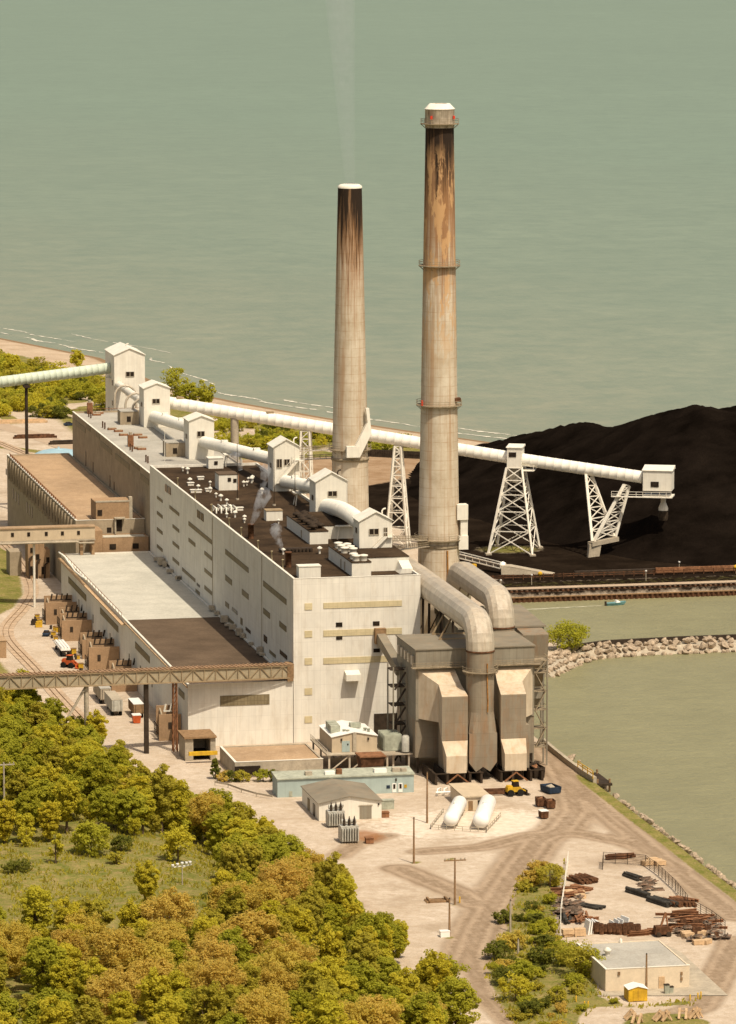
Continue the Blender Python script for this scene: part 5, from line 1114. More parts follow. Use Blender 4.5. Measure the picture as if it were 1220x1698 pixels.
def car(label, x, y, rz, mat):
    t = thing('parked_car', (0, 0, 0), label, 'car')
    mb = MB(); rings = []
    for xx, z0, z1, hw in ((-2.2, .45, .8, .75), (-1.9, .3, .95, .85), (-.9, .28, 1.0, .88), (.9, .28, .98, .88), (1.9, .3, .85, .84), (2.2, .45, .7, .75)):
        rings.append([(xx, -hw, z0), (xx, hw, z0), (xx, hw, z1), (xx, -hw, z1)])
    mb.loft(rings, True); part(mb, 'body', mat, t)
    mb = MB(); mb.hexa([(-1.6, -.78, .97), (.9, -.78, .97), (.9, .78, .97), (-1.6, .78, .97), (-1.1, -.62, 1.42), (.3, -.62, 1.42), (.3, .62, 1.42), (-1.1, .62, 1.42)]); part(mb, 'cabin', M['dark_glass'], t)
    mb = MB(); mb.box(-1.05, .25, -.6, .6, 1.423, 1.47); part(mb, 'roof', mat, t)
    for xx in (-1.35, 1.35):
        for s in (-1, 1): wheel(t, xx, s*.78, .34, .34, .22, 'y')
    t.location = (x, y, 0); t.rotation_euler = (0, 0, rz)
g = G(77, 1054); car('black car parked by the lean-to bay', g.x, g.y, 1.3, M['blue_dark'])
g = G(115, 706); car('dark blue car parked on the far gravel lot', g.x, g.y, .2, M['blue_dark'])
g = G(226, 1199); bn = thing('waste_bin', tuple(g), 'bright orange-yellow bin beside the white-roofed trailer', 'bin')
mb = MB(); mb.hexa([(g.x-.8, g.y-.9, .15), (g.x+.8, g.y-.9, .15), (g.x+.8, g.y+.9, .15), (g.x-.8, g.y+.9, .15), (g.x-1, g.y-1.1, 2.0), (g.x+1, g.y-1.1, 2.0), (g.x+1, g.y+1.1, 2.0), (g.x-1, g.y+1.1, 2.0)]); part(mb, 'body', M['orange'], bn)
mb = MB(); mb.box(g.x-1.05, g.x+1.05, g.y-1.15, g.y+1.15, 2.003, 2.2); part(mb, 'lid', M['tank_white'], bn)
for i, (x, y) in enumerate(((57, 1036), (64, 1040))):
    g = G(x, y); mb = MB(); mb.box(g.x-.9, g.x+.9, g.y-.7, g.y+.7, .05, 1.1); mb.box(g.x-.7, g.x+.7, g.y-.6, g.y+.5, 1.103, 1.6); solo(mb, 'cable_crate', M['yellow'] if i else M['dark_steel'], tuple(g), ('yellow' if i else 'dark')+' crate standing at the foot of the farthest bay', 'crate')
# far left lot: stored stacks
for lab, px, py, L_, m in (('low rusty red stack of steel on the far lot', 58, 727, 16, 'rust'), ('dark heap of rails on the far lot beside the tank', 108, 737, 12, 'dark_steel'), ('long tan stack of planks at the far lot edge', 30, 702, 22, 'wood_pale')):
    g = G(px, py); t_ = thing('material_stack', tuple(g), lab, 'material stack')
    for i in range(5): mb = MB(); mb.beam((g.x-L_/2+i*.6, g.y+i*.7, .4+.5*(i % 2)), (g.x+L_/2-i*.8, g.y+i*.7+.5, .4+.5*(i % 2)), .8); part(mb, 'bar', M[m], t_)

# ------------------------------------------------------------------ front yard buildings
pf = thing('steel_platform', (7, -33, 0), 'raised steel platform carrying the white-roofed equipment house', 'platform')
mb = MB(); mb.box(.2, 16.2, -38.6, -19, 4.25, 4.5); part(mb, 'deck', M['concrete'], pf)
for x in (.8, 5.5, 10.5, 15.6):
    for y in (-38, -28.5, -19.6): mb = MB(); mb.beam((x, y, 0), (x, y, 4.25), .4); part(mb, 'leg', M['steel_pale'], pf)
for x in (.8, 5.5, 10.5): mb = MB(); mb.beam((x, -38.1, .5), (x+4.7, -38.1, 4.1), .25); part(mb, 'brace', M['steel_pale'], pf)
mb = MB()
for z in (5.1, 5.6): mb.beam((.3, -38.5, z), (.3, -19, z), .09)
for i in range(12): mb.beam((.3, -38.5+i*1.77, 4.5), (.3, -38.5+i*1.77, 5.6), .09)
part(mb, 'railing', M['steel_pale'], pf)
eh = thing('equipment_house', (7, -31, 4.5), 'white-roofed cream equipment house on the raised steel platform', 'building')
x0, x1, y0, y1 = 1.8, 12.2, -36.3, -22; xm = 7.0
mb = MB(); mb.prism([(x0, y0, 4.51), (x1, y0, 4.51), (x1, y0, 8.0), (xm, y0, 9.0), (x0, y0, 8.0)], (0, y1-y0, 0)); part(mb, 'wall', M['tan_siding'], eh)
mb = MB(); mb.hexa([(x0-.2, y0-.25, 8.01), (xm, y0-.25, 9.03), (xm, y1+.2, 9.03), (x0-.2, y1+.2, 8.01), (x0-.2, y0-.25, 8.15), (xm, y0-.25, 9.17), (xm, y1+.2, 9.17), (x0-.2, y1+.2, 8.15)])
mb.hexa([(xm, y0-.25, 9.03), (x1+.2, y0-.25, 8.01), (x1+.2, y1+.2, 8.01), (xm, y1+.2, 9.03), (xm, y0-.25, 9.17), (x1+.2, y0-.25, 8.15), (x1+.2, y1+.2, 8.15), (xm, y1+.2, 9.17)]); part(mb, 'roof', M['tank_white'], eh)
mb = MB(); mb.box(4.1, 5.9, y0-.1, y0+.05, 4.6, 7.1); dr = part(mb, 'door', M['blue_wall'], eh); mb = MB(); mb.box(5.3, 5.6, y0-.15, y0-.105, 6.1, 6.5); part(mb, 'pane', M['dark_glass'], dr)
mb = MB(); mb.box(6.6, 7.4, y0-.35, y0-.02, 4.6, 8.9); part(mb, 'downpipe_duct', M['concrete'], eh)
for x in (3.8, 10): mb = MB(); mb.box(x, x+.35, y0-.3, y0-.02, 7.2, 7.7); part(mb, 'wall_lamp', M['dark_steel'], eh)
for i, y in enumerate((-33, -30.6, -28)): mb = MB(); mb.box(2.2+.1*i, 4.4+.1*i, y, y+1.9, 8.4, 10.0); part(mb, 'air_conditioner', M['ac_grey'], eh)
mb = MB(); mb.box(7.2, 9.6, -31, -29, 9.0, 10.0); part(mb, 'air_handler', M['ac_grey'], eh)
for x, y in ((5.2, -33.4), (5.9, -34.2), (10.2, -32.6), (10.8, -33.6)): mb = MB(); mb.lathe(x, y, [(.3, 8.3), (.3, 9.0), (.42, 9.0), (.42, 9.25)], 8); part(mb, 'roof_vent', M['ac_grey'], eh)
fn = thing('fan_unit', (16, -33, 4.3), 'grey-green fan housing on its platform between equipment house and precipitator', 'fan unit')
mb = MB(); mb.box(13.8, 17.6, -37.2, -30, 4.6, 8.1); part(mb, 'housing', M['ac_grey'], fn)
for i in range(6): mb = MB(); mb.box(13.6, 17.8, -37+i*1.2, -36.7+i*1.2, 4.55, 8.25); part(mb, 'rib', M['ac_grey'], fn)
mb = MB(); mb.lathe(18.3, -38.6, [(.9, 4.6), (.9, 8.0), (.6, 8.3)], 14); part(mb, 'silencer', M['transformer'], fn)
mb = MB(); mb.box(13.2, 19.8, -39.5, -29, 4.0, 4.3); part(mb, 'base', M['steel_pale'], fn)
for x in (14, 19): mb = MB(); mb.beam((x, -39, 0), (x, -39, 4), .4); part(mb, 'leg', M['steel_pale'], fn)
bb = thing('blue_building', (0, -59, 0), 'long low pale blue building with a grey edge roof and double doors', 'building')
mb = MB(); mb.box(-15.6, 15.1, -62, -56, 0, 4.0); part(mb, 'wall', M['blue_wall'], bb)
mb = MB(); mb.hexa([(-15.8, -62.3, 4.003), (15.3, -62.3, 4.003), (15.3, -55.8, 4.003), (-15.8, -55.8, 4.003), (-15.8, -62.3, 4.25), (15.3, -62.3, 4.25), (15.3, -55.8, 4.75), (-15.8, -55.8, 4.75)]); part(mb, 'roof', M['ac_grey'], bb)
for x, w in ((10.2, .9), (11.6, .9)): d_ = band_child('door', M['tank_white'], bb, (x, -62), (x+w, -62), .15, 2.2, 'y'); mb = MB(); mb.box(x+.2, x+.7, -62.2, -62.125, 1.0, 2.0); part(mb, 'pane', M['dark_glass'], d_)
mb = MB(); mb.box(8.9, 9.7, -62.1, -62.02, 1.1, 1.8); part(mb, 'notice', M['blue_dark'], bb); mb = MB(); mb.box(12.9, 13.5, -62.1, -62.02, 1.1, 1.8); part(mb, 'notice', M['yellow'], bb)
mb = MB(); mb.box(10.9, 11.2, -62.3, -62.02, 2.7, 3.3); part(mb, 'wall_lamp', M['dark_steel'], bb)
mb = MB(); mb.box(-13, -12.3, -62.1, -62.02, .2, 1.4); part(mb, 'vent', M['ac_grey'], bb)
for x, w, h, m in ((-9, 1.5, .6, 'concrete'), (-4.6, 2.2, .5, 'tank_white'), (-2, 1.2, .9, 'rust_pale'), (6.5, 2.8, .6, 'tank_white'), (10.6, 1.8, .7, 'concrete'), (12.6, 1.2, .5, 'concrete')):
    mb = MB(); mb.box(x, x+w, -60.5, -59.2, 4.3, 4.6+h); part(mb, 'roof_unit', M[m], bb)
rb_ = thing('rusty_hopper', (7.5, -50, 0), 'square rusty brown hopper box behind the blue building', 'hopper')
mb = MB(); mb.hexa([(5.6, -52, 2), (10, -52, 2), (10, -48, 2), (5.6, -48, 2), (5, -52.6, 6.3), (10.6, -52.6, 6.3), (10.6, -47.6, 6.3), (5, -47.6, 6.3)]); part(mb, 'box', M['rust'], rb_)
mb = MB(); mb.box(4.8, 10.8, -52.8, -47.4, 6.303, 6.6); part(mb, 'rim', M['rust_pale'], rb_)
for x in (5.8, 9.8): mb = MB(); mb.beam((x, -51.8, 0), (x, -51.8, 2.2), .35); part(mb, 'leg', M['rust'], rb_)
wh = thing('warehouse', (-4.6, -79, 0), 'white gabled warehouse with tan roof and grey roller door', 'building')
x0, x1, y0, y1 = -11.5, 2.2, -88.2, -69.3; xm = -4.8
mb = MB(); mb.prism([(x0, y0, 0), (x1, y0, 0), (x1, y0, 3.8), (xm, y0, 5.1), (x0, y0, 3.8)], (0, y1-y0, 0)); part(mb, 'wall', M['house'], wh)
rf = MB()
for xa, xb, za, zb in ((x0-.3, xm, 3.78, 5.13), (xm, x1+.3, 5.13, 3.78)): rf.hexa([(xa, y0-.4, za), (xb, y0-.4, zb), (xb, y1+.3, zb), (xa, y1+.3, za), (xa, y0-.4, za+.16), (xb, y0-.4, zb+.16), (xb, y1+.3, zb+.16), (xa, y1+.3, za+.16)])
part(rf, 'roof', M['roof_pale'] if 'roof_pale' in M else M['roof_steel'], wh)
mb = MB(); mb.box(-2.6, 0, y0-.1, y0+.05, .1, 2.9); rd = part(mb, 'roller_door', M['steel_grey'], wh); mb = MB(); mb.box(-2.85, .25, y0-.16, y0-.105, 2.95, 3.15); part(mb, 'lintel', M['concrete'], rd)
for y in (-84, -78): band_child('door', M['dark_glass'] if y < -80 else M['louver'], wh, (x0, y), (x0, y+2.2), .1, 2.7, 'x')
for x, z in ((-6.5, 3.0), (1.4, 3.0)): mb = MB(); mb.box(x, x+.3, y0-.25, y0-.02, z, z+.4); part(mb, 'wall_lamp', M['dark_steel'], wh)
for i, (lab, px, py, s) in enumerate((('farther grey-white transformer standing by the warehouse gable', 556, 1370, 1.15), ('nearer grey-white transformer with radiator fins in the open yard', 578, 1396, 1.2))):
    g = G(px, py); transformer(tuple(g), lab, s, 'spare transformers by the warehouse')
for lab, px, py, m in (('orange-brown rust box beside the nearer transformer', 612, 1398, 'rust_pale'), ('small red-brown box at the warehouse corner', 638, 1355, 'rust_pale'), ('low green cabinet between warehouse and poles', 641, 1341, 'ac_grey')):
    g = G(px, py); r = thing('yard_box', tuple(g), lab, 'box'); h = 1.9 if m == 'ac_grey' else 1.1; w = 1.5 if m == 'ac_grey' else .8
    mb = MB(); mb.box(g.x-w, g.x+w, g.y-.8, g.y+.8, .05, h); part(mb, 'body', M[m], r); mb = MB(); mb.box(g.x-w-.08, g.x+w+.08, g.y-.9, g.y+.9, h+.003, h+.14); part(mb, 'lid', M[m], r)
gr_ = thing('guard_rail', tuple(G(410, 1308)), 'long curving grey guard rail beside the blue building', 'guard rail')
pts = [G(x, y) for x, y in ((356, 1302), (378, 1306), (400, 1314), (425, 1321), (452, 1326))]
mb = MB()
for a, b in zip(pts[:-1], pts[1:]): mb.beam(a+Vector((0, 0, .75)), b+Vector((0, 0, .75)), .12, .4); mb.beam(a, a+Vector((0, 0, .95)), .15)
part(mb, 'rail', M['concrete'], gr_)
# propane tanks, their shed and fence
def tank(label, a, b, r):
    a = Vector((a[0], a[1], 2.15)); b = Vector((b[0], b[1], 2.15)); d = (b-a).normalized(); t = thing('storage_tank', tuple((a+b)/2-Vector((0, 0, 2.15))), label, 'tank', 'white gas tanks in the yard')
    path = []; rad = []
    for k in range(7): u = math.pi/2*k/6; path.append(a+d*(r*.75)*(1-math.sin(u))-d*0); rad.append(max(.03, r*math.sin(u)) if k else .03)
    path = [a+d*(r*.75)*(1-math.cos(math.pi/2*k/6)) for k in range(7)]; rad = [max(.04, r*math.sin(math.pi/2*k/6)) for k in range(7)]
    p2 = [b-d*(r*.75)*(1-math.cos(math.pi/2*k/6)) for k in range(6, -1, -1)]; r2_ = rad[::-1]
    mb = MB(); mb.tube(path+p2, rad+r2_, 24); part(mb, 'shell', M['tank_white'], t)
    for u in (.22, .78):
        c = a.lerp(b, u); n = Vector((-d.y, d.x, 0)); mb = MB(); mb.hexa([c+n*s*1.1+d*e+Vector((0, 0, z)) for z in (-2.15, -1.0) for s, e in ((-1, -.25), (1, -.25), (1, .25), (-1, .25))]); part(mb, 'saddle', M['concrete'], t)
    c = a.lerp(b, .5); mb = MB(); mb.lathe(c.x, c.y, [(.4, 2.15+r-.1), (.4, 2.15+r+.35)], 10); part(mb, 'manhole', M['tank_white'], t)
tank('left white horizontal gas tank beside the tank shed', (14.0, -103), (20.4, -84.5), 1.6)
tank('right white horizontal gas tank in front of the shed', (20.0, -105.5), (26.6, -85), 1.75)
sh = thing('tank_shed', (20, -80, 0), 'small cream shed with flat pale roof behind the white gas tanks', 'shed')
a = G(770.4, 1345); x0, x1, y0, y1 = a.x, a.x+5.4, a.y, a.y+14
mb = MB(); mb.box(x0, x1, y0, y1, 0, 3.0); part(mb, 'wall', M['cream_wall'], sh); mb = MB(); mb.box(x0-.35, x1+.35, y0-.35, y1+.35, 3.003, 3.3); part(mb, 'roof', M['tan_siding'], sh)
band_child('door', M['wood'], sh, (x0+.8, y0), (x0+1.8, y0), .1, 2.2, 'y'); band_child('window', M['dark_glass'], sh, (x0+2.9, y0), (x0+4.4, y0), 1.2, 2.3, 'y')
tf = thing('tank_fence', tuple(G(760, 1380)), 'low pipe fence around the two white gas tanks', 'fence')
fp = [G(x, y) for x, y in ((735, 1348), (714, 1375), (806, 1381), (830, 1355))]
mb = MB()
for a, b in zip(fp[:-1], fp[1:]):
    for z in (.5, 1.0): mb.beam(a+Vector((0, 0, z)), b+Vector((0, 0, z)), .1)
    for i in range(8): c = a.lerp(b, i/7); mb.beam(c, c+Vector((0, 0, 1.05)), .12)
part(mb, 'rail', M['concrete'], tf)
hp_ = thing('pipe_manifold', tuple(G(735, 1316)), 'white pipe manifold frame left of the tank shed', 'pipework'); g = G(725, 1320)
for i in range(4): mb = MB(); mb.tube([(g.x+i*1.5, g.y, .1), (g.x+i*1.5, g.y, 1.5), (g.x+i*1.5+1.2, g.y+2, 1.5), (g.x+i*1.5+1.2, g.y+2, .1)], .13, 6); part(mb, 'pipe', M['tank_white'], hp_)
mb = MB(); mb.tube([(g.x-.5, g.y-.5, .9), (g.x+8, g.y-.5, .9)], .2, 8); part(mb, 'header', M['tank_white'], hp_)
# dumpsters and containers
def dumpster(label, px, py, w, l, h, m, rz=0, open_=True, lid=None):
    g = G(px, py); t = thing('dumpster', (0, 0, 0), label, 'dumpster', 'dumpsters by the quay road')
    mb = MB(); o = [(-w/2, -l/2), (w/2, -l/2), (w/2, l/2), (-w/2, l/2)]; th = .12; i_ = [(x*(1-2*th/w), y*(1-2*th/l)) for x, y in o]
    vs = [(x*.92, y*.94, .2) for x, y in o]+[(x, y, h) for x, y in o]+[(x, y, h) for x, y in i_]+[(x*.92, y*.92, .5) for x, y in i_]; fs = [(3, 2, 1, 0), (12, 13, 14, 15)]
    for k in range(4):
        n = (k+1) % 4; fs += [(k, n, 4+n, 4+k), (4+k, 4+n, 8+n, 8+k), (8+k, 8+n, 12+n, 12+k)]
    mb.add(vs, fs); part(mb, 'bin', M[m], t)
    for s in (-1, 1): mb = MB(); mb.box(s*w/2-.08, s*w/2+.08, -l/2+.3, l/2-.3, h*.55, h*.7); part(mb, 'lifting_pocket', M[m], t)
    if lid: mb = MB(); mb.box(-w/2-.05, w/2+.05, -l/2-.05, l/2+.05, h+.003, h+.1); part(mb, 'lid', M[lid], t)
    else: mb = MB(); mb.hexa([(-w*.4, -l*.42, .5), (w*.4, -l*.42, .5), (w*.4, l*.42, .5), (-w*.4, l*.42, .5), (-w*.3, -l*.3, h*.95), (w*.2, -l*.25, h*.8), (w*.3, l*.3, h), (-w*.2, l*.2, h*.9)]); part(mb, 'scrap', M['rust_pale'] if m != 'blue_dark' else M['concrete'], t)
    t.location = (g.x, g.y, 0); t.rotation_euler = (0, 0, rz); return t
dumpster('dark blue open dumpster heaped with pale scrap', 913, 1314, 3.0, 4.6, 1.6, 'blue_dark', .25)
dumpster('left rusty dumpster of the two side by side', 896, 1337, 1.9, 2.4, 2.0, 'rust'); dumpster('right rusty dumpster of the two side by side', 912, 1340, 1.9, 2.4, 1.9, 'rust')
dumpster('single small rusty dumpster with white lid', 901, 1357, 1.7, 2.0, 1.7, 'rust', .1, lid='tank_white'); dumpster('large dark dumpster under the stair tower', 888, 1288, 2.6, 5.5, 2.6, 'dark_steel', .1)
sk_ = thing('steel_skid', tuple(G(822, 1317)), 'low rusty steel skid frame left of the yellow loader', 'skid'); g = G(822, 1318)
mb = MB()
for i in range(5): mb.box(g.x-4, g.x+4, g.y-1+i*.9, g.y-.7+i*.9, .3+.2*(i % 2), .9)
mb.box(g.x-3.6, g.x-3.3, g.y-1.2, g.y+3, .25, .55); mb.box(g.x+3.3, g.x+3.6, g.y-1.2, g.y+3, .25, .55); part(mb, 'frame', M['rust'], sk_)
# power poles
def pole(label, px, py, top, arm=False, mat='wood', px2=None):
    g = G(px, py); d = 1/((px-610)*0+FPX/((g-EYE).dot(FW))); h = (py-top)*((g-EYE).dot(FW))/FPX*1.0
    gz = ground_z(g.x, g.y); t = thing('utility_pole', (g.x, g.y, gz), label, 'pole', 'wooden poles in the yard')
    mb = MB(); mb.lathe(g.x, g.y, [(.24, gz-.3), (.15, gz+h)], 9); part(mb, 'shaft', M[mat], t)
    if arm:
        mb = MB(); mb.beam((g.x-2.2, g.y, gz+h-.5), (g.x+2.2, g.y, gz+h-.5), .22); ar = part(mb, 'crossarm', M[mat], t)
        for x in (-2, -1.2, 1.2, 2): mb = MB(); mb.lathe(g.x+x, g.y, [(.1, gz+h-.39), (.14, gz+h-.2), (.06, gz+h)], 6); part(mb, 'insulator', M['concrete'], ar)
    else: mb = MB(); mb.lathe(g.x, g.y, [(.2, gz+h), (.05, gz+h+.25)], 8); part(mb, 'cap', M['dark_steel'], t)
    return t
pole('bare wooden pole beside the left gas tank', 708, 1365, 1279); pole('bare wooden pole alone in the middle of the gravel yard', 686, 1432, 1355)
pole('wooden pole with crossarm beside the dirt track', 754, 1500, 1421, True); pole('short pole with a white box at its foot', 745, 1552, 1489)
pole('thin pale pole at the edge of the grass patch', 846, 1545, 1492, False, 'concrete'); pole('short thin pole among shrubs of the grass patch', 859, 1584, 1556, False, 'concrete')
pole('wooden pole in front of the small flat-roofed building', 1071.5, 1641, 1581)
g = G(737, 1553); mb = MB(); mb.box(g.x-.9, g.x+.9, g.y-.7, g.y+.7, 0, 1.1); mb.box(g.x-.95, g.x+.95, g.y-.75, g.y+.75, 1.103, 1.2); solo(mb, 'white_box', M['tank_white'], tuple(g), 'white box at the foot of the short yard pole', 'box')
for i, (px, py, lab) in enumerate(((762, 1497, 'yellow bollard beside the crossarm pole'), (727, 1497, 'low weathered timber cribbing left of the crossarm pole'))):
    g = G(px, py); mb = MB()
    if i == 0: mb.lathe(g.x, g.y, [(.16, 0), (.16, 1.2), (.05, 1.3)], 10); solo(mb, 'bollard', M['yellow'], tuple(g), lab, 'bollard')
    else:
        for k in range(3): mb.box(g.x-2.4, g.x+2.4, g.y+k*1.0, g.y+.4+k*1.0, 0, .4)
        mb.box(g.x-2, g.x-1.6, g.y-.3, g.y+2.6, .401, .75); mb.box(g.x+1.6, g.x+2, g.y-.3, g.y+2.6, .401, .75); solo(mb, 'timber_crib', M['wood'], tuple(g), lab, 'timbers')

# ------------------------------------------------------------------ quay, breakwater, dock
qw = thing('quay_wall', tuple(G(940, 1268)), 'low dark concrete quay wall at the water behind the road', 'quay wall')
pts = [G(x, y) for x, y in ((893, 1231), (915, 1250), (940, 1270), (962, 1286), (982, 1298))]
mb = MB()
for a, b in zip(pts[:-1], pts[1:]): mb.beam(a+Vector((.6, 0, .1)), b+Vector((.6, 0, .1)), .8, 2.4)
part(mb, 'wall', M['concrete'], qw)
yr = thing('guard_railing', tuple(G(972, 1288)), 'yellow guard railing beside the dark boat stage on the quay', 'railing')
mb = MB(); rp = [G(x, y) for x, y in ((955, 1281), (963, 1287), (971, 1292), (980, 1298))]
for a, b in zip(rp[:-1], rp[1:]):
    for z in (2.0, 2.6): mb.beam(a+Vector((.4, 0, z)), b+Vector((.4, 0, z)), .14)
for a in rp: mb.beam(a+Vector((.4, 0, .9)), a+Vector((.4, 0, 2.7)), .18)
part(mb, 'rail', M['yellow'], yr)
bs = thing('boat_stage', tuple(G(972, 1284)), 'dark timber stage on piles at the quay edge', 'stage'); g = G(972, 1292)
mb = MB(); mb.box(g.x+1.2, g.x+5, g.y-4, g.y+9, -.9, -.4); part(mb, 'deck', M['dark_steel'], bs)
for dx, dy in ((1.8, -3), (4.6, -3), (1.8, 8), (4.6, 8)): mb = MB(); mb.lathe(g.x+dx, g.y+dy, [(.25, -4), (.25, .5)], 8); part(mb, 'pile', M['wood'], bs)
# rocks
def rock_mesh(seed):
    import bmesh
    rnd = random.Random(seed); bm = bmesh.new(); bmesh.ops.create_icosphere(bm, subdivisions=2, radius=1)
    pl = [(Vector((rnd.gauss(0, 1), rnd.gauss(0, 1), rnd.gauss(0, 1))).normalized(), rnd.uniform(.5, .8)) for _ in range(11)]
    for v in bm.verts:
        for n, d in pl:
            e = v.co.dot(n)-d
            if e > 0: v.co -= n*e
    me = bpy.data.meshes.new('rock'); bm.to_mesh(me); bm.free(); me.materials.append(M['rock']); return me
RM = [rock_mesh(i) for i in range(8)]
rng = random.Random(12)
def rock(x, y, z, s, label, group):
    o = bpy.data.objects.new('rock', rng.choice(RM)); COL.objects.link(o); o.location = (x, y, z)
    o.scale = (s*rng.uniform(.8, 1.35), s*rng.uniform(.8, 1.2), s*rng.uniform(.6, .95)); o.rotation_euler = (rng.uniform(-.5, .5), rng.uniform(-.5, .5), rng.uniform(0, 6.3)); tag(o, label, 'rock', group)
bwc = smooth_line([(81, 88), (88, 99), (95, 109.5), (106, 115.5), (122, 117.5), (148, 117.8), (175, 117.8)], 10)
cum = [0]
for a, b in zip(bwc[:-1], bwc[1:]): cum.append(cum[-1]+math.dist(a, b))
def along(s):
    for i in range(len(cum)-1):
        if s <= cum[i+1]:
            u = (s-cum[i])/(cum[i+1]-cum[i]+1e-9); a, b = bwc[i], bwc[i+1]; d = Vector((b[0]-a[0], b[1]-a[1], 0)).normalized(); return a[0]+(b[0]-a[0])*u, a[1]+(b[1]-a[1])*u, Vector((-d.y, d.x, 0))
    a, b = bwc[-2], bwc[-1]; return b[0], b[1], Vector((0, 1, 0))
s = 0
while s < cum[-1]-34:
    for off, z, sz in ((-4.2, -2.3, .95), (-2.2, -1.1, 1.1), (-.2, -.1, 1.0), (1.6, .25, .85)):
        if rng.random() < .93:
            x, y, n = along(s+rng.uniform(-.9, .9)); o = off+rng.uniform(-.6, .6)
            rock(x+n.x*o, y+n.y*o, z+rng.uniform(-.2, .35), sz*rng.uniform(.7, 1.35)*(.75 if s < 16 else 1), 'pale boulder in the breakwater across the harbor', 'boulders of the harbor breakwater')
    s += 1.75
mb = MB(); pv = None
vs = []
for i in range(0, len(bwc)):
    x, y = bwc[i]; _, _, n = along(cum[i]+.01); vs.append([(x+n.x*-6.5, y+n.y*-6.5, -4.5), (x+n.x*-1.2, y+n.y*-1.2, -.6), (x+n.x*2.6, y+n.y*2.6, -.4), (x+n.x*3.0, y+n.y*3.0, -4.5)])
mb.loft(vs, True); structure(mb, 'breakwater_core', M['concrete'])
mb = MB(); q = [(along(t)[0]+along(t)[2].x*3.5, along(t)[1]+along(t)[2].y*3.5) for t in (26, 40, 60, 85, cum[-1]-1)]
for a, b in zip(q[:-1], q[1:]): mb.beam((*a, -.9), (*b, -.9), 1.0, 3.6)
solo(mb, 'harbor_wall', M['dark_steel'], (110, 120, -2), 'thin dark wall running behind the breakwater boulders', 'wall')
for i in range(96):
    u = i/96; px = 1000+u*235; py = 1309+u*178+.0; g = G(px, py); g.x = 58.6+rng.uniform(-.6, 2.2)
    rock(g.x, g.y, -.3-(g.x-58)*.75+rng.uniform(-.2, .2), rng.uniform(.4, .95), 'small pale stone of the rip-rap below the quay road', 'rip-rap stones along the quay road')
for i in range(26):
    g = G(905+i*3.2, 1240+i*2.2); rock(59.5+rng.uniform(0, 2.5), g.y+rng.uniform(-1, 1), -2.2+rng.uniform(0, .5), rng.uniform(.5, 1.0), 'wet brown stone at the foot of the quay wall', 'stones below the quay wall')
# sheet-pile dock across the harbor
dw = thing('sheet_pile_dock', (150, 206, 0), 'long rust-brown sheet pile dock wall in two tiers below the coal yard', 'dock wall')
def corr(x0, x1, y, z0, z1, pitch=1.5, dep=.55):
    mb = MB(); vs = []; n = int((x1-x0)/(pitch/4))
    for i in range(n+1):
        x = x0+i*pitch/4; d = (0, 0, dep, dep)[i % 4]; vs += [(x, y-d, z0), (x, y-d, z1)]
    mb.add(vs, [(2*i, 2*i+2, 2*i+3, 2*i+1) for i in range(n)]); return mb
part(corr(90, 330, 205.6, -5, -1.15), 'sheet_piling', M['rust'], dw); mb = MB(); mb.box(90, 330, 205.2, 208.3, -1.147, -.95); part(mb, 'ledge', M['wood'], dw)
part(corr(90, 330, 208.3, -.95, .62), 'sheet_piling', M['rust'], dw); mb = MB(); mb.box(90, 330, 208.0, 208.7, .623, .8); part(mb, 'coping', M['dark_steel'], dw)
rl = thing('dock_railing', (150, 230, 0), 'dark wooden rail fence with posts along the coal yard edge', 'fence')
mb = MB()
for z in (.7, 1.3): mb.beam((100, 231, z), (330, 231, z), .2)
for i in range(78): mb.beam((100+i*3, 231, 0), (100+i*3, 231, 1.6), .25)
part(mb, 'rail', M['rust'], rl)
mb = MB(); mb.box(128, 330, 233.5, 235, .1, 1.5); solo(mb, 'retaining_wall', M['dark_steel'], (200, 234, 0), 'low black retaining wall in front of the coal pile', 'wall')
mb = MB(); mb.box(152, 182, 232.6, 233.3, .3, 1.9); solo(mb, 'steel_barrier', M['rust_pale'], (166, 233, 0), 'long rust-red steel barrier along the coal yard fence', 'barrier')
bu = thing('life_buoy_post', (0, 0, 0), 'yellow float marker on a post along the dock', 'marker', 'yellow markers on the dock')
mb = MB(); mb.lathe(0, 0, [(.1, 0), (.1, 1.3)], 8); part(mb, 'post', M['wood'], bu)
mb = MB(); mb.lathe(0, 0, [(.1, 1.2), (.55, 1.5), (.7, 1.9), (.55, 2.3), (.1, 2.6)], 12); part(mb, 'float', M['yellow'], bu)
copies(bu, [(116.5, 229, 0), (175.2, 229.5, 0)])
lp = thing('lamp_post', (0, 0, 0), 'small pale lamp post on the dock edge', 'lamp post', 'lamp posts on the dock'); mb = MB(); mb.lathe(0, 0, [(.12, 0), (.1, 2.6)], 8); part(mb, 'post', M['concrete'], lp); mb = MB(); mb.lathe(0, 0, [(.1, 2.6), (.35, 2.75), (.3, 3.1)], 10); part(mb, 'lamp', M['tank_white'], lp)
copies(lp, [(112, 221, 0), (146, 221.5, 0), (160, 236, 0), (101, 213, 0)])
# far retaining fence behind the sand bank
mb = MB()
for i in range(60): a = G(600+i*2.9, 757+.13*i, 0); mb.box(a.x, a.x+1.1, a.y, a.y+.3, 0, 2.6)
a = G(600, 757); b = G(771, 765); mb.beam((a.x, a.y+.5, 1.6), (b.x, b.y+.5, 1.6), .3, .5); solo(mb, 'timber_fence', M['dark_steel'], tuple(G(650, 757)), 'dark timber fence above the brown sand bank', 'fence')
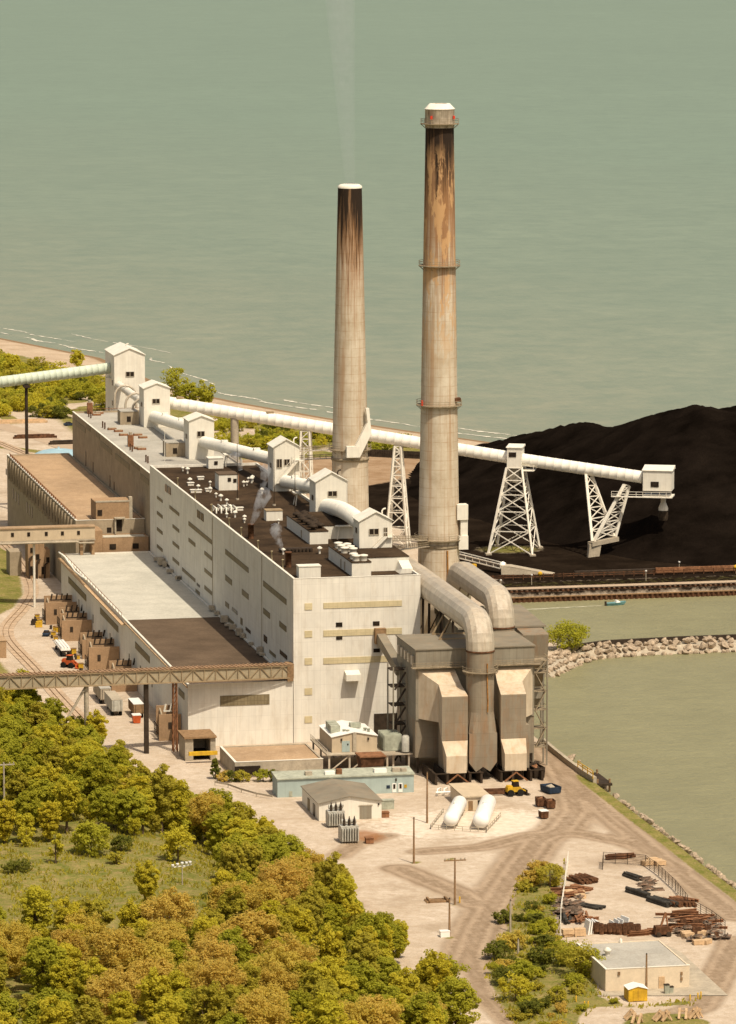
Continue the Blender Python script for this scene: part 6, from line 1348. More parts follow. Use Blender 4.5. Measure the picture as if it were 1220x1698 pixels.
# reclaim conveyor at the coal yard edge
rc = thing('reclaim_conveyor', (112, 262, 0), 'low sloping grey reclaim conveyor reaching a concrete pit at the coal pile', 'conveyor')
a = G(762, 905, 4); b = G(852, 948, 1.2); a = Vector((92, 268, 4.2)); b = Vector((109, 243.5, 1.6)); mb = MB(); d = (b-a).normalized(); n = Vector((-d.y, d.x, 0)).normalized()
for s_ in (-1, 1):
    mb.beam(a+n*s_*1.2, b+n*s_*1.2, .3); mb.beam(a+n*s_*1.2+Vector((0, 0, 1.2)), b+n*s_*1.2+Vector((0, 0, 1.2)), .25)
    for i in range(12): c = a.lerp(b, i/11)+n*s_*1.2; mb.beam(c, c+Vector((0, 0, 1.2)), .15)
for i in range(12): c = a.lerp(b, i/11); mb.beam(c-n*1.3, c+n*1.3, .2)
part(mb, 'truss', M['white_steel'], rc); mb = MB(); mb.beam(a+Vector((0, 0, .5)), b+Vector((0, 0, .5)), 1.6, .15); part(mb, 'belt', M['dark_steel'], rc)
mb = MB(); mb.prism([(108, 241.5, 0), (123, 238.4, 0), (110.5, 241.2, 2.4), (108, 241.8, 2.4)], (1.2, 4, 0)); part(mb, 'concrete_pit', M['concrete'], rc)
mb = MB(); mb.lathe(109.3, 245, [(1.0, 2.2), (.9, 2.9), (.2, 3.3)], 12); part(mb, 'drive_cover', M['tank_white'], rc)
for x, y in ((101.5, 249), (97, 257)): mb = MB(); mb.box(x-.8, x+.8, y-.6, y+.6, 0, 2.2); part(mb, 'support', M['yellow'] if x > 100 else M['concrete'], rc)
# motor boat and its wake
g = G(1021, 1003, -2.4); bt = thing('motor_boat', (0, 0, 0), 'small teal motor boat crossing the harbor with a white wake', 'boat')
mb = MB(); rings = []
for x, hw, z0, z1 in ((-2.9, .9, -.1, .7), (-1, 1.1, -.15, .75), (1, 1.0, -.1, .85), (2.3, .55, .1, 1.0), (3.0, .06, .6, 1.1)): rings.append([(x, -hw*.6, z0), (x, hw*.6, z0), (x, hw, z1), (x, -hw, z1)])
mb.loft(rings); part(mb, 'hull', M['boat'], bt); mb = MB(); mb.hexa([(-.2, -.8, .8), (1.2, -.7, .85), (1.2, .7, .85), (-.2, .8, .8), (0, -.7, 1.4), (.5, -.6, 1.4), (.5, .6, 1.4), (0, .7, 1.4)]); part(mb, 'windscreen', M['tank_white'], bt)
mb = MB(); mb.box(-3.3, -2.9, -.3, .3, -.2, 1.2); part(mb, 'outboard', M['dark_steel'], bt); bt.location = (g.x, g.y, -2.45); bt.rotation_euler = (0, 0, .12)
mb = MB(); vs = []
for i in range(24): u = i/23; x = g.x-3-u*26; y = g.y+.6*u-3.5*u; w = .25+u*1.1; vs += [(x, y-w, -2.43), (x, y+w, -2.43)]
mb.add(vs, [(2*i, 2*i+1, 2*i+3, 2*i+2) for i in range(23)])
mw, t, p = new_mat('boat_wake'); c = mixc(t, ramp(t, noise(t, coords(t, (.3, 1.5, 1)), 1.0, 5, .7), [(.45, 0), (.62, 1)]), (.22, .215, .12), (.62, .58, .44)); t.links.new(c, p.inputs[0]); structure(mb, 'boat_wake', mw)

# ------------------------------------------------------------------ store building and scrap yard
se = flat_building('store_building', 'small flat-roofed cream block building at the near right of the yard', 10.1, 25.9, -246.2, -225.5, 0, 4.1, M['cream_wall'], M['roof_grey2'], .12, .3)
band_child('door', M['wood_pale'], se, (20.1, -246.2), (21.2, -246.2), .1, 2.3, 'y')
for x, z, w in ((12.4, 3.0, .4), (24.2, 1.4, .35), (24.2, 2.4, .35)): mb = MB(); mb.box(x, x+w, -246.45, -246.22, z, z+.6); part(mb, 'wall_fitting', M['wood'], se)
mb = MB(); g = G(1007, 1584, 4); mb.lathe(g.x, g.y, [(.45, 3.98), (.45, 4.7), (.75, 4.75), (.75, 5.1), (.2, 5.5)], 12); part(mb, 'roof_vent', M['house'], se)
mb = MB(); g = G(1029, 1563, 4); mb.lathe(g.x, g.y, [(.3, 3.98), (.3, 4.6), (.1, 4.8)], 10); part(mb, 'roof_vent', M['house'], se)
ys = thing('yellow_shed', tuple(G(1055, 1660)), 'bright yellow metal shed with white gabled roof', 'shed'); a = G(1042, 1662); x0, x1, y0, y1 = a.x, a.x+3.5, a.y, a.y+3.2; xm = (x0+x1)/2
mb = MB(); mb.prism([(x0, y0, .1), (x1, y0, .1), (x1, y0, 2.3), (xm, y0, 2.75), (x0, y0, 2.3)], (0, y1-y0, 0)); part(mb, 'wall', M['yellow'], ys)
mb = MB()
for xa, xb, za, zb in ((x0-.12, xm, 2.28, 2.8), (xm, x1+.12, 2.8, 2.28)): mb.hexa([(xa, y0-.15, za), (xb, y0-.15, zb), (xb, y1+.15, zb), (xa, y1+.15, za), (xa, y0-.15, za+.1), (xb, y0-.15, zb+.1), (xb, y1+.15, zb+.1), (xa, y1+.15, za+.1)])
part(mb, 'roof', M['tank_white'], ys)
mb = MB(); mb.box(x0+.9, x0+1.72, y0-.06, y0-.005, .2, 2.1); mb.box(x0+1.78, x0+2.6, y0-.06, y0-.005, .2, 2.1); parts(mb, 'door', M['yellow'], ys)
yb = thing('bollard', (0, 0, 0), 'yellow bollard near the small flat-roofed building', 'bollard', 'yellow bollards by the store building'); mb = MB(); mb.lathe(0, 0, [(.14, 0), (.14, 1.05), (.04, 1.15)], 10); part(mb, 'post', M['yellow'], yb)
copies(yb, [tuple(G(x, y)) for x, y in ((969, 1670), (975, 1670), (955, 1661), (1144, 1659), (1157, 1656), (1162, 1654))])
for i, (px, py) in enumerate(((1112, 1647), (1105, 1648))):
    g = G(px, py); t_ = thing('wheelie_bin', tuple(g), ('taller' if i else 'shorter')+' grey-green bin in the grass beside the store door', 'bin'); mb = MB(); mb.hexa([(g.x-.35, g.y-.35, 0), (g.x+.35, g.y-.35, 0), (g.x+.35, g.y+.35, 0), (g.x-.35, g.y+.35, 0), (g.x-.45, g.y-.45, 1.2+.5*i), (g.x+.45, g.y-.45, 1.2+.5*i), (g.x+.45, g.y+.45, 1.2+.5*i), (g.x-.45, g.y+.45, 1.2+.5*i)]); part(mb, 'body', M['ac_grey'], t_)
    mb = MB(); mb.box(g.x-.5, g.x+.5, g.y-.5, g.y+.5, 1.203+.5*i, 1.3+.5*i); part(mb, 'lid', M['dark_steel'], t_)
g = G(1065, 1641); mb = MB(); mb.box(g.x-.6, g.x+.9, g.y-.4, g.y+.4, 0, .35); mb.box(g.x-.3, g.x+.1, g.y-.3, g.y+.3, .351, .8); solo(mb, 'mooring_block', M['concrete'], tuple(g), 'low concrete block at the foot of the pole before the store building', 'block')
# pale timber trestles on the grass loop at the bottom edge
tr = thing('timber_trestle', (0, 0, 0), 'pale timber A-frame trestle on the grass loop at the bottom edge', 'trestle', 'timber trestles on the grass loop')
for s in (-1, 1): mb = MB(); mb.beam((-.9, s*.6, .1), (.6, s*.6, 1.7), .42); part(mb, 'leg', M['wood_pale'], tr)
mb = MB(); mb.beam((.3, -.9, 1.3), (.3, .9, 1.3), .3); mb.beam((.3, -.6, 1.3), (1.0, -.6, .1), .3); mb.beam((.3, .6, 1.3), (1.0, .6, .1), .3); part(mb, 'brace', M['wood_pale'], tr)
for i, (px, py, rz) in enumerate(((1044, 1690, 0), (1092, 1692, .1), (1103, 1692, .1), (1132, 1689, 1.2), (1148, 1688, .1), (1154, 1687, .2), (1056, 1697, .9))):
    g = G(px, py)
    if i == 0: tr.location = g; tr.rotation_euler = (0, 0, rz)
    else: copy_tree(tr, tuple(g), rz)
# scrap: single bars, pipes, plates and crates, copied
def sproto(name, mb, mat): o = mb.build(name, M[mat]); return o
mb = MB(); mb.tube([(-2.5, 0, .3), (2.5, 0, .3)], .3, 10); P_pipe = sproto('scrap_pipe', mb, 'rust')
mb = MB(); mb.tube([(-3.2, 0, .32), (3.2, 0, .32)], .32, 10); P_gpipe = sproto('grey_pipe', mb, 'pipe_dark')
mb = MB(); mb.box(-2.4, 2.4, -.22, .22, 0, .08); mb.box(-2.4, 2.4, -.05, .05, .08, .42); mb.box(-2.4, 2.4, -.22, .22, .42, .5); P_beam = sproto('steel_beam', mb, 'rust_pale')
mb = MB(); mb.box(-1.2, 1.2, -.8, .8, 0, .14); mb.box(-1.0, 1.0, -.1, .1, .14, .5); P_plate = sproto('steel_plate', mb, 'plate_mix')
mb = MB(); mb.lathe(0, 0, [(.55, 0), (.55, 1.7), (.4, 1.72), (.4, 1.5)], 12); P_drum = sproto('rusty_drum', mb, 'rust')
mb = MB(); mb.box(-1.1, 1.1, -.7, .7, .12, .95); mb.box(-1.0, -.7, -.7, .7, 0, .12); mb.box(.7, 1.0, -.7, .7, 0, .12); P_crate = sproto('wooden_crate', mb, 'wood_pale')
mb = MB(); mb.hexa([(-.15, -1.4, 0), (.15, -1.4, 0), (.15, 1.4, 0), (-.15, 1.4, 0), (.25, -1.4, 2.6), (.45, -1.4, 2.6), (.45, 1.4, 2.6), (.25, 1.4, 2.6)]); P_board = sproto('leaning_board', mb, 'tank_white')
used = set(); sr = random.Random(5)
def scrap(proto, px, py, n, spread, rz, label, group, stack=1, jitter=.15, cat='scrap', step=None, z0=0.0):
    g = G(px, py)
    for i in range(n):
        if proto.name in used: o = proto.copy(); COL.objects.link(o)
        else: o = proto; used.add(proto.name)
        if step: x = g.x+step[0]*(i//stack); y = g.y+step[1]*(i//stack)
        else: x = g.x+sr.uniform(-spread, spread); y = g.y+sr.uniform(-spread, spread)*1.8
        o.location = (x+sr.uniform(-jitter, jitter), y+sr.uniform(-jitter, jitter), z0+(i % stack)*.52); o.rotation_euler = (0, 0, rz+sr.uniform(-jitter, jitter)); o.scale = (sr.uniform(.8, 1.15),)*3
        tag(o, label, cat, group)
scrap(P_pipe, 953, 1463, 12, 0, 1.9, 'rusty pipe in the stack at the top of the left fence row', 'rusty pipes in the left fence row', 2, .12, 'pipe', (.72, .15))
scrap(P_beam, 949, 1484, 16, 1.9, .3, 'pale rust beam in the heap along the left fence', 'rust beams along the left fence', 2, .5, 'beam')
scrap(P_beam, 968, 1475, 4, .8, 2.2, 'rust beam lying aslant right of the pipe stack', 'aslant beams beside the pipe stack', 1, .3, 'beam')
scrap(P_crate, 951, 1487, 4, 1.5, .1, 'wooden crate among the beams of the left fence row', 'crates in the left fence row', 1, .3, 'crate')
scrap(P_plate, 950, 1502, 16, 2.0, .5, 'pale rust plate in the heap along the left fence', 'rust plates along the left fence', 3, .6, 'plate')
scrap(P_plate, 941, 1517, 19, 2.2, .5, 'rust plate in the lower heap of the left fence row', 'rust plates in the lower left heap', 3, .6, 'plate')
scrap(P_gpipe, 975, 1504, 3, .6, 2.4, 'grey pipe lying beside the left scrap row', 'grey pipes beside the left row', 1, .3, 'pipe')
scrap(P_beam, 962, 1525, 14, 1.6, .9, 'rust beam in the heap above the white boards', 'rust beams above the white boards', 2, .7, 'beam')
scrap(P_gpipe, 938, 1525, 5, .9, 1.5, 'grey pipe at the bottom of the left fence row', 'grey pipes at the bottom of the left row', 2, .2, 'pipe')
scrap(P_board, 972, 1548, 5, 0, .1, 'tall white leaning board at the scrap row corner', 'white leaning boards', 1, .12, 'board', (.55, .3))
scrap(P_board, 1012, 1545, 4, 0, .2, 'white leaning board behind the dark rusty drums', 'white boards behind the drums', 1, .12, 'board', (.9, .2))
scrap(P_drum, 984, 1548, 24, 0, 0, 'dark rusty drum standing in the row before the store building', 'rusty drums in the cross row', 2, .25, 'drum', (.72, -.28))
scrap(P_drum, 1038, 1550, 6, 0, 0, 'rusty drum at the right end of the cross row', 'rusty drums at the right end', 2, .2, 'drum', (.75, -.2))
scrap(P_beam, 1058, 1552, 14, 0, .0, 'low brown beam lying between drums and rusty machine', 'brown beams by the rusty machine', 2, .2, 'beam', (.9, .3))
scrap(P_crate, 942, 1553, 4, 0, 0, 'timber crate at the lower left corner of the scrap yard', 'timber crates at the lower left corner', 2, .1, 'crate', (2.3, .2))
scrap(P_gpipe, 1090, 1500, 6, 0, 1.95, 'dark grey pipe in the pipe stack by the pen', 'dark pipes by the pen', 2, .05, 'pipe', (.8, -.1))
scrap(P_pipe, 1101, 1501, 14, 0, 1.95, 'long rusty pipe in the big stack at the lower pen corner', 'rusty pipes at the lower pen corner', 2, .05, 'pipe', (.75, -.1))
scrap(P_beam, 1122, 1497, 8, 0, 2.1, 'rust beam right of the big pipe stack', 'rust beams right of the pipe stack', 2, .2, 'beam', (.7, -.2))
scrap(P_gpipe, 1057, 1485, 4, 0, 1.95, 'grey pipe at the left side of the pen', 'grey pipes left of the pen', 2, .05, 'pipe', (.8, 0))
scrap(P_gpipe, 1046, 1457, 5, 0, 1.9, 'black pipe bundle piece inside the pen', 'black pipes inside the pen', 2, .05, 'pipe', (.7, 0))
scrap(P_plate, 1078, 1472, 9, 2.0, .4, 'grey-brown plate stored inside the pen', 'plates inside the pen', 3, .5, 'plate')
scrap(P_pipe, 1022, 1425, 6, 0, .05, 'rusty pipe laid flat at the far left of the pen', 'rusty pipes far left of the pen', 2, .05, 'pipe', (.9, .5))
scrap(P_crate, 1078, 1430, 5, 1.6, .1, 'pale crate at the far end of the pen', 'crates at the far end of the pen', 1, .3, 'crate')
scrap(P_pipe, 1129, 1520, 3, 0, .05, 'fat rusty pipe at the edge of the right scrap heap', 'fat rusty pipes of the right heap', 1, .1, 'pipe', (.4, .8))
scrap(P_beam, 1145, 1532, 28, 3.4, .2, 'dark rust beam in the right scrap heap', 'rust beams in the right heap', 3, .6, 'beam')
scrap(P_plate, 1160, 1545, 32, 4.2, .8, 'rust plate in the right scrap heap', 'rust plates in the right heap', 3, .9, 'plate')
scrap(P_drum, 1165, 1548, 8, 3.2, .2, 'rusty drum among the plates of the right heap', 'drums in the right heap', 1, .3, 'drum')
scrap(P_crate, 1170, 1560, 6, 3.0, .3, 'crate at the front of the right scrap heap', 'crates at the front of the right heap', 1, .5, 'crate')
g = G(1099, 1552); rm = thing('rusty_machine', tuple(g), 'rusty machine with a leaning boom behind the store building', 'machine')
mb = MB(); mb.hexa([(g.x-1.8, g.y-1, .5), (g.x+1.4, g.y-1, .5), (g.x+1.4, g.y+1, .5), (g.x-1.8, g.y+1, .5), (g.x-1.6, g.y-.9, 2.0), (g.x+1.0, g.y-.9, 2.0), (g.x+1.0, g.y+.9, 2.0), (g.x-1.6, g.y+.9, 2.0)]); part(mb, 'body', M['rust'], rm)
for dx in (-1.1, .9): mb = MB(); mb.tube([(g.x+dx, g.y-1.2, .5), (g.x+dx, g.y+1.2, .5)], .5, 12); part(mb, 'axle_wheels', M['dark_steel'], rm)
mb = MB(); mb.beam((g.x-.4, g.y, 2.0), (g.x+.5, g.y, 4.6), .35); mb.beam((g.x+.9, g.y, 2.0), (g.x+.5, g.y, 4.6), .25); part(mb, 'boom', M['rust_pale'], rm)
def mesh_fence(label, pts, h=2.2, sp=3.0, mat='concrete', wires=3):
    P = [G(x, y) for x, y in pts]; f = thing('wire_fence', tuple(P[0]), label, 'fence', 'wire fences of the scrap yard'); mb = MB()
    for a, b in zip(P[:-1], P[1:]):
        n = max(1, int((b-a).length/sp))
        for i in range(n+1): c = a.lerp(b, i/n); mb.beam(c, c+Vector((0, 0, h)), .1)
        for k in range(wires): z = h*(k+1)/wires-.04; mb.beam(a+Vector((0, 0, z)), b+Vector((0, 0, z)), .07 if k == wires-1 else .045)
    part(mb, 'posts_and_wire', M[mat], f)
mesh_fence('tall pale wire fence along the grass patch beside the scrap row', ((942, 1431), (936, 1480), (930, 1520), (929, 1553)), 2.5, 3, 'house', 6)
mesh_fence('dark wire fence round the scrap pen beside the quay road', ((999, 1442), (1000, 1431), (1040, 1433), (1070, 1436), (1092, 1452), (1120, 1478), (1140, 1503)), 2.3, 2.5, 'dark_steel', 7)
mesh_fence('short wire fence behind the right scrap heap', ((1152, 1512), (1180, 1528), (1202, 1545), (1202, 1560)), 2.2, 2.5, 'dark_steel', 5)

# ------------------------------------------------------------------ trees
def make_tree(name, label, leaf, seed, h, rx, rz_, nclump, nleaf, leaf_s, group, cb=.38, trunk=True, lean=0, cat='tree', shape='round', clump_r=.30):
    rnd = np.random.RandomState(seed); r = thing(name, (0, 0, 0), label, cat, group)
    cz = h-rz_; cs = []
    while len(cs) < nclump:
        p = rnd.uniform(-1, 1, 3); d = np.linalg.norm(p)
        if d > 1 or d < .35: continue
        if shape == 'cone':
            k = (1-(p[2]+1)/2)*.95+.1; p[0] *= k; p[1] *= k
        elif shape == 'vase':
            k = .45+.6*(p[2]+1)/2; p[0] *= k; p[1] *= k
        if rnd.rand() < .35 and p[2] < -.2: continue
        c = np.array([p[0]*rx, p[1]*rx, cz+p[2]*rz_]); c += rnd.normal(0, .05*rx, 3); cs.append(c)
    vs = []; fs = []; k = 0
    for c in cs:
        cr = rx*clump_r*rnd.uniform(.7, 1.35)
        for _ in range(nleaf):
            q = rnd.normal(0, 1, 3); q /= np.linalg.norm(q)+1e-6; q *= cr*rnd.uniform(.35, 1)**.6; q[2] *= .75
            o = c+q; n = q/ (np.linalg.norm(q)+1e-6)*.8+rnd.normal(0, .6, 3)+np.array([.1, -.25, 1.0]); n /= np.linalg.norm(n)
            a = np.cross(n, rnd.normal(0, 1, 3)); a /= np.linalg.norm(a)+1e-6; b = np.cross(n, a); s = leaf_s*rnd.uniform(.6, 1.4)
            vs += [o-a*s*.5, o+b*s*.36, o+a*s*.5, o-b*s*.36]; fs.append((k, k+1, k+2, k+3)); k += 4
    me = bpy.data.meshes.new('crown'); me.from_pydata([tuple(v) for v in vs], [], fs); me.update(); me.materials.append(M[leaf])
    cr_ = bpy.data.objects.new('crown', me); COL.objects.link(cr_); cr_.parent = r; ROOT[cr_.name] = (0, 0, 0)
    if trunk:
        mb = MB(); tr_ = max(.12, h*.022); mb.tube([(0, 0, -.6), (lean*.3, 0, h*.3), (lean*.7, .1, h*.55), (lean, 0, h*.85)], [tr_*1.25, tr_, tr_*.7, tr_*.2], 7)
        for i in range(7):
            c = cs[rnd.randint(len(cs))]; z0 = h*rnd.uniform(.28, .6); mb.tube([(lean*.5, 0, z0), tuple(np.array([lean*.5, 0, z0])*.45+c*.55+np.array([0, 0, -.3])), tuple(c)], [tr_*.5, tr_*.34, tr_*.1], 5)
        part(mb, 'trunk', M['bark'], r)
    return r
KINDS = [('leaf_green', 'round fresh green tree in the wood on the bluff', 'round', 9.4, 3.1, 4.0), ('leaf_yellow', 'yellow-green leafing tree in the wood on the bluff', 'vase', 9.6, 2.9, 4.3),
         ('leaf_tan', 'tan-brown budding tree in the wood on the bluff', 'round', 10.2, 4.0, 3.8), ('leaf_olive', 'olive-green thin-leaved tree in the wood on the bluff', 'vase', 9.9, 2.9, 4.5), ('leaf_dark', 'dark green bushy tree in the wood on the bluff', 'round', 6.5, 3.2, 2.9)]
wood = []
for ki, (lf, lab, shp, h, rx, rz_) in enumerate(KINDS):
    for v in range(2): wood.append((ki, make_tree('broadleaf_tree', lab, lf, 40+ki*7+v, h*(1+.1*v), rx, rz_, 125, 86, .37 if lf != 'leaf_tan' else .34, lab.replace(' tree in', ' trees of').replace('the wood on the bluff', 'the bluff wood'), shape=shp, clump_r=.22)))
first = [True]*len(wood)
def plant(kinds, x, y, sc, z=None, label=None, group=None):
    i = rng.choice([k for k, (ki, _) in enumerate(wood) if ki in kinds]); o = wood[i][1]; z = ground_z(x, y) if z is None else z
    s = (sc*rng.uniform(.9, 1.12), sc*rng.uniform(.9, 1.12), sc*rng.uniform(.88, 1.12))
    if first[i]: first[i] = False; o.location = (x, y, z); o.scale = s; o.rotation_euler = (0, 0, rng.uniform(0, 6.28)); return o
    c = copy_tree(o, (x, y, z), rng.uniform(0, 6.28), s)
    if label: c['label'] = label; c['group'] = group if group else ''
    if label and not group: del c['group']
    return c
def proj(x, y, z):
    v = Vector((x, y, z))-EYE; d = v.dot(FW); return 610+FPX*v.dot(RT)/d, 849-FPX*v.dot(UP)/d
MEADOW = [(-30, 1408), (60, 1398), (200, 1392), (330, 1398), (365, 1425), (378, 1475), (345, 1500), (300, 1505), (230, 1515), (150, 1530), (90, 1560), (-30, 1575)]
pts = []; tries = 0
CLEAR = lambda X_: False
while len(pts) < 298 and tries < 60000:
    tries += 1; x = rng.uniform(-128, -14); y = rng.uniform(-345, 75)
    hz_, hd_ = hill(np.array([[x]]), np.array([[y]])); dtoe = float(hd_[0, 0])
    if dtoe < -.5 or (y > 0 and dtoe < 7): continue
    z = float(hz_[0, 0]); qx, qy = proj(x, y, z)
    if qx < -75 or qx > 850 or qy > 1790: continue
    if pip(MEADOW, np.array([[qx]]), np.array([[qy]]))[0, 0]: continue
    if 255 < qx < 350 and 1450 < qy < 1590 or -30 < qx < 45 and 1440 < qy < 1545: continue
    if y > 5 and dtoe < 9 : continue
    if y > 40: continue
    if any((x-a)**2+(y-b)**2 < (4.7 if dtoe > 12 else 4.0)**2 for a, b in pts): continue
    pts.append((x, y))
    if qy < 1400: kinds = rng.choices([(0,), (1,), (3,), (4,), (2,)], [.38, .34, .22, .04, .02])[0]
    elif 110 < qx < 470 and 1520 < qy: kinds = rng.choices([(2,), (1,), (3,), (0,)], [.38, .30, .16, .16])[0]
    else: kinds = rng.choices([(0,), (1,), (3,), (2,)], [.34, .38, .22, .06])[0]
    edge = 0 <= dtoe < 5
    plant(kinds, x, y, (1.06 if not edge else .78)*rng.uniform(.8, 1.15))
und = [make_tree('sapling', l, lf, 500+k, 5.0, 2.0, 2.2, 34, 84, .36, g_, cat='sapling', clump_r=.32, shape='vase') for k, (l, lf, g_) in enumerate((('leafy green sapling filling the gaps of the bluff wood', 'leaf_green', 'green saplings of the bluff wood'), ('leafy yellow-green sapling filling the gaps of the bluff wood', 'leaf_yellow', 'yellow-green saplings of the bluff wood'), ('leafy olive sapling filling the gaps of the bluff wood', 'leaf_olive', 'olive saplings of the bluff wood')))]
uf = [True]*3; n = 0; tries = 0; allp = list(pts)
while n < 290 and tries < 40000:
    tries += 1; x = rng.uniform(-128, -14); y = rng.uniform(-345, 45); A = np.array([[x]]); B = np.array([[y]])
    hz_, hd_ = hill(A, B); qx, qy = proj(x, y, float(hz_[0, 0]))
    if hd_[0, 0] < 1 or qx < -40 or qx > 850 or qy > 1760 or pip(MEADOW, np.array([[qx]]), np.array([[qy]]))[0, 0]: continue
    if 255 < qx < 350 and 1450 < qy < 1560 or -30 < qx < 45 and 1440 < qy < 1520: continue
    if any((x-a)**2+(y-b)**2 < 2.7**2 for a, b in allp): continue
    allp.append((x, y)); n += 1; k = rng.choices([0, 1, 2], [.4, .35, .25])[0]; sc = rng.uniform(.7, 1.25)
    if uf[k]: uf[k] = False; und[k].location = (x, y, MZ(x, y)); und[k].scale = (sc,)*3
    else: copy_tree(und[k], (x, y, MZ(x, y)), rng.uniform(0, 6.28), (sc, sc, sc*rng.uniform(.8, 1.2)))
print('wood trees', len(pts), 'saplings', n, tries)
for i, (ki, o) in enumerate(wood):          # kinds that were never planted
    if first[i]:
        for ch in list(o.children): bpy.data.objects.remove(ch)
        bpy.data.objects.remove(o)
# single trees and shrubs with a label of their own
def lone(name, label, leaf, px, py, z, h, rx, rz_, n, nl, ls, shape='round', cat='tree', group=None, cr=.3, trunk=True):
    g = G(px, py, z); t = make_tree(name, label, leaf, int(px*3+py), h, rx, rz_, n, nl, ls, group, shape=shape, cat=cat, clump_r=cr, trunk=trunk); t.location = (g.x, g.y, ground_z(g.x, g.y) if z > 1 else 0); return t
H_ = HILL_H
lone('broadleaf_tree', 'rounded dark-shadowed green tree standing alone in the meadow', 'leaf_green', 151, 1416, H_, 6.5, 3.4, 3.0, 60, 50, .5)
lone('columnar_tree', 'slim pale green young tree at the left of the meadow', 'leaf_yellow', 92, 1436, H_, 6.5, 1.3, 3.0, 26, 40, .45)
lone('shrub', 'grey-green round shrub right of the lone meadow tree', 'leaf_dark', 200, 1408, H_, 3.6, 2.2, 1.7, 30, 40, .4, cat='shrub')
lone('broadleaf_tree', 'broad bright tree at the right end of the meadow', 'leaf_yellow', 295, 1416, H_, 7, 3.4, 3.2, 50, 46, .5)
lone('shrub', 'low dark bush at the foot of the meadow pole', 'leaf_dark', 28, 1448, H_, 2.2, 2.6, 1.1, 26, 40, .4, cat='shrub')
lone('shrub', 'small pale shrub in the middle of the meadow', 'leaf_olive', 193, 1428, H_, 2.6, 1.6, 1.2, 20, 36, .4, cat='shrub')
lone('shrub', 'dark shrub pair at the lower right meadow edge', 'leaf_dark', 362, 1485, H_, 2.8, 2.6, 1.4, 28, 40, .4, cat='shrub')
lone('shrub', 'pale feathery shrub left of the lone meadow tree', 'leaf_yellow', 44, 1402, H_, 4, 1.8, 1.9, 24, 36, .4, cat='shrub')
lone('broadleaf_tree', 'bushy green tree at the root of the breakwater', 'leaf_green', 943, 1078, 0, 7.6, 5.0, 3.8, 90, 56, .45)
lone('conifer', 'small dark conifer by the annex wall near the yellow crane beam', 'leaf_dark', 357, 1292, 0, 5.2, 1.5, 2.5, 34, 40, .4, shape='cone')
for i, (px, leaf, lab) in enumerate(((385, 'leaf_dark', 'dark bush at the left of the annex front wall'), (402, 'leaf_olive', 'olive bush second along the annex front wall'), (436, 'leaf_green', 'broad green bush in the middle of the annex front wall'), (372, 'leaf_tan', 'reddish tan bush between conifer and annex corner'), (455, 'leaf_dark', 'low dark bush nearest the blue building corner'))):
    lone('shrub', lab, leaf, px, 1296, 0, 2.6, 1.8, 1.3, 22, 36, .4, cat='shrub')
# shrubs of the grass patch
scr = [make_tree('shrub', l, lf, 300+k, 2.2, 1.7, 1.1, 22, 60, .34, g_, cat='shrub', clump_r=.36) for k, (l, lf, g_) in enumerate((('low rough green scrub bush in the grass strip by the dirt track', 'leaf_green', 'green scrub of the grass strip'), ('low rough dark scrub bush in the grass strip by the dirt track', 'leaf_dark', 'dark scrub of the grass strip'), ('low dry tan scrub bush in the grass strip by the dirt track', 'leaf_tan', 'dry scrub of the grass strip'), ('low olive scrub bush in the grass strip by the dirt track', 'leaf_olive', 'olive scrub of the grass strip')))]
sf = [True]*4; gx = [p[0] for p in GRASS_PATCH]; gy = [p[1] for p in GRASS_PATCH]; n = 0
while n < 62:
    x = rng.uniform(min(gx), max(gx)); y = rng.uniform(min(gy), max(gy)); A = np.array([[x]]); B = np.array([[y]])
    if not pip(GRASS_PATCH, A, B)[0, 0] or pdist(GRASS_PATCH, A, B, True)[0, 0] < 1.6: continue
    k = rng.choices([0, 1, 2, 3], [.3, .27, .18, .25])[0]; sc = rng.uniform(.35, .95); n += 1
    if sf[k]: sf[k] = False; scr[k].location = (x, y, 0); scr[k].scale = (sc,)*3
    else: copy_tree(scr[k], (x, y, 0), rng.uniform(0, 6.28), (sc*rng.uniform(.8, 1.4), sc*rng.uniform(.8, 1.4), sc*rng.uniform(.7, 1.2)))
# rough grass: blades too many to count, one object
gb = np.random.RandomState(17); vs = []; fs = []; k = 0; cnt = 0
while cnt < 26000:
    if cnt % 3 == 0: x = gb.uniform(min(gx), max(gx)); y = gb.uniform(min(gy), max(gy)); ok = pip(GRASS_PATCH, np.array([[x]]), np.array([[y]]))[0, 0]; z = 0.0
    else:
        x = gb.uniform(-135, -40); y = gb.uniform(-230, -120); ok = True; z = None
    cnt += 1
    if not ok or value_noise(np.array([[x]]), np.array([[y]]), 3.5, 44)[0, 0] < .42: continue
    if z is None: z = MZ(x, y)
    h = gb.uniform(.25, .75); w = gb.uniform(.12, .3); a = gb.uniform(0, 6.28); dx, dy = math.cos(a)*w, math.sin(a)*w; lx, ly = gb.normal(0, .2, 2)
    vs += [(x-dx, y-dy, z-.05), (x+dx, y+dy, z-.05), (x+dx*.4+lx, y+dy*.4+ly, z+h), (x-dx*.4+lx, y-dy*.4+ly, z+h)]; fs.append((k, k+1, k+2, k+3)); k += 4
gm = bpy.data.meshes.new('rough_grass'); gm.from_pydata(vs, [], fs); gm.materials.append(M['leaf_olive']); go = bpy.data.objects.new('rough_grass', gm); COL.objects.link(go); tag(go, 'rough grass tufts on the meadow and the grass strip', 'grass', None, 'stuff')
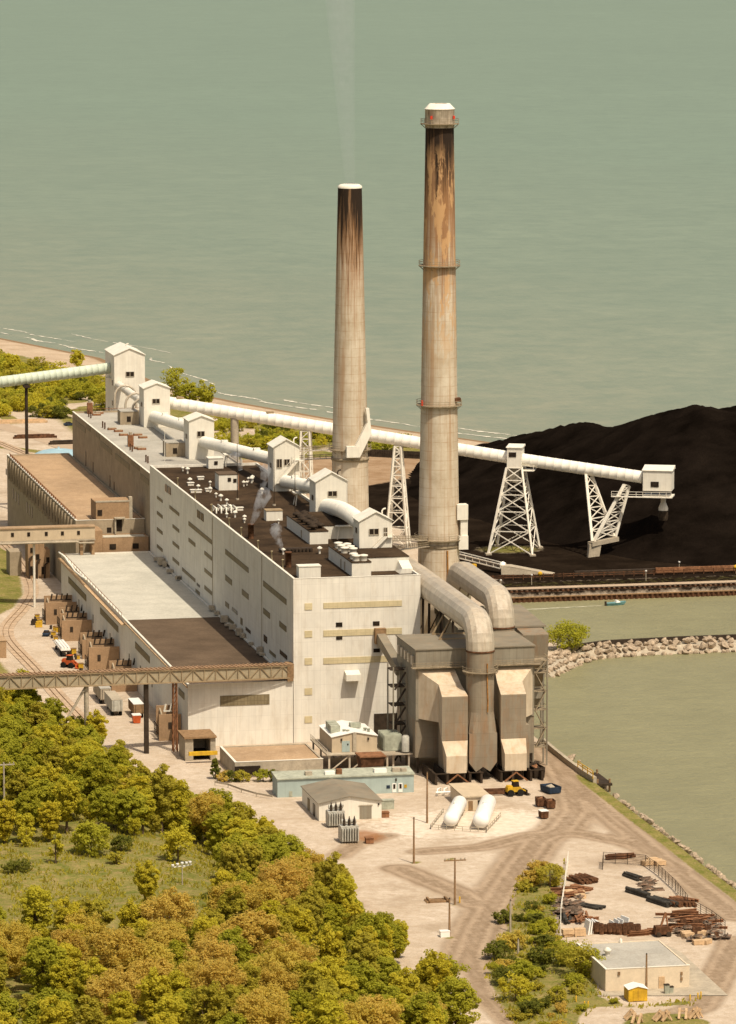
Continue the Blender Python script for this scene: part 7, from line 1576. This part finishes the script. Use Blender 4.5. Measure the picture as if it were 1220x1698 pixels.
for i, (px, py, leaf, h, r_, lab) in enumerate(((880, 1470, 'leaf_tan', 3.2, 2.4, 'dry tan shrub at the far end of the grass patch'), (912, 1470, 'leaf_olive', 4.4, 3.0, 'tall olive shrub beside the pale wire fence'), (888, 1536, 'leaf_dark', 2.4, 1.8, 'dark green bush in the middle of the grass patch'), (910, 1545, 'leaf_green', 2.6, 2.0, 'green bush near the lower end of the wire fence'),
        (835, 1530, 'leaf_dark', 2.2, 2.0, 'dark bush beside the thin pale pole'), (826, 1590, 'leaf_dark', 3.4, 2.6, 'big dark bush at the left edge of the grass patch'), (850, 1575, 'leaf_tan', 3.6, 2.6, 'tan-green shrub below the thin pale pole'), (898, 1598, 'leaf_dark', 3.2, 2.4, 'dark bush in the lower grass patch'),
        (955, 1618, 'leaf_olive', 6.4, 4.0, 'tall olive tree left of the store building'), (985, 1620, 'leaf_green', 5.2, 3.0, 'green tree touching the store building wall'), (938, 1600, 'leaf_green', 4.6, 3.0, 'green shrub between wire fence and olive tree'), (855, 1660, 'leaf_yellow', 5.5, 2.8, 'yellowish tree at the lower left of the grass patch'),
        (877, 1686, 'leaf_dark', 2.8, 2.0, 'dark round bush near the bottom edge'), (830, 1632, 'leaf_dark', 3, 2.2, 'dark bush above the yellowish tree'), (922, 1662, 'leaf_olive', 2.4, 1.8, 'small olive bush in the lower grass'), (866, 1622, 'leaf_green', 3.2, 2.2, 'green bush behind the yellowish tree'), (905, 1572, 'leaf_dark', 2.6, 2.0, 'dark bush right of the short thin pole'), (868, 1478, 'leaf_olive', 2, 1.6, 'small olive shrub on the road side of the grass patch'))):
    lone('shrub', lab, leaf, px, py, 0, h, r_, h*.45, 34 if h > 3 else 22, 44, .42, cat='shrub')
lone('broadleaf_tree', 'thin-leaved upright tree at the bottom by the dirt track', 'leaf_green', 752, 1665, 0, 9, 2.8, 4.2, 46, 40, .45, shape='vase')
# shrubs and small trees of the beach belt and the north shore
SH = [make_tree('shrub', l, lf, 90+i, h, r_, h*.5, 30, 40, .8, g_, trunk=True, cat='shrub', clump_r=.3) for i, (l, lf, h, r_, g_) in enumerate((
    ('yellow-green shrub in the belt behind the beach', 'leaf_yellow', 6.5, 5, 'yellow-green beach belt shrubs'), ('green shrub in the belt behind the beach', 'leaf_green', 6, 4.6, 'green beach belt shrubs'), ('dark shrub in the belt behind the beach', 'leaf_dark', 4.5, 4.2, 'dark beach belt shrubs'), ('olive shrub in the belt behind the beach', 'leaf_olive', 6.5, 4.6, 'olive beach belt shrubs')))]
fst = [True]*4
def beach(px, py, k, sc):
    g = G(px, py); i = k
    if fst[i]: fst[i] = False; SH[i].location = g; SH[i].scale = (sc,)*3
    else: copy_tree(SH[i], tuple(g), rng.uniform(0, 6.28), (sc*rng.uniform(.9, 1.2), sc*rng.uniform(.9, 1.2), sc*rng.uniform(.8, 1.15)))
n = 0
while n < 165:
    px = rng.uniform(-15, 178); py = rng.uniform(592, 694)
    top = 590 + max(0, px)*.22; bot = 695 + (px-60)*.03
    if py < top+10 or py > bot or (105 < px < 170 and py > 668) : continue
    beach(px, py, rng.choices([0, 1, 2, 3], [.34, .34, .16, .16])[0], rng.uniform(.55, 1.05)); n += 1
n = 0
while n < 60:
    px = rng.uniform(362, 560); py = rng.uniform(692, 748)
    if py < 690+(px-362)*.12+6: continue
    beach(px, py, rng.choices([0, 1, 2, 3], [.3, .4, .15, .15])[0], rng.uniform(.4, .85)); n += 1
for px, py in ((620, 750), (632, 746), (650, 748), (668, 742), (645, 738), (612, 735), (20, 600), (8, 606)): beach(px, py, 1, rng.uniform(.5, .8))
for px, py, h, lab in ((291, 668, 14, 'green tree right of the second transfer house'), (313, 678, 10, 'lower bushy tree beside the one right of the second house'), (339, 680, 11, 'lone round tree on the sand behind the long tube'), (20, 625, 10, 'tall shrub at the far left edge of the beach belt'), (128, 612, 8, 'round pale shrub left of the tallest transfer house')):
    lone('broadleaf_tree', lab, 'leaf_green' if px > 200 else 'leaf_yellow', px, py, 0, h, h*.42, h*.46, 40, 44, .8, shape='vase')
# poles on the bluff meadow
pole('pale wooden pole with small crossarm at the left of the meadow', 8, 1447, 1370, True, 'concrete')
g = G(302, 1458, HILL_H); gz = ground_z(g.x, g.y); me_ = thing('signal_mast', (g.x, g.y, gz), 'white bracket mast with a cluster of lamps in the meadow', 'mast')
mb = MB(); mb.lathe(g.x, g.y, [(.14, gz-.2), (.1, gz+4)], 8); part(mb, 'pole', M['concrete'], me_)
mb = MB(); mb.beam((g.x-2, g.y, gz+3.4), (g.x+1.8, g.y, gz+3.8), .14); mb.beam((g.x, g.y, gz+3.3), (g.x+1.0, g.y, gz+3.7), .1); part(mb, 'bracket', M['tank_white'], me_)
for dx, dz in ((-1.8, 3.7), (-.9, 3.9), (0, 4.1), (.8, 4.1), (1.5, 4.2)): mb = MB(); mb.lathe(g.x+dx, g.y, [(.1, gz+dz-.3), (.32, gz+dz-.1), (.3, gz+dz+.25)], 8); part(mb, 'lamp', M['tank_white'], me_)

# ------------------------------------------------------------------ steam
def steam(label, p, h, r0, r1, drift, dens, seed):
    m, t, pb = new_mat('steam'); t.nodes.remove(pb)
    v = N(t, 'ShaderNodeVolumePrincipled'); v.inputs['Color'].default_value = (.95, .93, .88, 1); v.inputs['Anisotropy'].default_value = -.45 if r1 >= 6 else 0; v.inputs['Color'].default_value = (1, 1, 1, 1)
    nz = noise(t, coords(t, (1, 1, .8)), .55 if r1 < 6 else .12, 4, .6); t.links.new(mathn(t, 'MULTIPLY', ramp(t, nz, [(.42, 0), (.62, 1)] if r1 < 5 else [(.25, .15), (.8, 1)]), dens), v.inputs['Density'])
    t.links.new(v.outputs[0], t.nodes['Material Output'].inputs['Volume'])
    mb = MB(); n = 7; path = []; rad = []
    rn = random.Random(seed)
    for i in range(n+1):
        u = i/n; path.append((p[0]+drift[0]*u+rn.uniform(-.3, .3)*(r0 if r1 < 5 else .1), p[1]+drift[1]*u, p[2]+h*u)); rad.append((r0+(r1-r0)*u)*(.35 if i == n else 1))
    mb.tube(path, rad, 12); return solo(mb, 'steam_plume', m, p, label, 'steam', None, 'stuff')
q = lambda x, y, z=ZR+1.5: tuple(G(240+x/2.5417, 740+y/2.5417, z))
steam('white steam wisp drifting above the rusty stack at mid roof', q(448, 330, ZR+3.6), 9, .5, 2.2, (4, 0), .55, 1)
steam('white steam wisp from the vent near the low dark coil', q(575, 435), 6, .5, 2.0, (-1.5, 2), .6, 2)
steam('puff of steam at the ribbed gallery behind the two-window hut', q(405, 100, ZR+2), 5, .6, 2.0, (-2, 0), .6, 3)
steam('puff of steam beside the house before the shorter chimney', q(830, 255, ZR+3), 4, .8, 2.4, (-3, 0), .5, 4)
steam('short steam wisp between bridge house and small box hut', q(490, 200, ZR+1), 8, .5, 1.8, (1.5, 0), .45, 5)
steam('faint haze of smoke rising from the shorter chimney top', (46.2, 159, 119.8), 74, 1.5, 5.5, (-4, 0), .045, 6)
